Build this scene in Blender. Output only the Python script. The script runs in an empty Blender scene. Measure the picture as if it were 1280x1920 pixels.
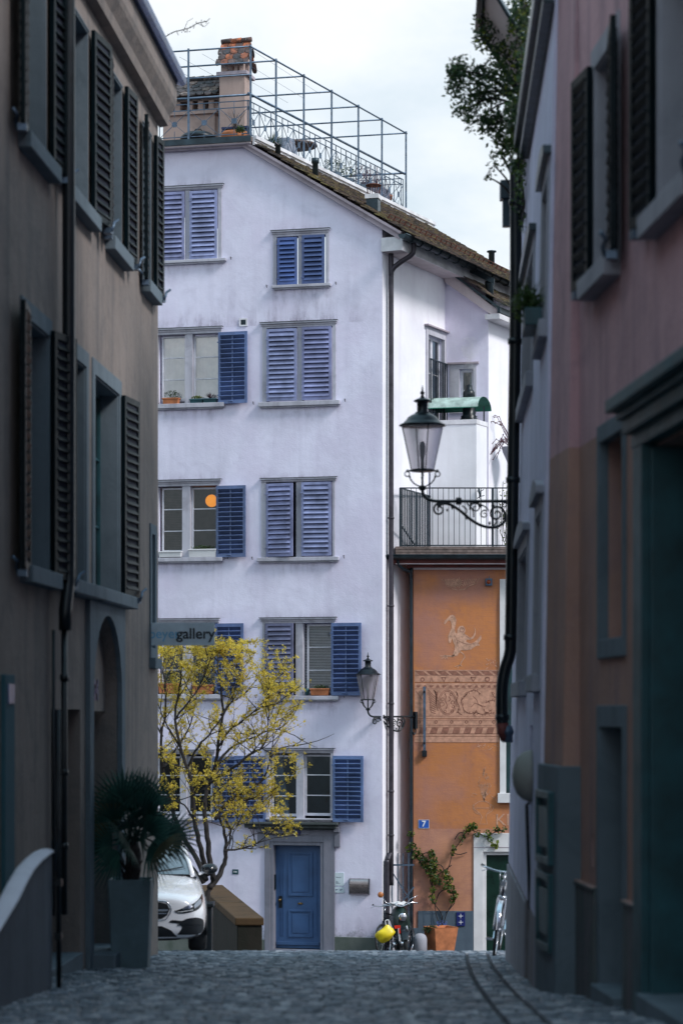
import bpy, bmesh, math, random
from mathutils import Vector, Matrix
from mathutils.geometry import tessellate_polygon
from mathutils.bvhtree import BVHTree
R = math.radians
SC = bpy.context.scene
COL = SC.collection
FP = 4500.0            # focal length in photo pixels
CZ = 5.08              # eye height above the square
HX, HY = 640.0, 1330.0

def ground_drop(y):
    pts = [(-60, 1.6), (0, 1.6), (14, 1.893), (30, 3.066), (31.8, 3.2), (33.5, 3.40), (49, 5.08), (600, 5.08)]
    for (a, b), (c, d) in zip(pts, pts[1:]):
        if y <= c: return b + (d - b) * (y - a) / (c - a)
    return 5.08
def gz(y): return CZ - ground_drop(y)
def W(px, py, Y): return Vector(((px - HX) * Y / FP, Y, CZ - (py - HY) * Y / FP))

class Plane:
    def __init__(s, ox, oy, ux, uy):
        u = Vector((ux, uy, 0)).normalized(); s.u = u; s.i = Vector((-u.y, u.x, 0)); s.o = Vector((ox, oy, 0))
        s.ang = math.atan2(u.y, u.x)
        s.M = Matrix.Translation(s.o) @ Matrix.Rotation(s.ang, 4, 'Z')
    def at(s, px, py, off=0.0):
        r = Vector(((px - HX) / FP, 1, (HY - py) / FP))
        t = ((s.o - s.i * off).dot(s.i)) / r.dot(s.i)
        return r * t + Vector((0, 0, CZ))
    def uv(s, px, py, off=0.0):
        p = s.at(px, py, off); return ((p - s.o).dot(s.u), p.z)
    def rect(s, x0, y0, x1, y1, off=0.0):
        ym, xm = (y0 + y1) / 2, (x0 + x1) / 2
        return (s.uv(x0, ym, off)[0], s.uv(x1, ym, off)[0], s.uv(xm, y1, off)[1], s.uv(xm, y0, off)[1])   # u0,u1,z0,z1
    def w(s, u, d, z): return s.o + s.u * u + s.i * d + Vector((0, 0, z))

WM = {}
def wm(o): return WM.get(o.name, Matrix()) if o else Matrix()
def props(o, label=None, cat=None, group=None, kind=None):
    if label: o['label'] = label
    if cat: o['category'] = cat
    if group: o['group'] = group
    if kind: o['kind'] = kind
    return o
def thing(name, label, cat, M=None, group=None):
    o = bpy.data.objects.new(name, None); COL.objects.link(o)
    o.empty_display_size = .2
    M = M or Matrix(); o.matrix_world = M; WM[o.name] = M.copy()
    return props(o, label, cat, group)
def at(x, y, z, rz=0): return Matrix.Translation((x, y, z)) @ Matrix.Rotation(rz, 4, 'Z')

def copy_tree(o, M=None, parent=None):
    c = o.copy(); COL.objects.link(c)
    if parent is None:
        c.matrix_world = M; WM[c.name] = M.copy()
    else:
        c.parent = parent; WM[c.name] = wm(parent)
    for ch in [x for x in SC.objects if x.parent == o]: copy_tree(ch, None, c)
    return c

class MB:
    def __init__(s, M=None): s.v = []; s.f = []; s.sm = []; s.mi = []; s.M = M or Matrix()
    def add(s, vs, fs, smooth=False, mi=0, M=None):
        T = s.M @ M if M else s.M
        b = len(s.v); s.v += [T @ Vector(v) for v in vs]
        for f in fs: s.f.append([b + i for i in f]); s.sm.append(smooth); s.mi.append(mi)
        return s
    def box(s, x0, x1, y0, y1, z0, z1, M=None, mi=0):
        vs = [(x0,y0,z0),(x1,y0,z0),(x1,y1,z0),(x0,y1,z0),(x0,y0,z1),(x1,y0,z1),(x1,y1,z1),(x0,y1,z1)]
        return s.add(vs, [(0,3,2,1),(4,5,6,7),(0,1,5,4),(1,2,6,5),(2,3,7,6),(3,0,4,7)], False, mi, M)
    def bar(s, p, q, w, h=None):
        """square bar between two points"""
        p, q = Vector(p), Vector(q); h = h or w; d = q - p; L = d.length
        if L < 1e-6: return s
        z = d.normalized(); up = Vector((0, 0, 1)) if abs(z.z) < .95 else Vector((0, 1, 0))
        x = z.cross(up).normalized(); y = z.cross(x)
        T = Matrix((x, y, z)).transposed().to_4x4(); T.translation = p
        return s.box(-w/2, w/2, -h/2, h/2, 0, L, T)
    def tube(s, pts, r, n=8, closed=False, mi=0, cap=True):
        pts = [Vector(p) for p in pts]; m = len(pts)
        rs = r if isinstance(r, (list, tuple)) else [r] * m
        tan = []
        for i in range(m):
            if closed: d = pts[(i+1) % m] - pts[i-1]
            else: d = pts[min(i+1, m-1)] - pts[max(i-1, 0)]
            tan.append(d.normalized() if d.length > 1e-9 else Vector((0,0,1)))
        a = Vector((0,0,1)) if abs(tan[0].z) < .9 else Vector((1,0,0))
        x = tan[0].cross(a).normalized(); vs = []
        for i in range(m):
            x = (x - tan[i] * x.dot(tan[i]))
            x = x.normalized() if x.length > 1e-6 else tan[i].orthogonal().normalized()
            y = tan[i].cross(x)
            for k in range(n):
                t = 2*math.pi*k/n; vs.append(pts[i] + (x*math.cos(t) + y*math.sin(t)) * rs[i])
        fs = []
        for i in range(m if closed else m-1):
            j = (i+1) % m
            for k in range(n):
                l = (k+1) % n; fs.append((i*n+k, i*n+l, j*n+l, j*n+k))
        if cap and not closed: fs += [tuple(range(n))[::-1], tuple((m-1)*n+k for k in range(n))]
        return s.add(vs, fs, True, mi)
    def lathe(s, prof, n=24, c=(0,0,0), M=None, smooth=True, mi=0, ph=0):
        c = Vector(c); vs = []; fs = []
        for r, z in prof:
            for k in range(n):
                t = 2*math.pi*k/n + ph; vs.append((c.x + r*math.cos(t), c.y + r*math.sin(t), c.z + z))
        for i in range(len(prof)-1):
            for k in range(n):
                l = (k+1) % n; fs.append((i*n+k, i*n+l, (i+1)*n+l, (i+1)*n+k))
        fs += [tuple(range(n))[::-1], tuple((len(prof)-1)*n+k for k in range(n))]
        return s.add(vs, fs, smooth, mi, M)
    def poly(s, outer, holes=(), y=0.0, thick=0.0, reveal=0.0, M=None, mi=0):
        """polygon in local x,z at depth y; thick makes it solid towards +y; reveal gives the holes sides"""
        loops = [list(outer)] + [list(h) for h in holes]
        flat = [p for l in loops for p in l]
        tris = tessellate_polygon([[Vector((p[0], p[1], 0)) for p in l] for l in loops])
        vs = [(p[0], y, p[1]) for p in flat]
        out = []
        for t in tris:
            a, b, c = [flat[i] for i in t]
            ar = (b[0]-a[0])*(c[1]-a[1]) - (c[0]-a[0])*(b[1]-a[1])
            if abs(ar) < 1e-12: continue
            out.append(tuple(t) if ar > 0 else tuple(t)[::-1])
        s.add(vs, out, False, mi, M)
        def side(l, dy, inward):
            n = len(l); ar = sum(l[i][0]*l[(i+1)%n][1] - l[(i+1)%n][0]*l[i][1] for i in range(n))
            vv = [(p[0], y, p[1]) for p in l] + [(p[0], y+dy, p[1]) for p in l]
            ff = [(i, (i+1)%n, n+(i+1)%n, n+i) for i in range(n)]
            if (ar > 0) != inward: ff = [f[::-1] for f in ff]
            s.add(vv, ff, False, mi, M)
        if thick:
            s.add([(p[0], y+thick, p[1]) for p in flat], [t[::-1] for t in out], False, mi, M)
            side(loops[0], thick, False)
            for h in loops[1:]: side(h, thick, True)
        elif reveal:
            for h in loops[1:]: side(h, reveal, True)
        return s
    def stroke(s, pts, w, y, thick=.004, mi=0, taper=False, M=None):
        """flat 2-D stroke in the x,z plane"""
        P = [Vector((p[0], p[1])) for p in pts]; m = len(P); L = []; Rr = []
        for i in range(m):
            d = (P[min(i+1,m-1)] - P[max(i-1,0)])
            d = d.normalized() if d.length > 1e-9 else Vector((1,0)); nn = Vector((-d.y, d.x))
            ww = w/2 * (1 if not taper else max(.15, 1 - i/(m-1)))
            L.append(P[i] + nn*ww); Rr.append(P[i] - nn*ww)
        vs = [(p.x, y, p.y) for p in L] + [(p.x, y, p.y) for p in Rr]
        fs = [(i+1, i, m+i, m+i+1) for i in range(m-1)]
        return s.add(vs, fs, False, mi, M)
    def build(s, name, mat, parent=None, bevel=0.0, label=None, auto=True):
        me = bpy.data.meshes.new(name)
        inv = wm(parent).inverted() if parent else Matrix()
        me.from_pydata([inv @ v for v in s.v], [], s.f); me.update()
        me.polygons.foreach_set('use_smooth', s.sm); me.polygons.foreach_set('material_index', s.mi)
        for m in (mat if isinstance(mat, (list, tuple)) else [mat]): me.materials.append(m)
        o = bpy.data.objects.new(name, me); COL.objects.link(o)
        if parent: o.parent = parent; WM[o.name] = wm(parent)
        if bevel:
            b = o.modifiers.new('Bevel', 'BEVEL'); b.width = bevel; b.segments = 2; b.limit_method = 'ANGLE'; b.angle_limit = R(40)
            b.use_clamp_overlap = True
        if label: o['label'] = label
        return o

def catmull(pts, k=6):
    P = [Vector(p) for p in pts]; out = []
    for i in range(len(P)-1):
        a, b, c, d = P[max(i-1,0)], P[i], P[i+1], P[min(i+2,len(P)-1)]
        for j in range(k):
            t = j/k
            out.append(.5*((2*b) + (c-a)*t + (2*a-5*b+4*c-d)*t*t + (3*b-a-3*c+d)*t**3))
    out.append(P[-1]); return out

def text_mesh(body, name, mat, parent, size, M, bold=0.0, extr=.002, align='CENTER', spacing=1.0, sx=1.0):
    """writing as a real mesh; M places x right, y up, z outward"""
    c = bpy.data.curves.new('t', 'FONT'); c.body = body; c.size = size; c.align_x = align; c.align_y = 'CENTER'
    c.extrude = extr; c.offset = bold; c.space_character = spacing
    t = bpy.data.objects.new('t', c); COL.objects.link(t)
    dg = bpy.context.evaluated_depsgraph_get(); dg.update()
    me = bpy.data.meshes.new_from_object(t.evaluated_get(dg)); bpy.data.objects.remove(t)
    T = (wm(parent).inverted() if parent else Matrix()) @ M @ Matrix.Diagonal((sx, 1, 1, 1)); me.transform(T); me.materials.clear(); me.materials.append(mat)
    o = bpy.data.objects.new(name, me); COL.objects.link(o); o.parent = parent; WM[o.name] = wm(parent)
    return o
def face_M(pl_M, u, d, z):
    """text frame on a plane: x along the wall, y up, z out of the wall"""
    return pl_M @ Matrix.Translation((u, d, z)) @ Matrix.Rotation(R(90), 4, 'X')

# ------------------------------------------------------------------ materials
def _nt(name):
    m = bpy.data.materials.new(name); m.use_nodes = True; nt = m.node_tree
    return m, nt, nt.nodes['Principled BSDF']
def N(nt, t, **k):
    n = nt.nodes.new(t)
    for a, b in k.items(): setattr(n, a, b)
    return n
def noise(nt, vec, scale, detail=4, rough=.6, dist=0):
    n = N(nt, 'ShaderNodeTexNoise'); n.inputs['Scale'].default_value = scale; n.inputs['Detail'].default_value = detail
    n.inputs['Roughness'].default_value = rough; n.inputs['Distortion'].default_value = dist
    nt.links.new(vec, n.inputs['Vector']); return n.outputs['Fac']
def ramp(nt, fac, stops):
    r = N(nt, 'ShaderNodeValToRGB'); nt.links.new(fac, r.inputs[0])
    el = r.color_ramp.elements
    while len(el) < len(stops): el.new(.5)
    for e, (p, c) in zip(el, stops):
        e.position = p; e.color = (c if len(c) == 4 else (*c, 1)) if not isinstance(c, (int, float)) else (c, c, c, 1)
    return r.outputs[0]
def mixc(nt, fac, a, b, mode='MIX'):
    m = N(nt, 'ShaderNodeMix', data_type='RGBA', blend_type=mode)
    for sock, v in ((0, fac), (6, a), (7, b)):
        if isinstance(v, (int, float)): m.inputs[sock].default_value = v
        elif isinstance(v, tuple): m.inputs[sock].default_value = (*v, 1) if len(v) == 3 else v
        else: nt.links.new(v, m.inputs[sock])
    return m.outputs[2]
def maprange(nt, v, a, b, c=0., d=1.):
    m = N(nt, 'ShaderNodeMapRange'); nt.links.new(v, m.inputs[0])
    for i, x in enumerate((a, b, c, d)): m.inputs[i+1].default_value = x
    return m.outputs[0]
def coords(nt, scale=(1,1,1), world=True):
    if world: src = N(nt, 'ShaderNodeNewGeometry').outputs['Position']
    else: src = N(nt, 'ShaderNodeTexCoord').outputs['Object']
    mp = N(nt, 'ShaderNodeMapping'); mp.inputs['Scale'].default_value = scale; nt.links.new(src, mp.inputs[0]); return mp.outputs[0], src
def bump(nt, bs, fac, strength, dist=.01, prev=None):
    b = N(nt, 'ShaderNodeBump'); b.inputs['Strength'].default_value = strength; b.inputs['Distance'].default_value = dist
    nt.links.new(fac, b.inputs['Height']); nt.links.new(b.outputs[0], bs.inputs['Normal']); return b

def simple(name, c, rough=.6, metal=0., var=.12, scale=6, bmp=.15, bscale=60, spec=None, island=0., coat=0.):
    m, nt, bs = _nt(name); v, _ = coords(nt)
    d = tuple(x*(1-var*1.6) for x in c); e = tuple(min(1, x*(1+var)) for x in c)
    col = ramp(nt, noise(nt, v, scale, 5), [(.3, d), (.7, e)])
    if island:
        ri = N(nt, 'ShaderNodeNewGeometry').outputs['Random Per Island']
        col = mixc(nt, 1., col, ramp(nt, ri, [(0, (1-island,)*3), (1, (1+island*.6,)*3)]), 'MULTIPLY')
    nt.links.new(col, bs.inputs['Base Color'])
    rr = maprange(nt, noise(nt, v, scale*2.3), 0, 1, max(0, rough-.12), min(1, rough+.12)); nt.links.new(rr, bs.inputs['Roughness'])
    bs.inputs['Metallic'].default_value = metal
    if coat: bs.inputs['Coat Weight'].default_value = coat; bs.inputs['Coat Roughness'].default_value = .05
    if spec is not None: bs.inputs['Specular IOR Level'].default_value = spec
    if bmp: bump(nt, bs, noise(nt, v, bscale, 3), bmp, .004)
    return m

def plaster(name, c, stain, grime=.5, streak=.4, bmp=.5, fine=55, moss=None, mossz=None, patch=None, bands=None, rough=.85, moss_soft=.35, brush=0.):
    """rendered wall: cloudy tone, vertical rain streaks, grain, optional lower colour zone"""
    m, nt, bs = _nt(name); v, src = coords(nt); vs, _ = coords(nt, (3.2, 3.2, .22)); 
    base = ramp(nt, noise(nt, v, .55, 6, .62, .4), [(.32, tuple(x*.9 for x in c)), (.62, tuple(min(1, x*1.06) for x in c))])
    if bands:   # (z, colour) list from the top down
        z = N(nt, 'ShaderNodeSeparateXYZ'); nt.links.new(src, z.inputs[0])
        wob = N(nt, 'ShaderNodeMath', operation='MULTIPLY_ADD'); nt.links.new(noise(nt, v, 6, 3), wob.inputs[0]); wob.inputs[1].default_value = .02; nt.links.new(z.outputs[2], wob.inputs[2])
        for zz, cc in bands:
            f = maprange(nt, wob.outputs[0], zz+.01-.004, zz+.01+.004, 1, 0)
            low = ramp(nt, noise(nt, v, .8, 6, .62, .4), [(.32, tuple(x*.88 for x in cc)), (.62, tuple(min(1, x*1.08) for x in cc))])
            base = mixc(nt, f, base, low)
    st = ramp(nt, noise(nt, vs, 1.0, 6, .65), [(.48, 0.), (.78, 1.)])
    f1 = N(nt, 'ShaderNodeMath', operation='MULTIPLY'); nt.links.new(st, f1.inputs[0]); f1.inputs[1].default_value = streak
    base = mixc(nt, f1.outputs[0], base, stain)
    g = ramp(nt, noise(nt, v, 1.7, 8, .7, .8), [(.5, 0.), (.8, 1.)])
    f2 = N(nt, 'ShaderNodeMath', operation='MULTIPLY'); nt.links.new(g, f2.inputs[0]); f2.inputs[1].default_value = grime
    base = mixc(nt, f2.outputs[0], base, stain)
    if patch:
        g = ramp(nt, noise(nt, v, .9, 3, .5, .2), [(.46, 0.), (.66, .6)]); base = mixc(nt, g, base, patch)
    if brush:
        vb, _ = coords(nt, (2.2, 2.2, 26)); b_ = ramp(nt, noise(nt, vb, 1.6, 5, .7, .6), [(.45, 0.), (.7, brush)])
        base = mixc(nt, b_, base, stain)
    if moss:
        z = N(nt, 'ShaderNodeSeparateXYZ'); nt.links.new(src, z.inputs[0])
        k = N(nt, 'ShaderNodeMath', operation='MULTIPLY_ADD'); nt.links.new(noise(nt, v, 5, 6, .7), k.inputs[0]); k.inputs[1].default_value = .9; nt.links.new(z.outputs[2], k.inputs[2])
        base = mixc(nt, maprange(nt, k.outputs[0], mossz, mossz+moss_soft, .85, 0), base, moss)
    nt.links.new(base, bs.inputs['Base Color']); bs.inputs['Roughness'].default_value = rough
    bs.inputs['Specular IOR Level'].default_value = .25
    mm = N(nt, 'ShaderNodeMath', operation='ADD'); nt.links.new(noise(nt, v, fine, 4, .6), mm.inputs[0]); 
    k2 = N(nt, 'ShaderNodeMath', operation='MULTIPLY'); nt.links.new(noise(nt, v, 4, 3), k2.inputs[0]); k2.inputs[1].default_value = 3.0
    nt.links.new(k2.outputs[0], mm.inputs[1]); bump(nt, bs, mm.outputs[0], bmp, .006)
    return m

def leafmat(name, a, b, trans=.35):
    m, nt, bs = _nt(name); v, _ = coords(nt)
    ri = N(nt, 'ShaderNodeNewGeometry').outputs['Random Per Island']
    col = ramp(nt, ri, [(0, a), (1, b)]); col2 = mixc(nt, ramp(nt, noise(nt, v, 3, 2), [(.35, 0.), (.65, .6)]), col, tuple(x*.45 for x in a))
    nt.links.new(col2, bs.inputs['Base Color']); bs.inputs['Roughness'].default_value = .5
    tr = N(nt, 'ShaderNodeBsdfTranslucent'); nt.links.new(col2, tr.inputs[0])
    mx = N(nt, 'ShaderNodeMixShader'); mx.inputs[0].default_value = trans
    nt.links.new(bs.outputs[0], mx.inputs[1]); nt.links.new(tr.outputs[0], mx.inputs[2])
    nt.links.new(mx.outputs[0], nt.nodes['Material Output'].inputs[0]); return m

def glassmat(name, tint=(.75,.82,.84), gl=.12, rough=.02):
    m, nt, bs = _nt(name); nt.nodes.remove(bs)
    fr = N(nt, 'ShaderNodeFresnel'); fr.inputs[0].default_value = 1.5
    ad = N(nt, 'ShaderNodeMath', operation='ADD'); nt.links.new(fr.outputs[0], ad.inputs[0]); ad.inputs[1].default_value = gl; ad.use_clamp = True
    t = N(nt, 'ShaderNodeBsdfTransparent'); t.inputs[0].default_value = (*tint, 1)
    g = N(nt, 'ShaderNodeBsdfGlossy'); g.inputs['Roughness'].default_value = rough
    b = N(nt, 'ShaderNodeBump'); b.inputs['Strength'].default_value = .12; b.inputs['Distance'].default_value = .02
    v, _ = coords(nt); nt.links.new(noise(nt, v, 2.2, 2), b.inputs['Height']); nt.links.new(b.outputs[0], g.inputs['Normal'])
    mx = N(nt, 'ShaderNodeMixShader'); nt.links.new(ad.outputs[0], mx.inputs[0]); nt.links.new(t.outputs[0], mx.inputs[1]); nt.links.new(g.outputs[0], mx.inputs[2])
    nt.links.new(mx.outputs[0], nt.nodes['Material Output'].inputs[0]); return m

rng = random.Random(7)
M_ = {}
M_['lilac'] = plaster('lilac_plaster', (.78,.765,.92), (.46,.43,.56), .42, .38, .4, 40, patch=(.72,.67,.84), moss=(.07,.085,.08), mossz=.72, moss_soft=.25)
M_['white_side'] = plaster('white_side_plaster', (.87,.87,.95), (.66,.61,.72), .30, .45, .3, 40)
M_['terr_white'] = plaster('terrace_white_plaster', (.80,.81,.86), (.6,.58,.62), .2, .35, .3, 40)
M_['trim'] = plaster('weathered_window_stone', (.50,.50,.57), (.17,.16,.20), .7, .7, .4, 60)
M_['doorstone'] = plaster('grey_door_stone', (.215,.22,.27), (.10,.11,.14), .6, .6, .4, 60)
M_['mossledge'] = plaster('mossy_ledge', (.07,.08,.085), (.02,.03,.025), .7, .7, .5, 40)
M_['plinth'] = plaster('mossy_plinth', (.13,.15,.14), (.04,.07,.05), .8, .6, .5, 30)
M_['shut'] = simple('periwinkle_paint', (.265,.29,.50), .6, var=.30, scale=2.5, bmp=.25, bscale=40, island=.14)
M_['shutback'] = simple('shaded_blue_shutter_paint', (.12,.185,.38), .55, var=.25, scale=2.5, bmp=.25, bscale=40, island=.16)  # open leaves: shade of slat undersides and gaps is put into this darker blue
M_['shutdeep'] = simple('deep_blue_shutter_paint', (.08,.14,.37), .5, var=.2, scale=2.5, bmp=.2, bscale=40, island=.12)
M_['gap'] = simple('dark_gap', (.008,.012,.03), .9, bmp=0)
M_['wframe'] = simple('white_window_paint', (.66,.67,.74), .5, var=.12, scale=5, bmp=.1)
M_['door'] = simple('blue_door_paint', (.05,.115,.26), .42, var=.14, scale=2, bmp=.12, bscale=30)
M_['glass'] = glassmat('window_glass', gl=.035)
M_['glassmid'] = glassmat('reflecting_window_glass', (.6,.75,.8), gl=.22)
M_['glasspale'] = glassmat('pale_reflecting_glass', (.96,.97,.98), gl=.30)
M_['glassdark'] = glassmat('dark_window_glass', (.35,.5,.52), gl=.05)
M_['room'] = simple('dim_room', (.02,.045,.055), .9, var=.5, scale=1.2, bmp=0)
M_['roomwarm'] = simple('dim_brown_room', (.045,.035,.04), .9, var=.6, scale=2.5, bmp=0)
M_['curtain'] = simple('pale_curtain', (.84,.83,.93), .9, var=.22, scale=2.2, bmp=.2, bscale=8)
M_['blind'] = simple('grey_blind', (.62,.62,.72), .6, var=.1, bmp=0)
M_['copper'] = simple('brown_downpipe_metal', (.055,.05,.065), .45, .5, var=.3, scale=4)
M_['darkmetal'] = simple('dark_teal_metal', (.018,.032,.045), .42, .35, var=.35, scale=5)
M_['black'] = simple('black_paint', (.008,.014,.02), .35, .2, var=.3, scale=5, bmp=.05)
M_['gutter'] = simple('slate_gutter_metal', (.03,.05,.065), .38, .5, var=.35, scale=4)
M_['steel'] = simple('galvanised_steel', (.10,.15,.22), .45, .5, var=.3, scale=8)
M_['board'] = plaster('weathered_board', (.42,.37,.42), (.14,.12,.14), .8, .4, .4, 50)
M_['soffit'] = plaster('soffit_boards', (.62,.54,.56), (.36,.30,.33), .5, .3, .3, 50)
M_['whiteboard'] = simple('white_verge_trim', (.70,.70,.74), .6, var=.18, scale=3)
M_['orange'] = plaster('ochre_render', (.53,.21,.08), (.30,.14,.12), .9, .4, .5, 50, patch=(.36,.19,.18), bands=[(2.61, (.52,.25,.15))], brush=.3)
M_['frescoe'] = simple('pale_sgraffito_lime', (.54,.29,.20), .9, var=.2, scale=12, bmp=.3)
M_['frescodk'] = simple('brown_sgraffito_line', (.29,.13,.09), .9, var=.25, scale=14, bmp=.3)
M_['frescofaint'] = simple('faint_sgraffito_lime', (.57,.33,.23), .9, var=.25, scale=16, bmp=.3)
M_['terra'] = simple('terracotta', (.48,.17,.07), .8, var=.22, scale=7, bmp=.3)
M_['terrapale'] = simple('pale_terracotta', (.52,.25,.15), .85, var=.25, scale=7, bmp=.3)
M_['slate'] = plaster('slate_blue_base', (.085,.12,.16), (.05,.07,.10), .5, .5, .4, 40)
M_['redfascia'] = simple('oxide_red_board', (.16,.035,.03), .6, var=.25, scale=5)
M_['wood'] = simple('weathered_deck_wood', (.17,.13,.12), .8, var=.35, scale=9, bmp=.3)
M_['frost'] = None
M_['leafdark'] = leafmat('dark_green_leaf', (.014,.05,.026), (.06,.12,.03))
M_['leafgreen'] = leafmat('green_leaf', (.025,.07,.02), (.12,.18,.03))
M_['leaflime'] = leafmat('lime_leaf', (.10,.16,.02), (.30,.33,.04))
M_['blossom'] = leafmat('yellow_blossom', (.72,.53,.05), (1.0,.85,.17), .5)
M_['palm'] = leafmat('palm_leaf', (.008,.045,.042), (.02,.085,.065), .2)
M_['bark'] = simple('dark_bark', (.025,.021,.022), .9, var=.4, scale=12, bmp=.6, bscale=50)
M_['twig'] = simple('plum_twig', (.14,.06,.08), .9, var=.3, scale=12)
M_['brownwall'] = plaster('brown_roughcast', (.235,.20,.185), (.085,.09,.10), .7, .8, 1.0, 38, bands=None)
M_['sidestone'] = plaster('blue_grey_dressed_stone', (.135,.175,.21), (.05,.08,.10), .6, .5, .4, 50)
M_['teal'] = plaster('teal_painted_recess', (.045,.12,.155), (.02,.06,.08), .6, .5, .3, 40)
M_['greywall'] = plaster('pale_grey_render', (.64,.64,.82), (.32,.34,.46), .5, .7, .7, 45, bands=[(CZ-1.78, (.22,.205,.22))])
M_['greystone'] = plaster('grey_house_stone_trim', (.34,.34,.39), (.16,.18,.21), .6, .6, .4, 45)
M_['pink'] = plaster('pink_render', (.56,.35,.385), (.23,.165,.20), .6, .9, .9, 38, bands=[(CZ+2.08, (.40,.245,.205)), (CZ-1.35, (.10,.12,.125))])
M_['tealdark'] = simple('dark_teal_paint', (.004,.040,.050), .5, var=.3, scale=3, bmp=.1)
M_['tealmid'] = simple('mid_teal_paint', (.014,.075,.095), .5, var=.3, scale=3, bmp=.1)
M_['whitepaint'] = simple('white_joinery', (.72,.72,.74), .5, var=.08, scale=3)
M_['carwhite'] = simple('white_car_paint', (.90,.89,.93), .25, var=.02, bmp=0, coat=1.0)
M_['rubber'] = simple('tyre_rubber', (.015,.017,.02), .8, var=.2)
M_['chrome'] = simple('chrome', (.7,.7,.75), .15, 1., var=.05, bmp=0)
M_['stonewall'] = plaster('mossy_brown_sandstone', (.022,.020,.016), (.006,.012,.008), .9, .6, .8, 30)
M_['stonecap'] = plaster('mossy_cap_stone', (.080,.048,.024), (.014,.014,.008), 1.0, .2, .7, 30)
M_['greenroof'] = simple('green_plastic_roof', (.10,.34,.26), .4, var=.2, scale=5)
# ------------------------------------------------------------------ world, sun, camera
SUN_EL, SUN_AZ = R(42), R(59)      # sun behind the viewer's right shoulder, veiled
w = bpy.data.worlds.new('World'); SC.world = w; w.use_nodes = True; nt = w.node_tree
bg = nt.nodes['Background']
sky = N(nt, 'ShaderNodeTexSky'); sky.sky_type = 'NISHITA'; sky.sun_disc = False; sky.sun_elevation = SUN_EL; sky.sun_rotation = math.pi - SUN_AZ
tc = N(nt, 'ShaderNodeTexCoord'); mp = N(nt, 'ShaderNodeMapping'); mp.inputs['Scale'].default_value = (1, 1, 1.6); mp.inputs['Location'].default_value = (.3, .1, .15)
nt.links.new(tc.outputs['Generated'], mp.inputs[0])
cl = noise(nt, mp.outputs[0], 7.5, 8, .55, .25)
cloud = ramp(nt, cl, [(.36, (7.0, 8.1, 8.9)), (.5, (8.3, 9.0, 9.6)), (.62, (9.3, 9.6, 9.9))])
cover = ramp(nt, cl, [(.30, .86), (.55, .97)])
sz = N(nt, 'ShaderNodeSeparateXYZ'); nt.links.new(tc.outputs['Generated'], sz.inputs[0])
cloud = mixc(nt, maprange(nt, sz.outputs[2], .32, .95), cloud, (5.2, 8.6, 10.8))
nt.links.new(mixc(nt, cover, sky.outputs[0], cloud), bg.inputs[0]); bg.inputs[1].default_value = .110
sd = bpy.data.lights.new('sun', 'SUN'); sd.energy = 2.9; sd.angle = R(14); sd.color = (1, .955, .93)
so = bpy.data.objects.new('sun', sd); COL.objects.link(so)
dv = Vector((math.sin(SUN_AZ)*math.cos(SUN_EL), -math.cos(SUN_AZ)*math.cos(SUN_EL), math.sin(SUN_EL)))
so.rotation_euler = dv.to_track_quat('Z', 'Y').to_euler(); so.location = (12, -10, 20)
cd = bpy.data.cameras.new('camera'); cam = bpy.data.objects.new('camera', cd); COL.objects.link(cam); SC.camera = cam
cam.location = (0, 0, CZ); cam.rotation_euler = (R(90), 0, 0)
cd.sensor_fit = 'VERTICAL'; cd.sensor_height = 36; cd.lens = FP/1920*36; cd.shift_y = (HY-960)/1920; cd.clip_end = 2000; cd.clip_start = .1
cd.dof.use_dof = True; cd.dof.focus_distance = 48.5; cd.dof.aperture_fstop = 1.7
SC.view_settings.view_transform = 'Standard'; SC.view_settings.look = 'None'; SC.view_settings.exposure = 0
SC.cycles.use_denoising = True; SC.cycles.max_bounces = 6; SC.cycles.transparent_max_bounces = 12; SC.cycles.caustics_reflective = False; SC.cycles.caustics_refractive = False
SC.cycles.sample_clamp_indirect = 4

# ------------------------------------------------------------------ planes of the street
F = Plane(.8276, 49, .970, -.242)            # front of the lilac house
S = Plane(.8276, 49, .4155, .9096)           # its receding side
YO = 49.65; O = Plane(0, YO, 1, 0)            # front of the ochre house
LW = Plane(-2.29, 30, .0644, 1)              # left alley wall
GW = Plane(.0395*28+.854, 28, -.0395, -1)    # grey house on the right (u runs towards the viewer)
PW = Plane(3.2-.069*20, 20, .069, -1)        # pink house on the right

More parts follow.
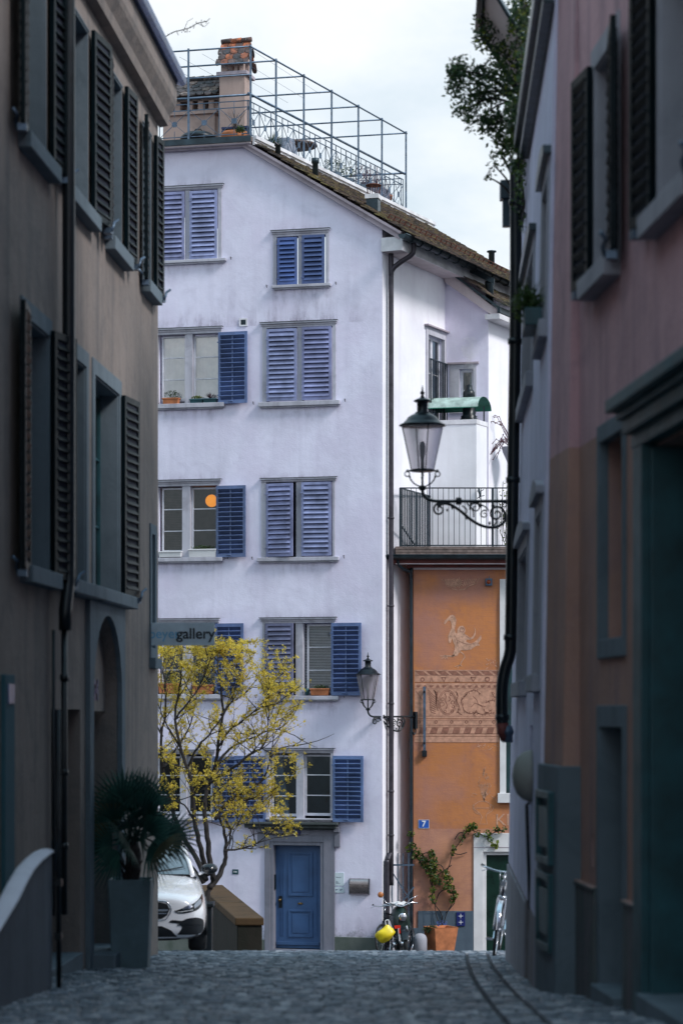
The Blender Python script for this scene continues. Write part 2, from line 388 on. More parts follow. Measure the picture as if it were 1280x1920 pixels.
# ------------------------------------------------------------------ ground
gb = MB(); xs = [-300, -60, -12, -6, 0, 6, 12, 60, 300]
ys = [-60, -20, 0, 7, 14, 18, 22, 26, 30, 30.9, 31.8, 32.6, 33.5, 37, 41, 45, 49, 53, 60, 80, 150, 600]
for y in ys:
    for x in xs: gb.v.append(Vector((x, y, gz(y)-.03)))
nx = len(xs)
for j in range(len(ys)-1):
    for i in range(nx-1): gb.f.append([j*nx+i, j*nx+i+1, (j+1)*nx+i+1, (j+1)*nx+i]); gb.sm.append(False); gb.mi.append(0)
M_['joint'] = simple('sandy_joint_bed', (.05,.055,.065), .95, var=.4, scale=5, bmp=.4)
g = gb.build('ground', M_['joint']); props(g, kind='structure')
def cobmat():
    m, nt, bs = _nt('cobblestone'); v, _ = coords(nt)
    ri = N(nt, 'ShaderNodeNewGeometry').outputs['Random Per Island']
    c = ramp(nt, ri, [(0, (.045,.07,.10)), (.35, (.10,.135,.18)), (.68, (.18,.22,.28)), (.84, (.30,.34,.40)), (1, (.60,.63,.69))])
    c = mixc(nt, ramp(nt, noise(nt, v, .7, 5, .6), [(.35, 0.), (.7, .55)]), c, (.07,.085,.10))
    c = mixc(nt, ramp(nt, noise(nt, v, 30, 4), [(.4, 0.), (.8, .35)]), c, (.06,.06,.065))
    nt.links.new(c, bs.inputs['Base Color']); rr = maprange(nt, noise(nt, v, 4), .2, .8, .30, .6); nt.links.new(rr, bs.inputs['Roughness'])
    bump(nt, bs, noise(nt, v, 70, 4), .5, .006); return m
M_['cobble'] = cobmat()
cb = MB(); rg = random.Random(3)
def chan(y):   # curved drainage channel of edge stones across the alley
    return W(862 + 4, 1783, 31)[0] if y > 31 else 1.62 - .055*(31-y) + .0012*(31-y)**2
def brk(x, wd, y):
    for c in (chan(y), chan(y)+.26):
        if x < c and x+wd > c-.02:
            return (max(.0, c-.016-x), c+.016)
    return None
y = 13.0; row = 0
while y < 33.4:
    d = .085 + rg.random()*.025; x = -4.6 + rg.random()*.1
    while x < 3.9:
        wd = .085 + rg.random()*.05; nxt = None; bk = brk(x, wd, y+d/2)
        if bk: wd, nxt = bk
        cx, cy = x+wd/2, y+d/2
        if wd > .035:
            z = gz(cy) + rg.uniform(-.009, .009); g_ = .006; tx, ty = rg.uniform(-.05,.05), rg.uniform(-.05,.05)
            sl = (gz(y+d)-gz(y))/d; b = .014
            def zz(px_, py_): return z + sl*(py_-cy) + tx*(px_-cx) + ty*(py_-cy)
            o_ = [(x+g_, y+g_), (x+wd-g_, y+g_), (x+wd-g_, y+d-g_), (x+g_, y+d-g_)]
            j_ = [(px_+rg.uniform(-.006,.006), py_+rg.uniform(-.006,.006)) for px_, py_ in o_]
            i_ = [(cx+(px_-cx)*(1-2*b/wd), cy+(py_-cy)*(1-2*b/d)) for px_, py_ in j_]
            vs = [(a, q, zz(a, q)-.035) for a, q in j_] + [(a, q, zz(a, q)-.008) for a, q in j_] + [(a, q, zz(a, q)) for a, q in i_]
            cb.add(vs, [(8,9,10,11)] + [(k, (k+1)%4, 4+(k+1)%4, 4+k) for k in range(4)] + [(4+k, 4+(k+1)%4, 8+(k+1)%4, 8+k) for k in range(4)])
        x = nxt if nxt else x+wd
    y += d; row += 1
o = cb.build('street', M_['cobble']); props(o, kind='structure')

# ------------------------------------------------------------------ window kit
def louvres(mb, M, w, h, closed, rail=.055, pitch=.098, th=.035, backrod=False):
    """one shutter leaf in its own frame: x 0..w, z 0..h, outer face at y=0, inner at y=th"""
    mb.M = M
    mb.box(0, rail, 0, th, 0, h); mb.box(w-rail, w, 0, th, 0, h)
    mb.box(rail, w-rail, 0, th, 0, rail*1.3); mb.box(rail, w-rail, 0, th, h-rail, h)
    z0, z1 = rail*1.3, h-rail; n = max(3, round((z1-z0)/pitch)); p = (z1-z0)/n
    a = R(58) if closed else R(-42)
    for k in range(n):
        zc = z0 + (k+.5)*p
        L = p*.60 if closed else p*.62
        T = Matrix.Translation((0, th*.45, zc)) @ Matrix.Rotation(a, 4, 'X')
        mb.box(rail-.005, w-rail+.005, -L, L, -.006, .006, T)
    if not closed:
        mb.box(w/2-.011, w/2+.011, -.012, .008, .04, h-.05)
        mb.tube([(w*.36, -.02, .035), (w*.5, -.03, .05), (w*.55, -.025, .02)], .009, 6)
    # hinges
    for zz in (h*.12, h*.86): mb.box(-.02, .05, -.008, .004, zz-.012, zz+.012)
def leaf_mats(c): return c

M_SEQ = [0]; WORN = {}
def worn(mat, k):
    """four weathered versions of a shutter paint"""
    if (mat.name, k) not in WORN:
        m = mat.copy(); nt = m.node_tree; bs = nt.nodes['Principled BSDF']; src = bs.inputs['Base Color'].links[0].from_socket
        v, _ = coords(nt, (1, 1, 1)); v2, _ = coords(nt, (3, 3, 14))
        g = (.80, 1.0, 1.12, .92)[k]
        c = mixc(nt, 1., src, (g*(1.06, 1, .96, 1)[k], g, g*(.95, 1, .98, 1.03)[k]), 'MULTIPLY')
        c = mixc(nt, ramp(nt, noise(nt, v2, 4 + k, 6, .75), [(.58, 0.), (.70, .55)]), c, (.34, .35, .44))
        c = mixc(nt, ramp(nt, noise(nt, v, 1.3 + k*.3, 4, .6), [(.4, 0.), (.75, .35)]), c, (.06, .07, .13))
        nt.links.new(c, bs.inputs['Base Color']); WORN[(mat.name, k)] = m
    return WORN[(mat.name, k)]

def shutter(parent, M, w, h, closed, mat, name='shutter', label=None):
    mb = MB(); louvres(mb, M, w, h, closed); M_SEQ[0] += 1; mat = worn(mat, M_SEQ[0] % 4)
    o = mb.build(name, mat, parent, label=label)
    if closed:
        b = MB(M); b.box(.04, w-.04, .040, .048, .05, h-.05); b.build('louvre_shade_sheet', M_['gap'], parent)  # near-black sheet paints in the shade between closed slats
    return o

def casement(mb, M, u0, u1, z0, z1, y=.13, nb=2, st=.04):
    mb.M = M
    mb.box(u0, u0+st, y-.025, y+.02, z0, z1); mb.box(u1-st, u1, y-.025, y+.02, z0, z1)
    mb.box(u0+st, u1-st, y-.025, y+.02, z0, z0+st*1.4); mb.box(u0+st, u1-st, y-.025, y+.02, z1-st, z1)
    for k in range(nb):
        zz = z0 + (z1-z0)*(k+1)/(nb+1); mb.box(u0+st, u1-st, y-.018, y+.01, zz-.011, zz+.011)

def rect_pts(u0, u1, z0, z1): return [(u0, z0), (u1, z0), (u1, z1), (u0, z1)]

def ring(mb, a, b, y0, y1):
    """frame between outer rect a and inner rect b (u0,u1,z0,z1)"""
    mb.box(a[0], b[0], y0, y1, a[2], a[3]); mb.box(b[1], a[1], y0, y1, a[2], a[3])
    if a[3] > b[3]+1e-4: mb.box(b[0], b[1], y0, y1, b[3], a[3])
    if b[2] > a[2]+1e-4: mb.box(b[0], b[1], y0, y1, a[2], b[2])
# ------------------------------------------------------------------ the lilac house
HOUSE = thing('lilac_house', 'tall lilac house with blue louvred shutters and a blue door, facing down the alley', 'house', F.M)
MF, MS = F.M, S.M
# windows: opening, mullion, panes, shutters (rect, kind), lintel ledge, sill   (photo pixels)
WINS = [
 dict(op=(292,357,409,489), mull=(347,357), lint=(284,420,349,357), sill=(284,425,488,496), sur=(284,349,416,490),
      sh=[((296,361,347,490),'c','shut'), ((357,358,408,487),'c','shut')]),
 dict(op=(519,442,611,535), mull=(559,567), lint=(509,619,431,438), sill=(511,621,534,542), sur=(512,436,617,536),
      sh=[((521,446,558,534),'c','shutdeep'), ((567,441,609,532),'c','shutdeep')]),
 dict(op=(297,626,411,757), mull=(347,361), lint=(286,418,615,620), sill=(286,422,757,768), sur=(288,620,416,757), panes=[(301,629,347,752),(361,627,411,750)],
      back='curtain', sh=[((411,623,466,757),'o','shutback')]),
 dict(op=(500,613,624,755), mull=(557,567), lint=(489,633,603,609), sill=(486,638,753,764), sur=(492,607,630,755),
      sh=[((501,617,557,752),'c','shut'), ((567,613,622,750),'c','shut')]),
 dict(op=(297,911,409,1045), mull=(342,357), lint=(286,416,900,906), sill=(286,419,1046,1056), sur=(288,905,412,1046), panes=[(301,914,342,1036),(357,913,409,1034)],
      back='roomwarm', sh=[((407,911,463,1045),'o','shutback')]),
 dict(op=(499,903,624,1045), mull=(555,566), lint=(489,632,896,902), sill=(484,636,1045,1055), sur=(490,900,628,1046),
      sh=[((500,907,552,1044),'a','shut'), ((566,904,621,1042),'c','shut')]),
 dict(op=(297,1168,409,1302), mull=(341,356), lint=(286,413,1160,1166), sill=(286,419,1302,1313), sur=(288,1165,412,1303), panes=[(301,1172,341,1298),(356,1172,404,1298)],
      back='room', sh=[((405,1169,459,1303),'o','shutback')]),
 dict(op=(497,1168,624,1304), mull=(554,568), lint=(488,632,1158,1164), sill=(490,636,1305,1315), sur=(492,1163,628,1305), panes=[(573,1170,622,1300)],
      back='blind', sh=[((499,1169,553,1303),'a','shut'), ((622,1168,679,1304),'o','shutback')]),
 dict(op=(505,1412,620,1537), mull=(556,569), lint=(495,628,1403,1408), sill=(500,625,1534,1540), sur=(497,1407,626,1536), panes=[(507,1416,556,1531),(569,1415,620,1530)],
      back='room', sh=[((625,1417,683,1541),'o','shutback'), ((442,1417,500,1541),'o','shutback')]),
 dict(op=(290,1414,398,1530), mull=(338,350), lint=(284,405,1406,1411), sill=(284,404,1532,1540), sur=(286,1410,402,1532), panes=[(293,1418,338,1527),(350,1418,396,1527)],
      back='roomwarm', sh=[((400,1418,455,1541),'o','shutback')]),
]
DOOR_OP = F.rect(513, 1585, 601, 1778)
DOOR_OP = (DOOR_OP[0], DOOR_OP[1], gz(48.8)+.12, DOOR_OP[3])
zt_r = F.uv(716, 423)[1]; zt_a = F.uv(460, 274)[1]; ua = F.uv(460, 274)[0]
UL = -7.6; zf = gz(49)-.15
outer = [(UL, zf), (0, zf), (0, zt_r), (ua, zt_a), (UL, zt_a)]
holes = [rect_pts(*F.rect(*w_['op'])) for w_ in WINS] + [rect_pts(*DOOR_OP)]
hw = MB(F.M); hw.poly(outer, holes, 0, reveal=.24)
# receding side wall + its window opening, far end and back so the house is solid
SW = S.rect(801, 632, 831, 838); SD = 12.0
SWU = (SW[0], SW[1], SW[2], SW[3])
hw.M = S.M; hw.poly(rect_pts(0, SD, zf, zt_r+.02), [rect_pts(*SWU)], 0, reveal=.2)
wall = hw.build('wall', M_['lilac'], HOUSE)
b_ = MB(F.M); b_.box(UL, -.3, 10.8, 10.9, zf, zt_r); b_.box(UL-.1, UL-.004, 0, 10.9, zf, zt_a); b_.build('rear_wall', M_['lilac'], HOUSE)
# brighter render on the receding side: a skin 3 mm proud
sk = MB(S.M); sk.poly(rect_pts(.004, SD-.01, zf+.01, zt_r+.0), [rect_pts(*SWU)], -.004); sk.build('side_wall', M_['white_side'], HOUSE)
pl = MB(F.M); u0 = F.uv(613, 1760)[0]; zp = F.uv(660, 1757)[1]
pl.box(u0, .035, -.035, .02, zf, zp); pl.build('plinth', M_['plinth'], HOUSE, .01); pl = MB(F.M); pl.box(UL, F.uv(497,1700)[0], -.035, .02, zf, zp-.1); pl.build('plinth', M_['plinth'], HOUSE, .01)

for k, w_ in enumerate(WINS):
    sur = F.rect(*w_['sur']); op = F.rect(*w_['op']); mu = (F.uv(w_['mull'][0], w_['op'][1])[0], F.uv(w_['mull'][1], w_['op'][1])[0])
    mb = MB(F.M); ring(mb, sur, (op[0]+.003, op[1]-.003, op[2]+.003, op[3]-.003), -.022, .06)
    mb.box(mu[0], mu[1], -.006, .16, op[2], op[3])
    win = mb.build('window', M_['trim'], HOUSE, .004)
    l0, l1, ly0, ly1 = w_['lint']; a = F.uv(l0, (ly0+ly1)/2)[0]; b = F.uv(l1, (ly0+ly1)/2)[0]; zc = F.uv((l0+l1)/2, ly0)[1]
    q = MB(F.M); q.box(a, b, -.075, 0, zc-.035, zc); q.box(a+.02, b-.02, -.04, 0, zc-.075, zc-.035); q.build('lintel', M_['trim'], win, .004)
    # sheet-metal flashing on the lintel
    q = MB(F.M); q.box(a-.01, b+.01, -.085, 0, zc, zc+.008); q.build('flashing', M_['gutter'], win)
    s0, s1, sy0, sy1 = w_['sill']; a = F.uv(s0, sy0)[0]; b = F.uv(s1, sy0)[0]; z1 = F.uv((s0+s1)/2, sy0)[1]; z0 = F.uv((s0+s1)/2, sy1)[1]
    q = MB(F.M); q.box(a, b, -.10, .0, z0+.03, z1); q.box(a+.03, b-.03, -.065, 0, z0, z0+.03); q.build('sill', M_['trim'], win, .008)
    w_['sillz'] = z1; sa, sb = a, b
    for p in w_.get('panes', []):
        r = F.rect(*p); mb = MB(); casement(mb, F.M, r[0], r[1], r[2], r[3]); mb.build('casement', M_['wframe'], win, .003)
        q = MB(F.M); q.poly(rect_pts(r[0]+.03, r[1]-.03, r[2]+.03, r[3]-.03), y=.13); q.build('pane', M_['glasspale' if w_['back'] == 'curtain' else 'glassmid' if k == 8 else 'glass'], win)
    if w_.get('panes'):
        q = MB(F.M); d = {'curtain': .26, 'blind': .22}.get(w_['back'], 1.5)
        nseg = 40; e0, e1 = op[0]-(.3 if d > 1 else .0), op[1]+(.3 if d > 1 else 0)
        if w_['back'] == 'curtain':
            vs = []; 
            for j in range(nseg+1):
                t = j/nseg; yy = d + .02*math.sin(t*55) + .01*math.sin(t*131)
                vs += [(e0+(e1-e0)*t, yy, op[2]), (e0+(e1-e0)*t, yy, op[3])]
            q.add(vs, [(2*j, 2*j+2, 2*j+3, 2*j+1) for j in range(nseg)], True); q.build('curtain', M_['curtain'], win)
        elif w_['back'] == 'blind':
            n = 46
            for j in range(n):
                z = op[2] + (op[3]-op[2])*(j+.5)/n
                q.box(e0+.6, e1, -.001, .001, -.011, .011, Matrix.Translation((0, d, z)) @ Matrix.Rotation(R(-35), 4, 'X'))
            q.build('blind', M_['blind'], win)
            q = MB(F.M); q.box(e0, e1, d+.3, d+.32, op[2], op[3]); q.build('room_behind', M_['room'], win)
        else:
            q.box(e0, e1, d, d+.02, op[2]-.4, op[3]+.3); q.box(e0-.02, e0, .25, d, op[2]-.4, op[3]+.3); q.box(e1, e1+.02, .25, d, op[2]-.4, op[3]+.3)
            q.box(e0, e1, .25, d, op[2]-.42, op[2]-.4); q.box(e0, e1, .25, d, op[3]+.3, op[3]+.32)
            q.build('room_behind', M_[w_['back']], win)
            if k == 4:
                q = MB(F.M); e1_ = mu[0]
                for j in range(22): uu_ = op[0]+.04+(e1_-op[0]-.06)*j/21; q.box(uu_-.003, uu_+.003, .20, .203, op[2]+.05, op[3]-.05)
                for j in range(40): zz_ = op[2]+.05+(op[3]-op[2]-.1)*j/39; q.box(op[0]+.04, e1_-.02, .204, .207, zz_-.003, zz_+.003)
                q.build('net_curtain', M_['wood'], win)
            if k == 8:   # a half curtain
                q = MB(F.M); vs = []; ee = e0+.3 if k == 8 else e0+.3
                for j in range(21):
                    t = j/20; vs += [(ee+.05+t*.32, .30+.02*math.sin(t*40), op[2]), (ee+.05+t*.12, .30+.02*math.sin(t*40), op[3])]
                q.add(vs, [(2*j, 2*j+2, 2*j+3, 2*j+1) for j in range(20)], True); q.build('curtain', M_['blind'], win)
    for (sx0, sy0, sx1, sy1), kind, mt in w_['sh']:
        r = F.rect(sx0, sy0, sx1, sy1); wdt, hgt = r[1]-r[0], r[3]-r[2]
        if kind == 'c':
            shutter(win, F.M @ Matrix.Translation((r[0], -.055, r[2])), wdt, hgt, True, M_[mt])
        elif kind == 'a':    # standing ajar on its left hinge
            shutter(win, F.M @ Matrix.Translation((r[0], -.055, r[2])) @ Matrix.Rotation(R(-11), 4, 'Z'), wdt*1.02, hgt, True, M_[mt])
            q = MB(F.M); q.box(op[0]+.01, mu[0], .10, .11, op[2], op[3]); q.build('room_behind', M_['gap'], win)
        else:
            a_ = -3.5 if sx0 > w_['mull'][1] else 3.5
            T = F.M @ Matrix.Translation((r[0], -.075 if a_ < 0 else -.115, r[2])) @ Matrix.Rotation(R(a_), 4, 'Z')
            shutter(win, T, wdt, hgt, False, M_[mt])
            # deep blue sheet paints in the shade seen through the open louvres
            b = MB(T); b.box(.03, wdt-.03, .045, .05, .04, hgt-.04); b.build('louvre_shade_sheet', M_['shutdeep'], win)
    # shutter dogs beside the sill
    for uu in ((sb+.10,) if k in (0,2,4,6,9) else (sa-.12, sb+.10)):
        q = MB(F.M); q.tube([(uu, 0, w_['sillz']+.02), (uu, -.06, w_['sillz']+.02), (uu+.02, -.07, w_['sillz']-.04)], .008, 5); q.build('shutter_catch', M_['copper'], win)

def stainmat(name, col, amt, up):
    m, nt_, bs = _nt(name); tc_ = N(nt_, 'ShaderNodeTexCoord'); sp = N(nt_, 'ShaderNodeSeparateXYZ'); nt_.links.new(tc_.outputs['Generated'], sp.inputs[0])
    v, _ = coords(nt_, (3.5, 3.5, .8)); v2, _ = coords(nt_, (2, 2, 2))
    g = maprange(nt_, sp.outputs[2], 0, 1, 0, 1) if not up else maprange(nt_, sp.outputs[2], 1, 0, 0, 1)
    ex = maprange(nt_, sp.outputs[0], 0, .12, 0, 1); ex2 = maprange(nt_, sp.outputs[0], 1, .88, 0, 1)
    a_ = ramp(nt_, noise(nt_, v, 1.5, 6, .7), [(.42, 0.), (.75, 1.)]); b2 = ramp(nt_, noise(nt_, v2, 2.2, 6, .7), [(.3, .1), (.7, 1.)])
    cur_ = a_
    for o2_ in (b2, g, g, ex, ex2):
        mu_ = N(nt_, 'ShaderNodeMath', operation='MULTIPLY'); nt_.links.new(cur_, mu_.inputs[0]); nt_.links.new(o2_, mu_.inputs[1]); cur_ = mu_.outputs[0]
    mu_ = N(nt_, 'ShaderNodeMath', operation='MULTIPLY'); nt_.links.new(cur_, mu_.inputs[0]); mu_.inputs[1].default_value = amt; mu_.use_clamp = True
    bs.inputs['Base Color'].default_value = (*col, 1); bs.inputs['Roughness'].default_value = .95; tr_n = N(nt_, 'ShaderNodeBsdfTransparent')
    mx = N(nt_, 'ShaderNodeMixShader'); nt_.links.new(mu_.outputs[0], mx.inputs[0]); nt_.links.new(tr_n.outputs[0], mx.inputs[1]); nt_.links.new(bs.outputs[0], mx.inputs[2])
    nt_.links.new(mx.outputs[0], nt_.nodes['Material Output'].inputs[0]); return m
M_['drip'] = stainmat('rain_streaks', (.25,.22,.30), .75, False); M_['soot'] = stainmat('soot_bloom', (.30,.25,.33), .65, True)
for k, w_ in enumerate(WINS):
    s0, s1, sy0, sy1 = w_['sill']; a = F.uv(s0, sy1)[0]; b = F.uv(s1, sy1)[0]; z = F.uv((s0+s1)/2, sy1)[1]
    q = MB(F.M); q.poly(rect_pts(a-.1, b+.1, z-(.75 if k % 2 else .5), z), y=-.005); q.build('rain_stain', M_['drip'], HOUSE)
    l0, l1, ly0, ly1 = w_['lint']; a = F.uv(l0, ly0)[0]; b = F.uv(l1, ly0)[0]; z = F.uv((l0+l1)/2, ly0)[1]
    q = MB(F.M); q.poly(rect_pts(a-.12, b+.15, z, z+(.35, .22, .3, .26)[k % 4]), y=-.006); q.build('soot_stain', M_['soot'], HOUSE)
r_ = F.rect(480, 500, 716, 640); q = MB(F.M); q.poly(rect_pts(F.uv(300,560)[0], F.uv(712,560)[0], F.uv(500,610)[1], F.uv(500,515)[1]), y=-.0035); q.build('soot_stain', M_['soot'], HOUSE)
q = MB(F.M); q.poly(rect_pts(F.uv(615,1700)[0], F.uv(714,1700)[0], F.uv(660,1756)[1], F.uv(660,1690)[1]), y=-.0055); q.build('damp_stain', M_['soot'], HOUSE)

# window in the receding side, with its little balustrade
mb = MB(S.M); sur = S.rect(797, 618, 835, 840); ring(mb, (sur[0], sur[1], SWU[2], sur[3]), (SWU[0]+.003, SWU[1]-.003, SWU[2]+.001, SWU[3]-.003), -.03, .05)
win = mb.build('window', M_['trim'], HOUSE, .004)
q = MB(S.M); q.box(sur[0]-.08, sur[1]+.05, -.10, 0, sur[3], sur[3]+.03); q.build('lintel', M_['board'], win)
mb = MB(); um = (SWU[0]+SWU[1])/2
for a, b in ((SWU[0], um), (um, SWU[1])):
    casement(mb, S.M, a, b, SWU[2], SWU[3], y=.12, nb=2, st=.06)
mb.build('casement', M_['wframe'], win)
q = MB(S.M); q.poly(rect_pts(SWU[0], SWU[1], SWU[2], SWU[3]), y=.125); q.build('pane', M_['glassdark'], win)
q = MB(S.M); q.box(SWU[0], SWU[1], .5, .52, SWU[2], SWU[3]); q.build('room_behind', M_['roomwarm'], win)
q = MB(S.M); zt = S.uv(815, 678)[1]
for k in range(10): uu = SWU[0] + (SWU[1]-SWU[0])*k/9; q.box(uu-.009, uu+.009, -.09, -.07, SWU[2]-.05, zt)
q.box(SWU[0]-.02, SWU[1]+.02, -.095, -.065, zt-.02, zt+.01); q.box(SWU[0]-.02, SWU[1]+.02, -.095, -.065, SWU[2]-.05, SWU[2]-.03)
q.build('balustrade', M_['darkmetal'], win)

# vent grille
r = F.rect(449, 597, 464, 612); q = MB(F.M); ring(q, r, (r[0]+.03, r[1]-.03, r[2]+.03, r[3]-.03), -.02, 0)
v_ = q.build('vent_grille', M_['whiteboard'], HOUSE); q = MB(F.M); q.box(r[0]+.03, r[1]-.03, -.006, -.002, r[2]+.03, r[3]-.03)
for k in range(5): z = r[2]+.04+k*.018; q.box(r[0]+.03, r[1]-.03, -.012, -.006, z, z+.006)
q.build('mesh_screen', M_['gutter'], v_)

# ---- door
od = DOOR_OP; sr = F.rect(497, 1567, 628, 1785)
mb = MB(F.M); zb = od[2]-.25
outer_r = (sr[0], sr[1], zb, sr[3])
ring(mb, (sr[0], sr[1], zb, sr[3]), (od[0]-.07, od[1]+.07, zb, od[3]+.07), -.045, .02)
ring(mb, (od[0]-.07, od[1]+.07, zb, od[3]+.07), (od[0]+.002, od[1]-.002, zb, od[3]-.002), -.028, .20)
hd = F.rect(486, 1552, 634, 1567); mb.box(hd[0]+.03, hd[1]-.03, -.04, .0, hd[2], hd[3])
door_s = mb.build('door_surround', M_['doorstone'], HOUSE, .008)
for a, b in ((484, 497), (628, 638)):
    mb = MB(F.M); r = F.rect(a, 1560, b, 1588); mb.box(r[0], r[1], -.07, -.0, r[2], r[3]); mb.box(r[0]-.005, r[1]+.005, -.12, 0, r[3], r[3]+.1)
    mb.build('bracket', M_['doorstone'], door_s, .008)
r = F.rect(455, 1541, 637, 1552); mb = MB(F.M); mb.box(r[0]+.05, r[1], -.24, 0, r[3]-.05, r[3]); mb.box(r[0]+.09, r[1]-.04, -.19, 0, r[2], r[3]-.05); mb.box(r[0]+.15, r[1]-.08, -.12, 0, r[2]-.03, r[2])
mb.build('door_canopy_ledge', M_['mossledge'], door_s, .012)
mb = MB(F.M); mb.box(sr[0]-.05, sr[1]+.05, -.35, .2, zb-.3, od[2]-.05); mb.box(od[0], od[1], -.02, .2, od[2]-.05, od[2]); mb.build('doorstep', M_['doorstone'], door_s, .01)
# leaf (stands .2 m back)
lf = MB(F.M); yd = .16
lf.box(od[0], od[1], yd, yd+.05, od[2], od[3])
def pan(px0, py0, px1, py1):
    r = F.rect(px0, py0, px1, py1, -yd); ring(lf, r, (r[0]+.035, r[1]-.035, r[2]+.035, r[3]-.035), yd-.022, yd)
    ring(lf, (r[0]+.035, r[1]-.035, r[2]+.035, r[3]-.035), (r[0]+.055, r[1]-.055, r[2]+.055, r[3]-.055), yd-.010, yd)
    lf.box(r[0]+.085, r[1]-.085, yd-.012, yd, r[2]+.085, r[3]-.085)
pan(541, 1598, 586, 1680); pan(541, 1706, 586, 1757)
r = F.rect(519, 1764, 599, 1772, -yd); lf.box(r[0], r[1], yd-.025, yd, r[2], r[3]-.02)
for x in (525, 528, 531, 594): 
    r = F.rect(x, 1600, x+1, 1755, -yd); lf.box(r[0], r[0]+.008, yd-.010, yd, r[2], r[3])
leaf = lf.build('door', M_['door'], HOUSE, .004)
q = MB(F.M); r = F.rect(523, 1680, 529, 1702, -yd); q.box(r[0], r[1], yd-.012, yd, r[2], r[3]); q.build('lock_plate', M_['black'], leaf)
q = MB(F.M @ Matrix.Translation(((r[0]+r[1])/2, yd-.01, r[3]-.08)) @ Matrix.Rotation(R(90), 4, 'X')); q.lathe([(.012, 0), (.012, .03), (.03, .045), (.033, .06), (.02, .078), (.001, .082)], 14)
M_['brass'] = simple('aged_brass', (.25,.17,.07), .35, .9, var=.2); q.build('door_knob', M_['brass'], leaf)
q = MB(F.M); c = F.uv(563, 1694, -yd); q.box(c[0]-.05, c[0]+.05, yd-.012, yd, c[1]-.018, c[1]+.018); q.lathe([(.001,-.02),(.018,-.012),(.018,.012),(.001,.02)], 10, (c[0], yd-.02, c[1])); q.build('letter_flap', M_['brass'], leaf)
q = MB(F.M); r = F.rect(514, 1640, 518, 1668); q.box(od[0]+.002, od[0]+.03, .03, .09, r[2], r[3])
for k in range(3): q.box(od[0]+.03, od[0]+.036, .05, .07, r[2]+.08+.06*k, r[2]+.1+.06*k)
q.build('bell_panel', M_['black'], door_s)
# number plate, signs, letter box : separate things fixed to the wall
M_['enamelblue'] = simple('navy_enamel', (.012,.02,.13), .3, var=.1, bmp=0); M_['enamel7'] = simple('blue_enamel', (.02,.10,.45), .3, var=.1, bmp=0)
M_['ink'] = simple('white_lettering', (.75,.77,.8), .5, var=.05, bmp=0); M_['greyink'] = simple('grey_lettering', (.16,.2,.26), .5, var=.05, bmp=0); M_['blackink'] = simple('black_lettering', (.012,.02,.03), .5, var=.05, bmp=0)
r = F.rect(546, 1552, 564, 1566); cu, cz_ = (r[0]+r[1])/2, (r[2]+r[3])/2
t5 = thing('number_plate', 'small navy enamel plate with number 5 above the blue door', 'house number', F.M @ Matrix.Translation((cu, -.045, cz_)))
q = MB(wm(t5)); q.box((r[0]-cu), (r[1]-cu), -.012, 0, r[2]-cz_, r[3]-cz_); q.box((r[0]-cu)-.012, (r[1]-cu)+.012, -.008, 0, -.03, .03); q.build('plate', M_['enamelblue'], t5, .003)
text_mesh('5', 'numeral', M_['ink'], t5, .19, face_M(wm(t5), 0, -.0125, 0), .002)
r = F.rect(627, 1636, 645, 1661); cu, cz_ = (r[0]+r[1])/2, (r[2]+r[3])/2
t = thing('wall_sign', 'upper white plaque with small lines of text right of the blue door', 'sign', F.M @ Matrix.Translation((cu, 0, cz_)))
M_['plaque'] = simple('white_plaque', (.62,.72,.78), .35, var=.05, bmp=0)
hw_, hh = (r[1]-r[0])/2, (r[3]-r[2])/2
q = MB(wm(t)); q.box(-hw_, hw_, -.015, 0, -hh, hh); q.build('plate', M_['plaque'], t, .003)
q = MB(wm(t))
for j, (a, b, z, hgt) in enumerate([(-.07,.0,.035,.012), (.01,.04,.035,.012), (-.07,-.03,-.045,.006), (-.07,-.01,-.06,.006), (-.07,-.02,-.075,.006), (-.07,.02,-.09,.006)]): q.box(a, b, -.0165, -.0148, z, z+hgt)
q.build('lettering', M_['greyink'], t)
r = F.rect(627, 1663, 645, 1674); cu, cz_ = (r[0]+r[1])/2, (r[2]+r[3])/2
t = thing('wall_sign', 'lower small white plaque with two dark marks right of the blue door', 'sign', F.M @ Matrix.Translation((cu, 0, cz_)))
hw_, hh = (r[1]-r[0])/2, (r[3]-r[2])/2
q = MB(wm(t)); q.box(-hw_, hw_, -.015, 0, -hh, hh); q.build('plate', M_['plaque'], t, .003)
q = MB(wm(t))
for sx in (-.045, .045): q.poly([(sx-.035,.008),(sx-.028,-.014),(sx+.0,-.003),(sx+.036,.012),(sx,.010)], y=-.0165)
q.build('marking', M_['enamelblue'], t)
r = F.rect(436, 1630, 447, 1639); cu, cz_ = (r[0]+r[1])/2, (r[2]+r[3])/2
t = thing('wall_plate', 'tiny dark green plate on the lilac wall above the stone parapet', 'plate', F.M @ Matrix.Translation((cu, 0, cz_)))
q = MB(wm(t)); q.box(-.065, .065, -.012, 0, -.05, .05); q.build('plate', M_['tealmid'], t, .003)
q = MB(wm(t)); q.box(-.03, -.012, -.0135, -.0118, -.015, .015); q.box(.004, .03, -.0135, -.0118, -.015, .012); q.build('lettering', M_['ink'], t)
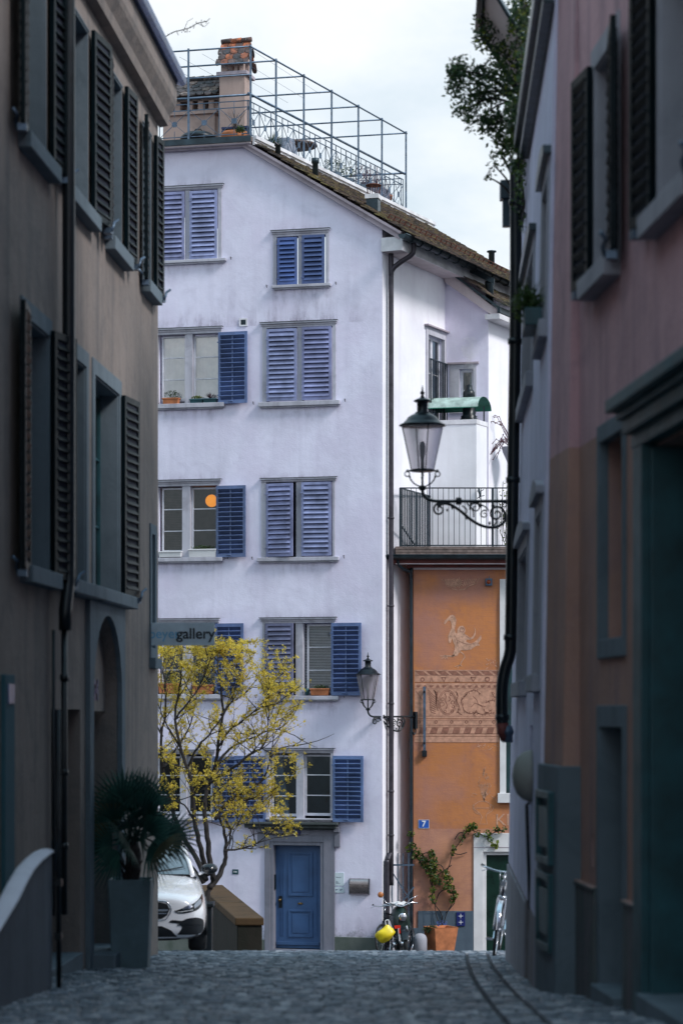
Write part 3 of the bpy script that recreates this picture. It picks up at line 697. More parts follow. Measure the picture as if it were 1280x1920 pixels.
# letter box: curved steel drum
r = F.rect(657, 1647, 692, 1677); cu, cz_ = (r[0]+r[1])/2, (r[2]+r[3])/2; wd, hh = (r[1]-r[0]), r[3]-r[2]
t = thing('letter_box', 'curved stainless steel letter box on the lilac wall', 'letter box', F.M @ Matrix.Translation((cu, 0, cz_)))
prof = [(0, hh/2)]
for j in range(13):
    a = R(90 - j*15); prof.append((-.03-.07*math.cos(a) if j else -.03, hh/2*math.sin(a)))
prof.append((0, -hh/2))
M_['brushed'] = simple('brushed_steel', (.42,.36,.36), .3, .95, var=.1, bmp=0)
q = MB(wm(t)); n = len(prof); vs = [(-wd/2, y_, z_) for y_, z_ in prof] + [(wd/2, y_, z_) for y_, z_ in prof]
q.add(vs, [(i, i+1, n+i+1, n+i) for i in range(n-1)], True); q.add(vs, [tuple(range(n))[::-1], tuple(range(n, 2*n))]); q.build('body', M_['brushed'], t)
q = MB(wm(t)); q.box(-wd/2-.012, -wd/2, -.1, 0, -hh/2, hh/2); q.box(wd/2, wd/2+.012, -.1, 0, -hh/2, hh/2); q.build('end_cap', M_['black'], t, .01)
q = MB(wm(t)); q.box(-wd/2, wd/2, -.106, -.09, .035, .045); q.build('flap_edge', M_['chrome'], t)

# orange paper lantern hanging in the window
M_['lanternglow'] = simple('orange_paper', (.9,.38,.02), .6, var=.05, bmp=0)
_n = M_['lanternglow'].node_tree; _b = _n.nodes['Principled BSDF']; _b.inputs['Emission Color'].default_value = (1,.30,.008,1); _b.inputs['Emission Strength'].default_value = 1.0
c = F.at(397, 939, -.45)
t = thing('paper_lantern', 'glowing orange paper lantern hanging behind the window pane', 'lamp', Matrix.Translation(c))
q = MB(wm(t)); q.lathe([(.13*math.sin(R(a))+.001, -.13*math.cos(R(a))) for a in range(0, 181, 9)], 24); q.build('shade', M_['lanternglow'], t)
q = MB(wm(t)); q.tube([(0,0,.13), (0,0,.55)], .004, 5); q.tube([(0,0,-.13), (0,0,-.30)], .004, 5); q.build('cord', M_['black'], t)

# ---------------- roof, gable verge, terrace slab
ZT = F.uv(468, 262)[1]                 # terrace level
va, vb = F.uv(455, 262, .12), F.uv(750, 432, .12)
mb = MB(F.M); th_ = .13
# stone-grey verge board under the tiles
mb.poly([(va[0], va[1]-.02), (vb[0], vb[1]-.06), (vb[0], vb[1]-.06-th_), (va[0], va[1]-th_-.02)][::-1], y=-.14, thick=.14)
mb.box(UL, va[0], -.14, 0, va[1]-th_-.02, va[1]-.03)
roof = MB(S.M)
verge = mb.build('verge_board', M_['board'], HOUSE, .006)
# tile field: from ridge line down to the eave, running back along S.u
q = MB(); tm = []
p0 = F.w(va[0], -.2, va[1]+.02); p1 = F.w(vb[0]+.04, -.2, vb[1]-.02)
down = (p1-p0); Lr = down.length; dn = down.normalized(); al = S.u.copy(); nrm = al.cross(dn).normalized()
if nrm.z < 0: nrm = -nrm
rows = 24; rt = random.Random(5); depth = 9.5
for i in range(rows+3):
    t0 = i*Lr/rows - .02
    nT = int(depth/.19)
    for j in range(nT):
        a = j*.19 + (i % 2)*.095 + rt.uniform(-.01,.01); wd = .178; L = Lr/rows*1.9
        lift = .035 + rt.uniform(-.008,.014); base = p0 + dn*t0 + al*a + nrm*.02
        s0 = base; s1 = base + al*wd
        e0 = base + dn*L + nrm*lift*.0; 
        A, B = s0 + nrm*.0, s1 + nrm*.0
        C, D = s1 + dn*L + nrm*lift, s0 + dn*L + nrm*lift
        tk = nrm*.022
        q.add([A, B, C, D, A+tk, B+tk, C+tk, D+tk], [(0,1,2,3),(7,6,5,4),(0,4,5,1),(1,5,6,2),(2,6,7,3),(3,7,4,0)])
def tilemat(name, cols):
    m, nt_, bs = _nt(name); v, _ = coords(nt_); ri = N(nt_, 'ShaderNodeNewGeometry').outputs['Random Per Island']
    c = ramp(nt_, ri, cols); c = mixc(nt_, ramp(nt_, noise(nt_, v, 9, 5, .7), [(.42, 0.), (.62, .9)]), c, (.03,.03,.03))
    c = mixc(nt_, ramp(nt_, noise(nt_, v, 14, 4, .7, 1), [(.62, 0.), (.68, .8)]), c, (.45,.45,.46))
    nt_.links.new(c, bs.inputs['Base Color']); bs.inputs['Roughness'].default_value = .9; bump(nt_, bs, noise(nt_, v, 60, 4), .5, .005); return m
M_['tiles'] = tilemat('mossy_roof_tiles', [(0, (.07,.06,.055)), (.3, (.14,.095,.08)), (.6, (.21,.15,.11)), (.86, (.26,.21,.08)), (1, (.13,.12,.12))])
M_['tileorange'] = tilemat('lichened_orange_tiles', [(0, (.06,.06,.07)), (.42, (.14,.08,.07)), (.5, (.42,.13,.06)), (.8, (.55,.17,.07)), (1, (.12,.09,.09))])
roof = q.build('roof', M_['tiles'], HOUSE)
mb = MB(); # boarding under the tiles and eave soffit
A = p0 - nrm*.02; B = p1 - nrm*.02; mb.add([A, B, B+al*depth, A+al*depth, A-nrm*.05, B-nrm*.05, B+al*depth-nrm*.05, A+al*depth-nrm*.05], [(0,1,2,3),(7,6,5,4),(0,4,5,1),(1,5,6,2),(2,6,7,3),(3,7,4,0)])
mb.build('roof_boarding', M_['board'], roof)
ze = vb[1]-.10; over = .46     # eave on the S side
mb = MB(S.M); mb.box(-.05, depth, -over, 0, ze-.30, ze-.275); 
for k in range(32): mb.box(k*.3-.03, k*.3-.02, -over, 0, ze-.304, ze-.30)
mb.build('eave_soffit', M_['soffit'], roof)
mb = MB(S.M); mb.box(-.05, depth, -over-.02, -over, ze-.31, ze+.02); mb.box(-.055, -.05, -over, -.002, ze-.3, ze-.02)
mb.build('eave_board', M_['whiteboard'], roof)
gp = MB(S.M); gy = -over-.11; gr = .085; vs = []; nn_ = 11
for x in (-.30, depth):
    for k in range(nn_):
        a = math.pi + math.pi*k/(nn_-1); vs.append((x, gy+gr*math.cos(a), ze-.03+gr*1.1*math.sin(a)))
gp.add(vs, [(k, k+1, nn_+k+1, nn_+k) for k in range(nn_-1)], True)
gp.add([(v[0], gy+(v[1]-gy)*.9, v[2]+.004) for v in vs], [(nn_+k, nn_+k+1, k+1, k) for k in range(nn_-1)], True)
gp.add([vs[k] for k in range(nn_)], [tuple(range(nn_))])
gp.tube([(-.30, gy-gr, ze-.03), (depth, gy-gr, ze-.03)], .014, 6)
for k in range(20): 
    x = k*.5+.1; gp.tube([(x, gy-gr*1.08*math.cos(R(a)), ze-.03-gr*1.2*math.sin(R(a))) for a in range(0, 181, 20)], .012, 5)
gp.build('gutter', M_['gutter'], roof)
q = MB()   # snow guards
for j in range(34):
    b_ = p1 - dn*.42 + al*(j*.28+.1) + nrm*.05; q.bar(b_, b_+nrm*.12, .022)
for hh_ in (.05, .12): q.tube([p1-dn*.42+al*.1+nrm*(.05+hh_), p1-dn*.42+al*9.3+nrm*(.05+hh_)], .008, 5)
M_['rust'] = simple('rusted_iron', (.13,.045,.03), .8, .3, var=.4, scale=10); q.build('snow_guard', M_['rust'], roof)
# roof hooks scattered on the tiles
# downpipe of the side gutter
px = [(779,455),(778,470),(770,480),(758,487),(742,494),(737,505),(736,530)]
pts = [S.w(.12, gy, ze-.10), S.w(.12, gy, ze-.28), S.w(.13, gy+.08, ze-.42)]
uu = .28
pts = [S.w(.30, gy, ze-.08), S.w(.30, gy, ze-.26), S.w(.29, gy+.06, ze-.36), S.w(.27, -.30, ze-.48), S.w(.24, -.13, ze-.62), S.w(.23, -.10, ze-.78), S.w(.23, -.10, ze-1.1), S.w(.23, -.10, gz(49)+2.35), S.w(.22, -.09, gz(49)+2.15), S.w(.12, -.07, gz(49)+1.98), S.w(.09, -.07, gz(49)+1.8), S.w(.09, -.07, gz(49)-.1)]
q = MB(); q.tube(catmull(pts, 5), .052, 12)
for z in (9.0, 7.2, 5.2, 3.4, 2.5): q.tube([S.w(.23, -.10, z-.02), S.w(.23, -.10, z+.02)], .062, 12)
q.build('downpipe', M_['copper'], HOUSE)

# terrace slab with dark metal edge
mb = MB(F.M); e = F.uv(470, 258, .3)[0]
mb.box(UL, e, -.30, -.26, ZT-.10, ZT+.02); mb.build('roof_edge_metal', M_['gutter'], HOUSE)
mb = MB(F.M); mb.box(UL, e-.02, -.26, .3, ZT-.13, ZT-.09)
for k in range(22): mb.box(UL+k*.3, UL+k*.3+.012, -.255, .0, ZT-.134, ZT-.13)
mb.build('front_soffit', M_['soffit'], HOUSE)
mb = MB()
a0 = F.w(e, -.26, 0); L_ = 8.6
quad = [a0, a0+al*L_, a0+al*L_-F.u*5, F.w(UL, -.26, 0)]
mb.add([Vector((p.x, p.y, ZT-.09)) for p in quad] + [Vector((p.x, p.y, ZT)) for p in quad], [(3,2,1,0),(4,5,6,7),(0,1,5,4),(1,2,6,5),(2,3,7,6),(3,0,4,7)])
mb.build('terrace_deck', M_['wood'], HOUSE)
mb = MB(Plane(a0.x, a0.y, al.x, al.y).M); mb.box(.05, L_+1.2, -.05, -.005, ZT-.16, ZT+.03); mb.box(.05, L_+1.2, -.09, -.05, ZT-.04, ZT+.03); mb.build('terrace_edge_board', M_['whiteboard'], HOUSE)
# ------------------------------------------------------------------ roof terrace: frame, railings, chimneys, plants
TP = Plane(a0.x, a0.y, al.x, al.y)     # right edge of the terrace, u runs back
def tu(px):                            # distance along that edge for a photo column
    return TP.uv(px, 300)[0]
ZTOP = F.uv(468, 88, .2)[1]
TF = thing('roof_pergola', 'tall blue-grey steel pergola frame with railings around the roof terrace', 'metal frame', TP.M)
inw = F.u * -1
def tp(u, d, z): return TP.o + al*u + inw*d + Vector((0,0,z))   # d runs along the front towards the left
sidepx = [468, 520, 572, 624, 674, 718, 763]; us = [max(.02, tu(p)) for p in sidepx]
posts = [(us[0]+.02, .03)] + [(u, .03) for u in us[1:]] + [(.02, 1.36), (.02, 2.9), (.02, 4.4), (us[-1], 3.4)]
for (u, d) in posts:
    q = MB(); q.bar(tp(u, d, ZT), tp(u, d, ZTOP+.04), .042); q.build('post', M_['steel'], TF)
q = MB()
q.tube([tp(0, .03, ZTOP), tp(us[-1]+.05, .03, ZTOP)], .018, 6); q.tube([tp(.02, 0, ZTOP), tp(.02, 5.2, ZTOP)], .018, 6)
for u in us[1:]: q.tube([tp(u, 0, ZTOP), tp(u, 3.4, ZTOP)], .018, 6)
q.tube([tp(.02, 0, ZTOP-.58), tp(.02, 5, ZTOP-.58)], .016, 6)
q.build('top_rail', M_['steel'], TF)
q = MB()
for k in range(7): q.tube([tp(.1+k*.1, .1+k*.55, ZTOP-.01), tp(us[3]+k*.3, .3+k*.5, ZTOP-.03)], .0035, 4)
q.build('wire', M_['steel'], TF)
ZR = F.uv(468, 176, .2)[1]
q = MB(); q.tube([tp(0, .06, ZR), tp(us[-1], .06, ZR)], .026, 8); q.tube([tp(.04, 0, ZR-.02), tp(.04, 5, ZR-.02)], .024, 8); q.tube([tp(us[-1]-.1, 0, ZR), tp(us[-1]-.1, 3.4, ZR)], .024, 8); q.build('handrail', M_['steel'], TF)
def rosette(q, c, M, r=.07):
    pts = []
    for k in range(16):
        a = 2*math.pi*k/16; rr = r*(1 if k % 2 else .72); pts.append((c[0]+rr*math.cos(a), c[1]+rr*math.sin(a)))
    q.poly(pts, y=-.006, thick=.012, M=M)
def lattice(P_, u0, u1, z0, z1, name, step=.52):
    q = MB(P_.M)
    for z in (z0+.07, z1-.13, z1): q.bar((u0, 0, z), (u1, 0, z), .018)
    n = int((u1-u0)/step)
    for k in range(n+1):
        u = u0 + (u1-u0)*k/n; q.bar((u, 0, z0), (u, 0, z1), .016)
        if k < n:
            v = u + (u1-u0)/n; m = (u+v)/2
            q.bar((u, 0, z0+.07), (v, 0, z1-.13), .011); q.bar((v, 0, z0+.07), (u, 0, z1-.13), .011)
            q.bar((m, 0, z1-.26), (m, 0, z1), .011); q.bar((m, 0, z0), (m, 0, z0+.20), .011)
            rosette(q, (m, (z0+z1)/2-.03), None)
    return q.build(name, M_['steel'], TF)
lattice(Plane(tp(0,.10,0).x, tp(0,.10,0).y, al.x, al.y), .05, us[-1], ZT+.02, ZR-.13, 'lattice_railing')
fp = tp(.08, 4.6, 0); lattice(Plane(fp.x, fp.y, F.u.x, F.u.y), 0, 4.52, ZT+.02, ZR-.13, 'lattice_railing', .62)
fp = tp(us[-1]-.12, 3.3, 0); lattice(Plane(fp.x, fp.y, F.u.x, F.u.y), 0, 3.2, ZT+.02, ZR-.13, 'lattice_railing', .5)

def tiled_cap(q, M, w, d, z0, h, rows=4, cols=5, jt=random.Random(2)):
    """little gabled roof, ridge along x; scalloped tiles as overlapping plates"""
    sl = math.atan2(h, d/2); L = math.hypot(h, d/2)
    for sgn in (-1, 1):
        for i in range(rows):
            t0 = i/rows
            for j in range(cols + (i % 2)):
                x = -w/2 + (j + (0 if i % 2 == 0 else -.5))*w/cols; x0, x1 = max(-w/2-.03, x+.004), min(w/2+.03, x+w/cols-.004)
                if x1-x0 < .02: continue
                ya, za = sgn*(d/2*t0), z0+h*(1-t0); yb, zb = sgn*(d/2*(t0+1.35/rows)), z0+h*(1-(t0+1.35/rows))
                lf_ = .03+jt.uniform(-.008,.012); pts = []; xm = (x0+x1)/2; r_ = (x1-x0)/2
                low = []
                for k in range(7):
                    a = math.pi*k/6; tt = 1-.30*(1-math.sin(a)); low.append((xm+r_*math.cos(a), ya+(yb-ya)*tt, za+(zb-za)*tt+lf_))
                loop = [(x0, ya, za+.005), (x1, ya, za+.005)] + low
                n = len(loop); vs = loop + [(a_, b_, c_-.028) for a_, b_, c_ in loop]
                q.add(vs, [tuple(range(n)), tuple(range(n, 2*n))[::-1]] + [(i_, n+i_, n+(i_+1)%n, (i_+1)%n) for i_ in range(n)], False, 0, M)
    q.M = M
    for j in range(cols-1):
        x = -w/2 + j*w/(cols-1); q.tube([(x, 0, z0+h+.035), (x+w/(cols-1)*1.05, 0, z0+h+.05)], .055, 8)
    q.M = Matrix()
# tall chimney
cu_ = F.uv(443, 200, -1.6); CM = F.M @ Matrix.Translation((cu_[0], 1.6, 0))
sx = 51.2/FP
M_['chimrender'] = plaster('chimney_render', (.42,.32,.29), (.2,.15,.14), .6, .5, .4, 50)
def cz2(py, dd=1.6): return F.uv(443, py, -dd)[1]
q = MB(CM); q.box(-.30, .27, -.26, .26, ZT, cz2(147)); ch = q.build('chimney', M_['chimrender'], HOUSE, .01)
q = MB(CM); q.box(-.35, .33, -.32, .32, cz2(147), cz2(140)); q.build('cap_slab', M_['board'], ch, .01)
q = MB(CM)
for x0, x1 in ((-.27, -.13), (.02, .09), (.14, .24)):
    for y0 in (-.24, .14): q.box(x0, x1, y0, y0+.1, cz2(140), cz2(112))
q.box(-.27, .27, -.24, .24, cz2(118), cz2(112))
q.build('flue_pillar', M_['chimrender'], ch, .005)
q = MB(); tiled_cap(q, CM, .66, .72, cz2(127), cz2(80)-cz2(127), 4, 4); q.build('tiled_cap', M_['tileorange'], ch)
# wide low chimney to its left
cu2 = F.uv(365, 200, -1.9); C2 = F.M @ Matrix.Translation((cu2[0], 1.9, 0))
def cz3(py): return F.uv(365, py, -1.9)[1]
q = MB(C2); q.box(-.62, .55, -.3, .3, ZT, cz3(222)); q.box(-.68, .60, -.36, .36, cz3(222), cz3(214))

for x in (-.55, -.30, -.02, .22, .46): q.box(x-.06, x+.06, -.28, .28, cz3(214), cz3(184))
ch2 = q.build('chimney', M_['chimrender'], HOUSE, .01)
q = MB(C2); q.box(-.62, .60, -.28, .28, cz3(196), cz3(184)); q.build('lintel_slab', M_['wood'], ch2)
q = MB(); tiled_cap(q, C2, 1.25, .95, cz3(188), cz3(152)-cz3(188), 4, 7, random.Random(8)); q.build('tiled_cap', tilemat('grey_lichen_tiles', [(0, (.06,.06,.07)), (.5, (.15,.12,.12)), (.85, (.22,.16,.13)), (1, (.10,.09,.10))]), ch2)

def blade_clump(q, c, n, h, spread, w=.02, rg=rng, curve=.5):
    for k in range(n):
        a = rg.uniform(0, 6.283); l = h*rg.uniform(.6, 1.1); s = spread*rg.uniform(.2, 1); dx, dy = math.cos(a), math.sin(a); px, py = -dy*w/2, dx*w/2
        P = [Vector(c)+Vector((dx*s*t, dy*s*t, l*(t - curve*t*t*(s/spread)))) for t in (0, .35, .7, 1)]
        ws = [1, 1, .7, .1]; vs = []
        for p_, ww in zip(P, ws): vs += [(p_.x-px*ww, p_.y-py*ww, p_.z), (p_.x+px*ww, p_.y+py*ww, p_.z)]
        q.add(vs, [(2*i, 2*i+1, 2*i+3, 2*i+2) for i in range(3)], True)
def leaf_cloud(q, c, rad, n, size, rg=rng, shell=0.):
    c = Vector(c)
    for k in range(n):
        while True:
            v = Vector((rg.uniform(-1,1), rg.uniform(-1,1), rg.uniform(-1,1)))
            if shell <= v.length <= 1: break
        p = c + Vector((v.x*rad[0], v.y*rad[1], v.z*rad[2])); leaf(q, p, size*rg.uniform(.6,1.3), rg)
def leaf(q, p, s, rg=rng, asp=.45):
    d = Vector((rg.gauss(0,1), rg.gauss(0,1), rg.gauss(0,1))).normalized(); e = d.orthogonal().normalized()
    e = (Matrix.Rotation(rg.uniform(0,6.28), 3, d) @ e) * s*asp; d = d*s
    q.add([p-d*.5, p+e*.5-d*.05, p+d*.5, p-e*.5-d*.05], [(0,1,2,3)])
def pot(name, label, x, y, z, r0, r1, h, mat, n=16, cat='plant pot', group=None):
    t = thing(name, label, cat, at(x, y, z), group)
    q = MB(wm(t)); q.lathe([(r0, 0), (r1, h*.86), (r1*1.08, h*.86), (r1*1.08, h), (r1*.92, h), (r1*.9, h*.9), (.01, h*.9)], n); q.build('pot', mat, t)
    return t
def onT(px, py_unused, dd):   # a point on the terrace for a photo column, dd behind the front edge
    p = F.at(px, 262, -dd); return p.x, p.y
x, y = onT(441, 0, .55)
t = thing('orange_tub', 'big round orange tub with a bare shrub beside the tall chimney', 'plant tub', at(x, y, ZT))
q = MB(wm(t)); q.lathe([(.24, 0), (.30, .24), (.28, .30), (.26, .28), (.01, .26)], 24); q.build('tub', M_['terra'], t)
q = MB(wm(t)); rr = random.Random(4)
for k in range(14):
    a = rr.uniform(0, 6.28); P = [Vector((0,0,.2))]; 
    for j in range(5): P.append(P[-1]+Vector((math.cos(a)*.035*j*.6+rr.uniform(-.03,.03), math.sin(a)*.03*j*.6+rr.uniform(-.03,.03), .11)))
    q.tube(P, [.008-.0012*j for j in range(6)], 4)
q.build('bare_shrub', M_['bark'], t)
x, y = onT(446, 0, .95); t = thing('blue_crate', 'dark blue slatted crate behind the orange tub on the terrace', 'crate', F.M @ Matrix.Translation((F.uv(444,240,-.95)[0], .95, ZT)))
q = MB(wm(t)); q.box(-.28, .28, -.15, .15, 0, .2)
for k in range(4): q.box(-.29, .29, -.16, .16, .24+k*.07, .285+k*.07)
for xx in (-.27, .25): q.box(xx, xx+.02, -.155, .155, .2, .5)
q.build('crate', simple('deep_blue_slats', (.02,.035,.11), .6), t)
x, y = onT(372, 0, .7); t = thing('kettle_grill', 'black lidded grill on the terrace in front of the wide chimney', 'grill', at(x, y, ZT))
q = MB(wm(t)); q.lathe([(.02,.18),(.30,.20),(.38,.24),(.39,.27),(.36,.31),(.26,.37),(.10,.41),(.01,.415)], 24); q.tube([(-.08,0,.42),(-.05,0,.46),(.05,0,.46),(.08,0,.42)], .012, 6)
q.build('kettle', M_['black'], t); q = MB(wm(t))
for a in (0, 2.1, 4.2): q = MB(wm(t)); q.tube([(.2*math.cos(a),.2*math.sin(a),.2),(.3*math.cos(a),.3*math.sin(a),0)], .012, 6); q.build('leg', M_['steel'], t)
def sideT(px, dd):    # along the terrace side
    p = tp(tu(px), dd, 0); return p.x, p.y
def terr_plant(name, label, px, dd, kind, s, mat, potmat=None, ph=.16, pr=.12):
    x, y = sideT(px, dd) if px > 470 else onT(px, 0, dd)
    t = thing(name, label, 'plant', at(x, y, ZT))
    if potmat: q = MB(wm(t)); q.lathe([(pr*.75,0),(pr,ph),(pr*.9,ph),(.01,ph*.9)], 16); q.build('pot', M_[potmat], t)
    q = MB(wm(t)); rr = random.Random(int(px))
    if kind == 'blade': blade_clump(q, (0,0,ph if potmat else 0), 60, s, s*.8, .02, rr)
    elif kind == 'ball': leaf_cloud(q, (0,0,(ph if potmat else 0)+s*.5), (s*.6, s*.6, s*.5), 260, .05, rr)
    q.build('foliage', M_[mat], t); return t
terr_plant('potted_plant', 'low lime plant on the terrace edge below the wide chimney', 367, .25, 'ball', .14, 'leaflime')
terr_plant('potted_plant', 'small green plant in terracotta pot at the front corner of the terrace', 477, .3, 'ball', .18, 'leafgreen', 'terra', .10, .09)
terr_plant('potted_plant', 'low mossy plant between the corner pot and the spiky plant', 500, .3, 'ball', .14, 'leaflime')
terr_plant('potted_plant', 'spiky green plant beside the grey sack on the terrace', 543, .35, 'blade', .40, 'leafgreen', 'slate')
x, y = sideT(568, .4); t = thing('covered_bundle', 'crumpled grey tarpaulin bundle standing by the railing', 'bundle', at(x, y, ZT))
q = MB(wm(t)); n = 18; prof = []; 
for i in range(9):
    z = i/8*.5; 
    for k in range(n):
        a = 6.283*k/n; r = .27*(1-.35*(i/8)**2)*(1+.12*math.sin(k*2.1+i)); q.v.append(wm(t) @ Vector((r*math.cos(a), r*math.sin(a), z))) 
for i in range(8):
    for k in range(n): q.f.append([i*n+k, i*n+(k+1)%n, (i+1)*n+(k+1)%n, (i+1)*n+k]); q.sm.append(True); q.mi.append(0)
q.f.append([8*n+k for k in range(n)]); q.sm.append(True); q.mi.append(0)
q.build('tarpaulin', simple('grey_tarpaulin', (.22,.25,.32), .7), t)
x, y = sideT(625, .9); t = thing('round_table', 'round dark garden table on one post on the roof terrace', 'table', at(x, y, ZT))
q = MB(wm(t)); q.lathe([(.01,.70),(.50,.70),(.52,.73),(.50,.75),(.01,.76)], 32); q.build('tabletop', M_['wood'], t)
q = MB(wm(t)); q.lathe([(.22,0),(.22,.02),(.03,.04),(.03,.70)], 12); q.build('leg', M_['black'], t)
for px, lab, mt, s in ((652,'dark bushy plant in the trough nearest the garden table','leafdark',.38), (676,'second dark bushy plant in the long trough on the terrace','leafgreen',.44), (700,'brownish dry bush at the end of the trough near the roof box','twig',.5)):
    terr_plant('potted_plant', lab, px, .35, 'ball', s, mt, 'slate', .24, .2)
x, y = sideT(722, .45); t = thing('wicker_basket', 'grey wicker planter with dry stems by the far terrace corner', 'planter', TP.M @ Matrix.Translation((tu(725), .3, ZT)))
q = MB(wm(t))
for k in range(9): q.box(-.55, .55, -.14, .14, .03+k*.04, .063+k*.04)
q.build('basket', simple('grey_wicker', (.19,.19,.25), .8, var=.3, scale=20), t); q = MB(wm(t)); rr = random.Random(9)
for k in range(26): xx = rr.uniform(-.5,.5); q.tube([(xx, 0, .36), (xx+rr.uniform(-.06,.06), rr.uniform(-.1,.1), .36+rr.uniform(.2,.5))], .006, 4); 
q.build('dry_stem', M_['twig'], t)
x, y = sideT(747, .3); t = pot('terracotta_pot', 'terracotta pot with thin stems at the far end of the terrace', x, y, ZT, .09, .14, .30, M_['terra'])
q = MB(wm(t)); rr = random.Random(11)
for k in range(9): q.tube([(0,0,.26), (rr.uniform(-.15,.15), rr.uniform(-.1,.1), .55+rr.uniform(0,.2))], .006, 4)
q.build('stem', M_['twig'], t)
# vents that pierce the tile roof are parts of the house
def roofpt(px, py):   # point on the tile plane below a photo pixel
    r = Vector(((px-HX)/FP, 1, (HY-py)/FP)); c0 = Vector((0,0,CZ)); t = (p0-c0).dot(nrm)/r.dot(nrm); return c0 + r*t
def vent_pipe(px, yb, yt, r=.055):
    P = roofpt(px, yb); D = P.y; h = (yb-yt)*D/FP
    q = MB(); q.lathe([(r,-.1),(r,h*.78),(r*1.5,h*.8),(r*1.5,h),(r*.6,h+.02)], 14, P); q.build('vent_pipe', M_['gutter'], HOUSE)
a_v = [(F.uv(p, 300)[0]) for p in (521, 591)]
def vp(px, yt, yb, dd, r):
    c = F.at(px, yb, -dd); h = F.at(px, yt, -dd).z - c.z
    q = MB(); q.lathe([(r,-.3),(r,h*.70),(r*1.35,h*.72),(r*1.35,h*.97),(r*.6,h)], 14, c); q.build('vent_pipe', M_['gutter'], HOUSE)
vp(521, 267, 290, .15, .055); vp(591, 296, 332, .45, .06); 
c = S.at(921, 490, -.3); 
q = MB(); q.lathe([(.07,-.3),(.07,.20),(.11,.21),(.11,.24),(.02,.26)], 14, c); q.build('vent_pipe', M_['gutter'], HOUSE)
c = F.at(700, 392, -.7); q = MB(F.M @ Matrix.Translation((F.uv(700,392,-.7)[0], .7, c.z))); q.box(-.13, .12, -.13, .13, -.25, .2); bx = q.build('roof_vent_box', M_['gutter'], HOUSE, .008)
q = MB(F.M @ Matrix.Translation((F.uv(700,392,-.7)[0], .7, c.z))); q.box(-.15, .14, -.15, .15, .2, .29); q.build('white_collar', M_['whiteboard'], bx)
q = MB(F.M @ Matrix.Translation((F.uv(700,392,-.7)[0], .7, c.z)))
for k in range(8):
    a = k*.785; q.bar((.12*math.cos(a), .12*math.sin(a), .29), (.15*math.cos(a), .15*math.sin(a), .48), .012)
q.lathe([(.01,.48),(.17,.48),(.16,.50),(.01,.54)], 14); q.build('wire_cowl', M_['rust'], bx)
# ------------------------------------------------------------------ wing of the lilac house, terrace and ochre house
def Spt(Z):   # distance along S where depth = Z
    return (Z-49)/S.u.y
U1 = Spt(52.1); wo = S.w(U1, 0, 0); WP = Plane(wo.x, wo.y, .970, -.242)
wz0 = 2.9; r = WP.rect(835, 700, 915, 800); ww = r[1]
zL = WP.uv(836, 522)[1]; zR = WP.uv(915, 578)[1]
wo_ = WP.rect(861, 692, 887, 770)
q = MB(WP.M); q.poly([(0, wz0), (ww, wz0), (ww, zR), (0, zL)], [rect_pts(*wo_)], 0, reveal=.2)
WS = Plane(WP.w(ww,0,0).x, WP.w(ww,0,0).y, S.u.x, S.u.y)
wing = q.build('wing_front_wall', M_['lilac'], HOUSE)
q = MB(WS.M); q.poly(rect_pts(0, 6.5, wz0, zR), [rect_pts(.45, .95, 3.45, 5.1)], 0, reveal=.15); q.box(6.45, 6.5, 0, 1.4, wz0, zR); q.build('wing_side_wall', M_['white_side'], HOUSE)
q = MB(WS.M); q.box(.45, .95, .13, .15, 3.45, 5.1); q.box(.68, .72, .10, .13, 3.45, 5.1); dr = q.build('terrace_door', M_['slate'], HOUSE)
# wing roof: lean-to
q = MB(WP.M); zz = .30
q.poly([(-.02, zL+.25), (ww+.28, zR-.01), (ww+.28, zR-.07), (-.02, zL+.19)][::-1], y=-.20, thick=.05)
wr = q.build('wing_verge_metal', M_['gutter'], HOUSE)
q = MB(WP.M); q.poly([(.02, zL+.19), (ww+.22, zR-.07), (ww+.22, zR-.26), (.02, zL-.10)][::-1], y=-.14, thick=.14); q.build('wing_verge_board', M_['soffit'], wr)
q = MB(WP.M); q.poly([(-.05, zL+.62), (ww+.10, zL-.02), (ww+.10, zL-.14), (-.05, zL+.42)][::-1], y=.15, thick=.05); q.build('upper_flashing', M_['gutter'], wr)
P0 = WP.w(-.02, -.2, zL+.30); P1 = WP.w(ww+.32, -.2, zR+.03); dn2 = (P1-P0).normalized(); L2 = (P1-P0).length; n2 = al.cross(dn2).normalized(); n2 = n2 if n2.z > 0 else -n2
q = MB(); rt = random.Random(15)
for i in range(9):
    t0 = i*L2/9-.01
    for j in range(18):
        a = j*.19+(i%2)*.095; b_ = P0+dn2*t0+al*a; lf_ = .035+rt.uniform(-.008,.014); L = L2/9*1.7
        A,B = b_, b_+al*.178; C,D = B+dn2*L+n2*lf_, A+dn2*L+n2*lf_; tk = n2*.022
        q.add([A,B,C,D,A+tk,B+tk,C+tk,D+tk], [(0,1,2,3),(7,6,5,4),(0,4,5,1),(1,5,6,2),(2,6,7,3),(3,7,4,0)])
q.build('wing_roof_tiles', M_['tiles'], wr)
q = MB(WS.M); q.box(-.2, 5, -.34, -.28, zR-.14, zR-.02); q.build('wing_gutter', M_['gutter'], wr)
q = MB(WS.M); q.box(-.2, 5, -.33, .0, zR-.27, zR-.16); q.build('wing_eave_board', M_['whiteboard'], wr)
c = WP.at(917, 545, -.3); q = MB(); q.lathe([(.09,-.3),(.09,.1),(.10,.12),(.10,.2)], 12, c); q.build('vent_pipe', M_['gutter'], HOUSE)
sr_ = WP.rect(843, 683, 893, 775); mb = MB(WP.M); ring(mb, sr_, (wo_[0]-.0, wo_[1], wo_[2], wo_[3]), -.03, .03); win = mb.build('window', M_['trim'], HOUSE, .004)
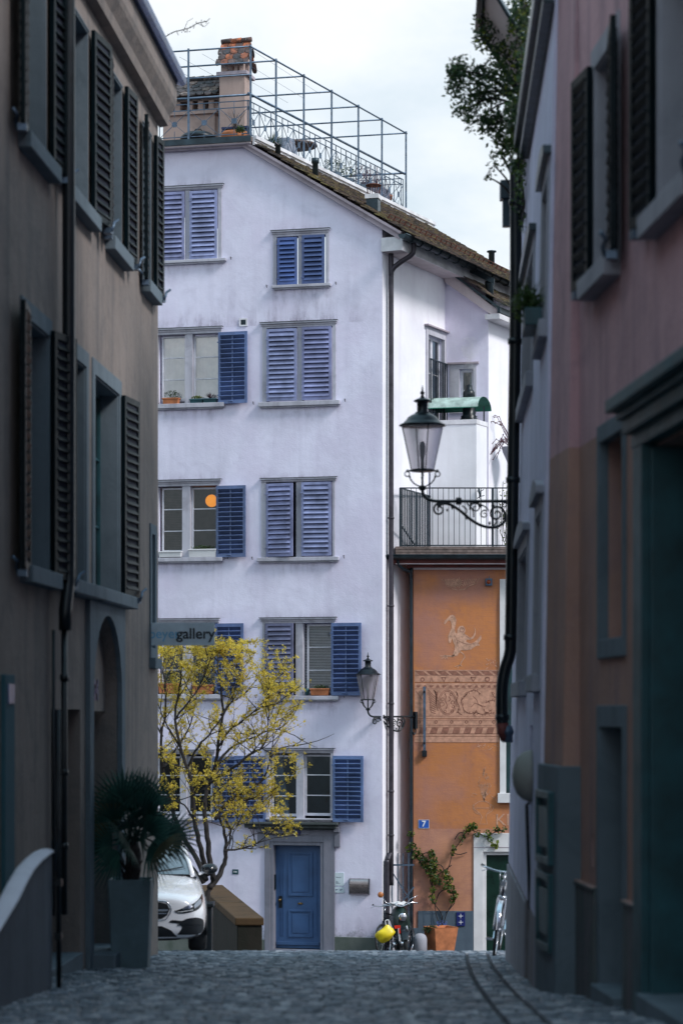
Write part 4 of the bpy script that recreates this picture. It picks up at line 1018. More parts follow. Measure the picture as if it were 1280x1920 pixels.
q = MB(WP.M); q.box(sr_[0]-.05, sr_[1]+.05, -.07, 0, sr_[3], sr_[3]+.04); q.build('lintel', M_['board'], win)
mb = MB(); casement(mb, WP.M, wo_[0], wo_[1], wo_[2], wo_[3], y=.12, nb=1, st=.06); mb.build('casement', M_['wframe'], win)
q = MB(WP.M); q.poly(rect_pts(*wo_), y=.125); q.build('pane', M_['glassdark'], win)
q = MB(WP.M); q.box(wo_[0], wo_[1], .6, .62, wo_[2], wo_[3]); q.build('room_behind', M_['room'], win)
q = MB(WP.M); vs = []
for j in range(13): t = j/12; vs += [(wo_[0]+.12+t*.22, .26+.02*math.sin(t*30), wo_[2]), (wo_[0]+.2+t*.1, .26, wo_[3])]
q.add(vs, [(2*j,2*j+2,2*j+3,2*j+1) for j in range(12)], True); q.build('curtain', M_['blind'], win)

# ---- ochre house
OH = thing('ochre_house', 'low ochre house with scratched sgraffito bird and frieze, white door frame', 'house', O.M)
ox0, ox1 = O.uv(775, 1400)[0], 7.2
DZ = O.uv(850, 1028)[1]                     # deck level
doorr = O.rect(905, 1597, 958, 1790); doorr = (doorr[0], doorr[0]+1.25, gz(49)-.1, doorr[3])
winr = O.rect(946, 1086, 1010, 1492)
q = MB(O.M); q.poly(rect_pts(ox0, ox1, gz(49)-.2, DZ-.2), [rect_pts(*doorr), rect_pts(*winr)], 0, reveal=.3)
q.box(ox0, ox1, 3.9, 4.0, gz(49)-.2, DZ-.2)
q.M = Plane(ox0, YO+4, 0, -1).M; q.poly(rect_pts(0, 4, gz(49)-.2, DZ-.2), y=0)
q.build('wall', M_['orange'], OH)
# trim, white
fr = O.rect(887, 1562, 960, 1790); q = MB(O.M); ring(q, (fr[0], doorr[1]+.2, gz(49)-.1, fr[3]), (doorr[0]+.002, doorr[1]-.002, gz(49)-.1, doorr[3]-.002), -.03, .03); ring(q, (doorr[0]+.0021, doorr[1], gz(49)-.1, doorr[3]), (doorr[0]+.07, doorr[1]-.07, gz(49)-.1, doorr[3]-.07), .03, .10); df = q.build('door_frame', M_['whitepaint'], OH, .006)
q = MB(O.M); q.box(fr[0]-.0, doorr[1]+.2, -.036, -.02, fr[3]-.30, fr[3]-.285); q.build('frame_joint', M_['board'], df)
M_['greendark'] = simple('dark_green_passage', (.010,.035,.025), .7, var=.5, scale=1.5, bmp=0)
q = MB(O.M); q.box(doorr[0], doorr[1], 1.9, 1.95, gz(49)-.1, doorr[3]); q.box(doorr[0]-.02, doorr[0]-.001, .3, 1.9, gz(49)-.1, doorr[3]); q.box(doorr[1]+.001, doorr[1]+.02, .3, 1.9, gz(49)-.1, doorr[3]); q.box(doorr[0], doorr[1], .3, 1.9, doorr[3]+.001, doorr[3]+.02); q.build('passage', M_['greendark'], df)
q = MB(O.M); q.box(doorr[0]+.07, doorr[1]-.07, .10, .13, gz(49)-.1, doorr[3]-.07); q.build('glazed_door', simple('dark_green_glass', (.008,.03,.022), .12, var=.3, scale=3, bmp=0), df)
q = MB(O.M); x0 = O.uv(936,1200)[0]; q.box(x0, winr[0]+.02, -.05, .02, winr[2]-.05, winr[3]); q.box(O.uv(932,1490)[0], winr[0]+.3, -.09, .0, O.uv(940,1505)[1], O.uv(940,1487)[1]); wf = q.build('window', M_['whitepaint'], OH, .006)
q = MB(O.M); q.box(winr[0], winr[1], .15, .17, winr[2], winr[3]); q.build('pane', M_['tealdark'], wf)
# slate base
r1 = O.rect(783, 1708, 887, 1790); r2 = O.rect(774, 1740, 784, 1790)
q = MB(O.M); q.box(r1[0], fr[0]-.003, -.028, .01, gz(49)-.2, r1[3]); q.box(ox0-.02, r1[0], -.032, .01, gz(49)-.2, r2[3]); bs_ = q.build('slate_base', M_['slate'], OH, .005)
r = O.rect(794, 1712, 824, 1745); q = MB(O.M); ring(q, r, (r[0]+.01, r[1]-.01, r[2]+.01, r[3]-.01), -.034, -.028); q.box((r[0]+r[1])/2-.008, (r[0]+r[1])/2+.008, -.036, -.028, r[2]+.12, r[2]+.28); q.build('meter_hatch', M_['steel'], bs_)
r = O.rect(855, 1710, 871, 1736); q = MB(O.M); q.box(r[0], r[1], -.05, -.028, r[2], r[3]); pp = q.build('marker_plate', M_['enamelblue'], bs_, .004); q = MB(O.M)
cx = (r[0]+r[1])/2
for z in (r[2]+.08, r[3]-.08): q.box(cx-.045, cx+.045, -.0515, -.0498, z-.006, z+.006); q.box(cx-.006, cx+.006, -.0525, -.0498, z-.045, z+.045)
q.build('marking', M_['ink'], pp)
# roof edge : fascia, cornice, gutter, timber edge
q = MB(O.M); xe = O.uv(736, 1050, .3)[0]
q.box(xe+.02, ox1, -.30, .1, O.uv(850,1057,.3)[1], O.uv(850,1046,.3)[1]); q.box(xe+.3, ox1, -.12, .05, O.uv(850,1064,.1)[1], O.uv(850,1058,.1)[1]); rf = q.build('red_fascia', M_['redfascia'], OH, .006)
q = MB(O.M); q.box(xe+.05, ox1, -.33, -.30, O.uv(850,1057,.3)[1]-.012, O.uv(850,1057,.3)[1]+.008); q.box(ox0-.005, ox1, -.05, .02, O.uv(850,1068,.05)[1], O.uv(850,1064,.05)[1]); q.build('pale_moulding', M_['soffit'], rf)
zg = O.uv(850, 1041, .4)[1]; q = MB(O.M); x0 = O.uv(724, 1044, .45)[0]; vs = []; m_ = 9
for x in (x0, ox1):
    for k in range(m_): a = math.pi+math.pi*k/(m_-1); vs.append((x, -.42+.085*math.cos(a), zg+.09*math.sin(a)))
q.add(vs, [(k,k+1,m_+k+1,m_+k) for k in range(m_-1)]+[tuple(range(m_))], True); q.tube([(x0,-.505,zg),(ox1,-.505,zg)], .014, 6); q.build('gutter', M_['gutter'], rf)
q = MB(); q.tube(catmull([O.w(O.uv(745,1060)[0], -.30, zg-.09), O.w(O.uv(746,1065)[0], -.30, zg-.18), O.w(O.uv(755,1075)[0], -.22, zg-.27), O.w(O.uv(768,1080)[0], -.12, zg-.33), O.w(ox0-.05, -.06, zg-.45), O.w(ox0-.05, -.05, zg-.9), O.w(ox0-.05, -.05, gz(49)-.1)], 5), .032, 10); q.build('downpipe', M_['darkmetal'], OH)
q = MB(O.M); q.box(O.uv(741,1030,.2)[0], ox1, -.27, .1, zg-.02, DZ+.02)
for k in range(3): q.box(O.uv(741,1030,.2)[0], ox1, -.285, -.27, zg+.0+k*.065, zg+.055+k*.065)
q.box(ox0-.35, ox1, .1, 4.0, DZ-.12, DZ); q.build('deck_edge', M_['wood'], OH)
# sgraffito, drawn as thin lime layers (3 mm proud)
def o2(px, py): return O.uv(px, py)
yy = -.004
def P_(pts): return [o2(*p) for p in pts]
q = MB(O.M)      # pale field of the frieze
fx0 = 777
for y0, y1 in ((1256, 1257.6), (1266.5, 1278.5), (1281, 1286), (1288.5, 1291), (1343, 1347), (1348.5, 1351), (1360, 1363), (1376, 1380), (1381, 1392)):
    r = O.rect(fx0, y0, 934, y1); q.poly(rect_pts(*r), y=yy)
r = O.rect(fx0, 1291.6, 934, 1342.4); q.poly(rect_pts(*r), y=yy); r = O.rect(fx0, 1351.6, 934, 1359.4); q.poly(rect_pts(*r), y=yy)
r = O.rect(fx0, 1258, 934, 1266); q.poly(rect_pts(*r), y=yy); r = O.rect(fx0, 1363.6, 934, 1375.4); q.poly(rect_pts(*r), y=yy)
r = O.rect(fx0, 1286.2, 934, 1288.2); q.poly(rect_pts(*r), y=yy)
fz = q.build('frieze', M_['frescoe'], OH)
q = MB(O.M); yk = -.007
for k in range(8):
    x = 778 + k*20.5; w_2 = 15
    q.poly(P_([(x+8, 1265.4), (x+8+w_2, 1265.4), (x+w_2, 1258.6), (x, 1258.6)]), y=yk)
    x = 784 + k*21; q.poly(P_([(x, 1375), (x+13, 1375), (x+16, 1364.2), (x+4, 1364.2)]), y=yk)
def ringp(px, py, r, w_, n=14): 
    c = o2(px, py); rr = r/91; q.stroke([(c[0]+rr*math.cos(6.2832*k/n), c[1]+rr*math.sin(6.2832*k/n)) for k in range(n+1)], w_/91, yk)
def line(pts, w_=1.2): q.stroke(P_(pts), w_/91, yk)
ringp(791.5, 1274, 3.2, 2); ringp(913, 1273.5, 3.8, 2.4)
line([(806,1278),(808.5,1270),(811,1278)], 1.6); line([(827,1270),(832,1278),(835,1270)], 2); line([(827,1270.5),(835,1270.5)],1.4)
line([(853,1278),(857,1270),(861,1278),(852.5,1278)], 2); line([(882,1270),(887,1277.5),(891,1270),(882,1270)], 2.2)
for k in range(13):
    x = 780 + k*12; q.poly(P_([(x, 1289.3), (x+8, 1289.3), (x+6, 1284.8), (x+3, 1284.8)] if k % 2 else [(x+2, 1289.3), (x+5, 1289.3), (x+9, 1284.8), (x, 1284.8)]), y=yk)
for x in (785, 817, 846, 874, 900, 925): ringp(x, 1353.6, 2.4, 1.6)
for y in (1257.8, 1266.2, 1279.6, 1291.3, 1342.6, 1347.6, 1351.2, 1359.8, 1363.2, 1376, 1380.6, 1392): line([(fx0, y), (934, y)], .55)
# leafy fan, oval medallion and thorny branches of the middle band
for k in range(9): line([(802+k*.5, 1293+k*4.6), (808, 1300+k*4.4), (818-k*.3, 1309+k*3.6) if k < 8 else (816,1338)], 1.3)
for k in range(7): line([(812+k*1.4, 1293+k), (817, 1299+k*4), (821, 1297+k*6)], 1.1)
line([(779,1296),(785,1303),(791,1312)], .9)
cc = o2(838, 1317); 
for rx, ry, w_ in ((17, 23.5, .9), (14.6, 21, 1.1)):
    q.stroke([(cc[0]+rx/91*math.cos(6.2832*k/28), cc[1]+ry/91*math.sin(6.2832*k/28)) for k in range(29)], w_/91, yk)
for (x, y, r) in ((828,1320,4),(829,1311,3),(848,1317,3.2),(845,1302,2.2),(849,1325,2.2),(847,1333,2.4),(834,1334,2.2)): ringp(x, y, r, 1.1)
line([(833,1300),(836,1306),(834,1314),(838,1322),(835,1330)], 1.5); line([(841,1306),(844,1311),(841,1315)], 1.8)
rs = random.Random(21)
def thorn(pts, k=4, n=6):
    P = catmull([Vector((p[0], p[1], 0)) for p in pts], n); line([(p.x, p.y) for p in P], 1.3)
    for i in range(2, len(P)-1, 2):
        a = rs.uniform(0, 6.28); line([(P[i].x, P[i].y), (P[i].x+k*math.cos(a), P[i].y+k*math.sin(a))], 1.0)
thorn([(854,1296),(858,1305),(855,1314),(860,1324),(858,1334),(864,1340)]); thorn([(866,1322),(870,1332),(880,1338),(892,1336),(902,1339),(915,1338),(926,1336)])
thorn([(868,1308),(874,1302),(878,1297),(890,1294),(900,1301)]); thorn([(866,1322),(864,1315),(869,1308)]); thorn([(909,1318),(918,1314),(928,1312)]); thorn([(921,1297),(925,1305),(931,1308)]); thorn([(893,1331),(890,1336),(886,1341)]); thorn([(906,1330),(912,1337),(922,1330)])
line([(882,1326),(890,1318),(899,1322),(910,1325)], 1.0); line([(886,1305),(893,1312),(896,1320),(905,1326)], 1.0)
q.build('frieze_drawing', M_['frescodk'], fz)
# bird
q = MB(O.M); yk = -.005
bird = [(834,1163),(838.5,1159),(843,1154),(848,1152.5),(852,1155),(855,1162),(854,1170),(852,1178),(853,1186),(856.5,1188.5),(857,1180),(861,1174),(867,1173),(871,1177),(872,1183),(870,1188),(876,1192),(881,1196),(886,1193),(889,1187),(890,1182),(888,1175),(891,1180),(891,1190),(887,1197),(880,1200),(875,1199),(873,1203),(882,1207),(890,1203),(897,1196),(901,1190),(902,1198),(896,1206),(899,1210),(892,1211),(882,1218),(872,1219.5),(864,1219),(860,1224),(857,1229),(850,1231),(845,1232),(849,1226),(852,1218),(852,1210),(849,1203),(847,1196),(845,1204),(842,1206),(840,1200),(840,1192),(843,1184),(846,1178),(846,1170),(844,1164),(840,1163),(836,1168),(833,1171),(832,1168)]
q.poly(P_(bird), y=yk)
line([(852,1228),(848,1230),(840,1230),(832,1229)], 2); 
for e_ in ((824,1230),(827,1235),(834,1236),(839,1235)): line([(836,1230),e_], 1.3)
line([(861,1221),(868,1226),(871,1232),(865,1240),(862,1248)], 1.8)
for e_ in ((852,1250),(857,1253),(866,1249)): line([(861,1247),e_], 1.2)
bird_ = q.build('painted_bird', M_['frescofaint'], OH)
q = MB(O.M); yk = -.008; ringp(865.5, 1181, 4, 1.0); line([(857,1200),(868,1206),(880,1209),(892,1204)], .7); line([(851,1190),(856,1200),(858,1212)], .7); line([(872,1192),(880,1197)], .7); line([(845,1158),(848,1157)], .9)
# sun-flower crest at the top
q.build('bird_drawing', M_['frescodk'], bird_)
q = MB(O.M); yk = -.005
line([(828,1086),(833,1090),(838,1099),(846,1104),(857,1106)], 1.5); line([(898,1084),(892,1094),(880,1098),(870,1105),(860,1106)], 1.5)
for k in range(7): line([(834+k*2.6, 1086-k*.2), (838+k*2.6, 1097+k)], 1.4); line([(872+k*3.4, 1085), (868+k*3.2, 1099-k*.9)], 1.1)
for k in range(14):
    a = 6.2832*k/14; c = (858, 1092.5); l = 12 if k % 2 else 9.5
    q.poly([o2(*p) for p in [(c[0]+l*math.cos(a), c[1]+l*math.sin(a)), (c[0]+5*math.cos(a+.25), c[1]+5*math.sin(a+.25)), c, (c[0]+5*math.cos(a-.25), c[1]+5*math.sin(a-.25))]], y=yk-.0002*k)
q.build('painted_sunflower', M_['frescofaint'], OH)
q = MB(O.M); yk = -.009; ringp(858,1092.5,1.6,1)
for k in range(14): a = 6.2832*k/14+.22; line([(858+3*math.cos(a),1092.5+3*math.sin(a)),(858+9*math.cos(a),1092.5+9*math.sin(a))], .5)
line([(829,1086),(834,1091),(839,1100),(847,1105)], .6); line([(897,1086),(890,1096),(879,1100),(871,1106)], .6); q.build('sunflower_drawing', M_['frescodk'], OH)
# vase with flower spike, lettering, fringe
q = MB(O.M); yk = -.005
vase = [(886,1510),(891,1507),(897,1503),(903,1502),(909,1502),(915,1505),(919,1509),(918,1518),(912,1526),(910,1532),(913,1545),(899,1545),(903,1532),(900,1526),(890,1518)]
line(vase + [vase[0]], .9); line([(889,1508),(886,1514),(890,1523),(898,1527)], .9); line([(919,1508),(925,1512),(922,1520),(914,1526)], .9)
line([(892,1515),(916,1515)], .8)
rs2 = random.Random(6)
for k in range(46):
    t = rs2.random(); hw2 = 13*math.sin(math.pi*min(1, .12+t*.9))**.8; x = 907+rs2.uniform(-hw2, hw2); y = 1495-t*52; line([(x, y), (x+rs2.uniform(-3,3), y-rs2.uniform(2,6))], .8)
for k in range(9): line([(907, 1502), (897+k*2.4, 1470)], .6)
line([(894,1490),(886,1487),(883,1492),(888,1494)], .8); line([(920,1492),(928,1498),(932,1505)], .9)
for k in range(20): x = 895+rs2.uniform(0,36); y = 1396+rs2.uniform(0,12)*(1-abs(x-912)/30); line([(x, y), (x+rs2.uniform(-4,4), y+rs2.uniform(-3,3))], .9)
for k in range(14): x = 912+rs2.uniform(0,18); y = 1238+rs2.uniform(0,14); line([(x, y), (x+rs2.uniform(-4,4), y+rs2.uniform(-4,4))], 1.0)
q.build('painted_vase', M_['frescofaint'], OH)
ltr = O.uv(938, 1538)
text_mesh('KI', 'wall_lettering', M_['frescofaint'], OH, .34, face_M(O.M, ltr[0]+.04, -.003, ltr[1]), 0, .002)
# blue 7 plate
r = O.rect(784, 1537, 804, 1553); cu, cz_ = (r[0]+r[1])/2, (r[2]+r[3])/2
t7 = thing('number_plate', 'blue enamel plate with number 7 on the ochre wall', 'house number', O.M @ Matrix.Translation((cu, 0, cz_)))
q = MB(wm(t7)); q.box(r[0]-cu, r[1]-cu, -.012, 0, r[2]-cz_, r[3]-cz_); q.build('plate', M_['enamel7'], t7, .004)
q = MB(wm(t7)); ring(q, (r[0]-cu, r[1]-cu, r[2]-cz_, r[3]-cz_), (r[0]-cu+.006, r[1]-cu-.006, r[2]-cz_+.006, r[3]-cz_-.006), -.0135, -.011); q.build('plate_border', M_['ink'], t7)
text_mesh('7', 'numeral', M_['ink'], t7, .17, face_M(wm(t7), 0, -.0135, 0), .004)
# small alarm box
r = O.rect(909, 1084, 922, 1099); cu, cz_ = (r[0]+r[1])/2, (r[2]+r[3])/2
t = thing('alarm_box', 'small square alarm box with amber lens high on the ochre wall', 'alarm', O.M @ Matrix.Translation((cu, 0, cz_)))
q = MB(wm(t)); q.box(-.07, .07, -.08, 0, -.075, .075); q.tube([(.01,-.04,.07),(.01,-.04,.13)], .008, 6); q.build('box', M_['steel'], t, .008)
q = MB(wm(t) @ Matrix.Translation((-.005,-.08,0)) @ Matrix.Rotation(R(90),4,'X')); q.lathe([(.045,0),(.042,.015),(.02,.03),(.001,.033)], 16); q.build('lens', simple('amber_lens', (.3,.05,.01), .3), t)
# lever bar fixed to the wall
t = thing('wall_bar', 'long grey steel bar on brackets with dark foot on the ochre wall', 'metal bar', O.M @ Matrix.Translation((O.uv(795,1350)[0], 0, O.uv(795,1350)[1])))
q = MB(wm(t)); hh = (O.uv(795,1291)[1]-O.uv(795,1405)[1])/2; q.box(-.028, .028, -.07, -.05, -hh, hh+.06); q.build('bar', M_['steel'], t, .004)
q = MB(wm(t))
for z in (hh-.02, -hh+.18): q.box(-.018, .018, -.085, 0, z-.05, z)
q.box(-.05, .05, -.10, 0, -hh-.13, -hh-.0); q.build('foot', M_['black'], t, .008)

# ---- terrace railing
RZ0, RZ1 = DZ+.03, O.uv(850, 915, .25)[1]
tr_ = thing('terrace_railing', 'dark metal railing around the flat roof terrace of the ochre house', 'railing', O.M @ Matrix.Translation((0, -.25, DZ)))
xr0 = O.uv(750, 950, .25)[0]
q = MB(O.M); n = 30
for k in range(n+1): x = xr0 + k*.114*.97; q.box(x-.006, x+.006, -.256, -.244, RZ0, RZ1)
q.box(xr0-.01, xr0+n*.111+.1, -.265, -.235, RZ1-.012, RZ1+.012); q.box(xr0, xr0+n*.111+.1, -.26, -.24, RZ0, RZ0+.025)
for x in (xr0, xr0+1.9): q.box(x-.02, x+.02, -.27, -.23, DZ-.1, RZ1)
q.build('front_panel', M_['darkmetal'], tr_)
q = MB(Plane(O.w(xr0,-.25,0).x, O.w(xr0,-.25,0).y, .36, 1).M)
for k in range(22): x = k*.112; q.box(x-.008, x+.008, -.012, .012, RZ0-.05, RZ1)
q.box(0, 2.5, -.015, .015, RZ1-.012, RZ1+.012); q.box(0, 2.5, -.015, .015, RZ0-.05, RZ0-.02); q.bar((0,.0,RZ0+.45),(1.2,0,RZ0+.0),.03); q.build('side_panel', M_['gutter'], tr_)
# ---- chimney block with green barrel roof
c = WP.uv(893, 900, .95); bz1 = WP.uv(860, 787, .95)[1]; x0 = WP.uv(806, 900, .95)[0]
tb = thing('flue_block', 'white rendered chimney block on the terrace', 'chimney', WP.M @ Matrix.Translation(((x0+c[0])/2, -.65, DZ)))
q = MB(WP.M); bx0, bx1 = x0, c[0]
dk = -.95; 
vs = []; side = S.u*.62
pA = WP.w(bx0, dk, 0); pB = WP.w(bx1, dk, 0); pC = pB+side; pD = pA+side
def prism4(q, P, z0, z1): 
    q.add([Vector((p.x,p.y,z0)) for p in P]+[Vector((p.x,p.y,z1)) for p in P], [(3,2,1,0),(4,5,6,7),(0,1,5,4),(1,2,6,5),(2,3,7,6),(3,0,4,7)])
q = MB(); prism4(q, [pA,pB,pC,pD], DZ, bz1-.1); q.build('block', M_['terr_white'], tb, .01)
q = MB(); o_ = .012; prism4(q, [pA-F.u*o_-side*.03,pB+F.u*o_-side*.03,pC+F.u*o_+side*.02,pD-F.u*o_+side*.02], bz1-.1, bz1); q.build('cap', M_['whiteboard'], tb, .006)
t = thing('green_canopy', 'green corrugated half-barrel rain cover on four legs above the flue', 'canopy', WP.M @ Matrix.Translation(((bx0+bx1)/2, -.65, bz1)))
zc0 = WP.uv(860, 764, .95)[1]; rad = .28; q = MB(); m_ = 14
ax0 = pA - F.u*.22 + side*.5; ax1 = pB + F.u*.06 + side*.5; vs = []
for p in (ax0, ax1):
    for k in range(m_+1):
        a = math.pi*k/m_; d_ = S.u; vs.append(p + d_*(-.40*math.cos(a)) + Vector((0,0, zc0-0 + .25*math.sin(a))))
q.add(vs, [(k,k+1,m_+2+k,m_+1+k) for k in range(m_)], True); q.build('barrel_roof', simple('bleached_green_sheet', (.42,.56,.52), .5, var=.25, scale=6), t)
q = MB(); q.add([v+Vector((0,0,-.015)) for v in vs], [(m_+1+k,m_+2+k,k+1,k) for k in range(m_)], True); q.build('barrel_lining', simple('green_sheet_underside', (.04,.24,.17), .5, var=.2), t)
q = MB()
for p in (pA+F.u*.08, pB-F.u*.06): 
    for s_ in (side*.08, side*.95): a = p+s_; q = MB(); q.bar(Vector((a.x,a.y,bz1)), Vector((a.x,a.y,zc0+.08)), .03); q.build('leg', M_['darkmetal'], t)
pc = (pA*.28+pB*.72)+side*.5; t = thing('flue_pot', 'black cowled flue pipe rising through the green canopy', 'flue', at(pc.x, pc.y, bz1)); q = MB(wm(t)); hh = WP.uv(861,722,.65)[1]-bz1
q.lathe([(.19,0),(.19,.05),(.16,.06),(.18,.10),(.13,.13),(.14,.25),(.10,.34),(.10,hh*.62),(.13,hh*.64),(.13,hh*.78),(.10,hh*.84),(.07,hh*.88),(.07,hh*.98),(.01,hh)], 20); q.build('cowl', M_['black'], t)
# smoke wisp
sm = thing('smoke', 'thin white wisp of smoke above the black flue pipe', 'smoke', at(pc.x+.02, pc.y, bz1+hh)); q = MB(wm(sm))
q.lathe([(.03,0),(.07,.15),(.11,.35),(.17,.6),(.20,.8),(.16,.98),(.02,1.05)], 16); 
ms = bpy.data.materials.new('smoke_volume'); ms.use_nodes = True; nt_ = ms.node_tree; nt_.nodes.clear(); out = N(nt_, 'ShaderNodeOutputMaterial'); pv = N(nt_, 'ShaderNodeVolumePrincipled'); pv.inputs['Color'].default_value = (.98,.98,1,1)
v, _ = coords(nt_, (1.2,1.2,.8)); nn = noise(nt_, v, 7.5, 5, .6, 1.2); nt_.links.new(ramp(nt_, nn, [(.50, 0.), (.72, 5.)]), pv.inputs['Density']); nt_.links.new(pv.outputs[0], out.inputs['Volume'])
q.build('wisp', ms, sm)
# plants and urn on the terrace by the wing
p = WS.w(.35, -.35, 0); t = thing('hanging_urn', 'pale stone urn with trailing plum coloured creeper on the terrace wall', 'urn', at(p.x+.10, p.y, DZ))
zt_ = CZ+(1330-838)*52/FP; q = MB(wm(t)); q.lathe([(.14,zt_-DZ-.65),(.08,zt_-DZ-.42),(.12,zt_-DZ-.38),(.24,zt_-DZ-.12),(.27,zt_-DZ),(.22,zt_-DZ),(.01,zt_-DZ-.08)], 18); q.lathe([(.07,0),(.07,zt_-DZ-.6)], 10); q.build('urn', M_['greystone'], t)
q = MB(wm(t)); rr = random.Random(12)
for k in range(16):
    a = rr.uniform(2.2, 5.0); P = [Vector((-.05,0,zt_-DZ))]; 
    for j in range(7): P.append(P[-1]+Vector((math.cos(a)*.07+rr.uniform(-.04,.04), math.sin(a)*.03+rr.uniform(-.03,.03), (.06 if j < 2+rr.random()*2 else -.10)+rr.uniform(-.04,.04)+(.10 if k % 4 == 0 else 0))))
    q.tube(P, .007, 4)
    for p_ in P[1:]: leaf(q, p_, .06, rr, .6)
q.build('creeper', M_['twig'], t)
p = WS.w(.5, -.30, 0); t = thing('yellow_shrub', 'lime-yellow leafy shrub by the terrace door behind the railing', 'shrub', at(p.x, p.y, DZ)); q = MB(wm(t)); rr = random.Random(13)
for k in range(8): q.tube([(0,0,0),(rr.uniform(-.2,.2),0,.5),(rr.uniform(-.3,.25),rr.uniform(-.1,.1),1.0+rr.random()*.7)], .008, 4)
q.build('stem', M_['bark'], t); q = MB(wm(t)); leaf_cloud(q, (0,0,.9), (.28,.2,.85), 380, .06, rr); q.build('foliage', M_['leaflime'], t)
# lizard ornament on block front
l0 = WP.uv(900, 925, .96); t = thing('lizard_ornament', 'dark metal lizard ornament on the white chimney block', 'ornament', WP.M @ Matrix.Translation((l0[0], -.99, l0[1]))); q = MB(wm(t))
q.tube(catmull([(-.03,0,.12),(-.02,0,.04),(.0,0,-.02),(-.01,0,-.10),(.04,0,-.16)], 4), [.012,.02,.024,.026,.028,.03,.03,.03,.028,.026,.02,.016,.012,.01,.008,.006,.004], 6)
for a, b in (((0,0,.03),(.08,0,.08)), ((0,0,.03),(-.07,0,.05)), ((0,0,-.07),(.09,0,-.05)), ((0,0,-.07),(-.07,0,-.11))): q.tube([a,b], .009, 5)
q.build('lizard', M_['gutter'], t)

# ---- gate in the gap
gp_ = thing('iron_gate', 'narrow blue-grey iron gate with spear bars between lilac and ochre house', 'gate', at(W(745,1700,49.15)[0], 49.3, gz(49)))
gM = Plane(W(722,1600,49.3)[0], 49.3, 1, .05).M; q = MB(gM); zt_ = CZ-(1600-HY)*49.3/FP; wG = W(776,1600,49.3)[0]-W(722,1600,49.3)[0]
for k in range(5): x = wG*(.05+k*.19); q.bar((x,0,gz(49)+.05), (x,0,zt_), .021)
zr = zt_-.24; q.bar((0,0,zr), (wG,0,zr), .035); q.bar((0,0,.2), (wG,0,.2), .03); q.bar((.05,0,zr), (wG*.85,0,zr-.72), .025); q.bar((wG,0,zr-.45), (wG*.6,0,zr-.75), .025); q.build('gate_leaf', M_['steel'], gp_)
q = MB(gM); q.bar((-.02,0,gz(49)), (-.02,0,zt_+.03), .05); q.box(-.10, -.04, -.02, .02, zr-.12, zr+.12); q.build('gate_post', M_['steel'], gp_)
# ------------------------------------------------------------------ left alley house
def lu(px): return LW.uv(px, 1000)[0]
def zl(px, py, off=0): return LW.uv(px, py, off)[1]
LH = thing('brown_house', 'dark brown roughcast house on the left with arched gallery door', 'house', LW.M)
SILL1, TOP1 = CZ+1.28, CZ+3.52; SILL2, TOP2 = CZ+5.12, CZ+7.02; TOPW = CZ+7.35
ups = [(lu(122), lu(166)), (lu(201), lu(229)), (lu(268), lu(284)), (lu(40), lu(88))]
los = [(lu(128), lu(160)), (lu(176), lu(222)), (lu(44), lu(90))]
gdoor = [(lu(96), lu(151))]; adoor = (lu(168), lu(221)); slit = (lu(283), -.35)
LBOT = gz(26)-.8
holes = [rect_pts(a, b, SILL2, TOP2) for a, b in ups] + [rect_pts(a, b, SILL1, TOP1) for a, b in los] + [rect_pts(slit[0], slit[1], CZ+.75, CZ+2.15)]
holes += [rect_pts(gdoor[0][0], gdoor[0][1], LBOT+.4, CZ+.0)]
ac, aw = (adoor[0]+adoor[1])/2, (adoor[1]-adoor[0])/2
holes.append([(adoor[0], LBOT+.4), (adoor[1], LBOT+.4), (adoor[1], CZ+.15)] + [(ac+aw*math.cos(R(a)), CZ+.15+(.86)*math.sin(R(a))) for a in range(10, 171, 10)] + [(adoor[0], CZ+.15)])
q = MB(LW.M); q.poly(rect_pts(-24, 0, LBOT-1, TOPW), [h for h in holes if h], 0, reveal=.32)
q.box(-24, 0, 7.9, 8, LBOT-1, TOPW)
lwall = q.build('wall', M_['brownwall'], LH)
q = MB(); c0 = LW.w(0,0,0); c1 = LW.w(0,8,0); q.add([Vector((c0.x,c0.y,LBOT-1)), Vector((c1.x,c1.y,LBOT-1)), Vector((c1.x,c1.y,TOPW)), Vector((c0.x,c0.y,TOPW))], [(3,2,1,0)]); q.build('far_end_wall', M_['brownwall'], LH)
# cornice + gutter + roof
q = MB(LW.M); prof = [(0, TOPW-.05), (-.11, TOPW-.03), (-.13, TOPW+.08), (-.20, TOPW+.20), (-.22, TOPW+.26), (-.22, TOPW+.55), (0, TOPW+.6)]
n = len(prof); vs = [(x, y_, z_) for x in (-24, .12) for y_, z_ in prof]; q.add(vs, [(k, k+1, n+k+1, n+k) for k in range(n-1)]+[tuple(range(n, 2*n))]); q.build('cornice', M_['brownwall'], LH)
q = MB(LW.M); q.tube([(-24, -.27, TOPW+.55), (.16, -.27, TOPW+.55)], .075, 8); M_['bluegutter'] = simple('blue_sheet_metal', (.07,.13,.30), .35, .5, var=.3); q.build('gutter', M_['bluegutter'], LH)
q = MB(LW.M); q.add([(-24,-.25,TOPW+.6),(.15,-.25,TOPW+.6),(.15,4,TOPW+3.1),(-24,4,TOPW+3.1),(-24,8,TOPW+.6),(.15,8,TOPW+.6)], [(0,1,2,3),(3,2,5,4),(1,5,2)]); q.build('roof', M_['tiles'], LH)

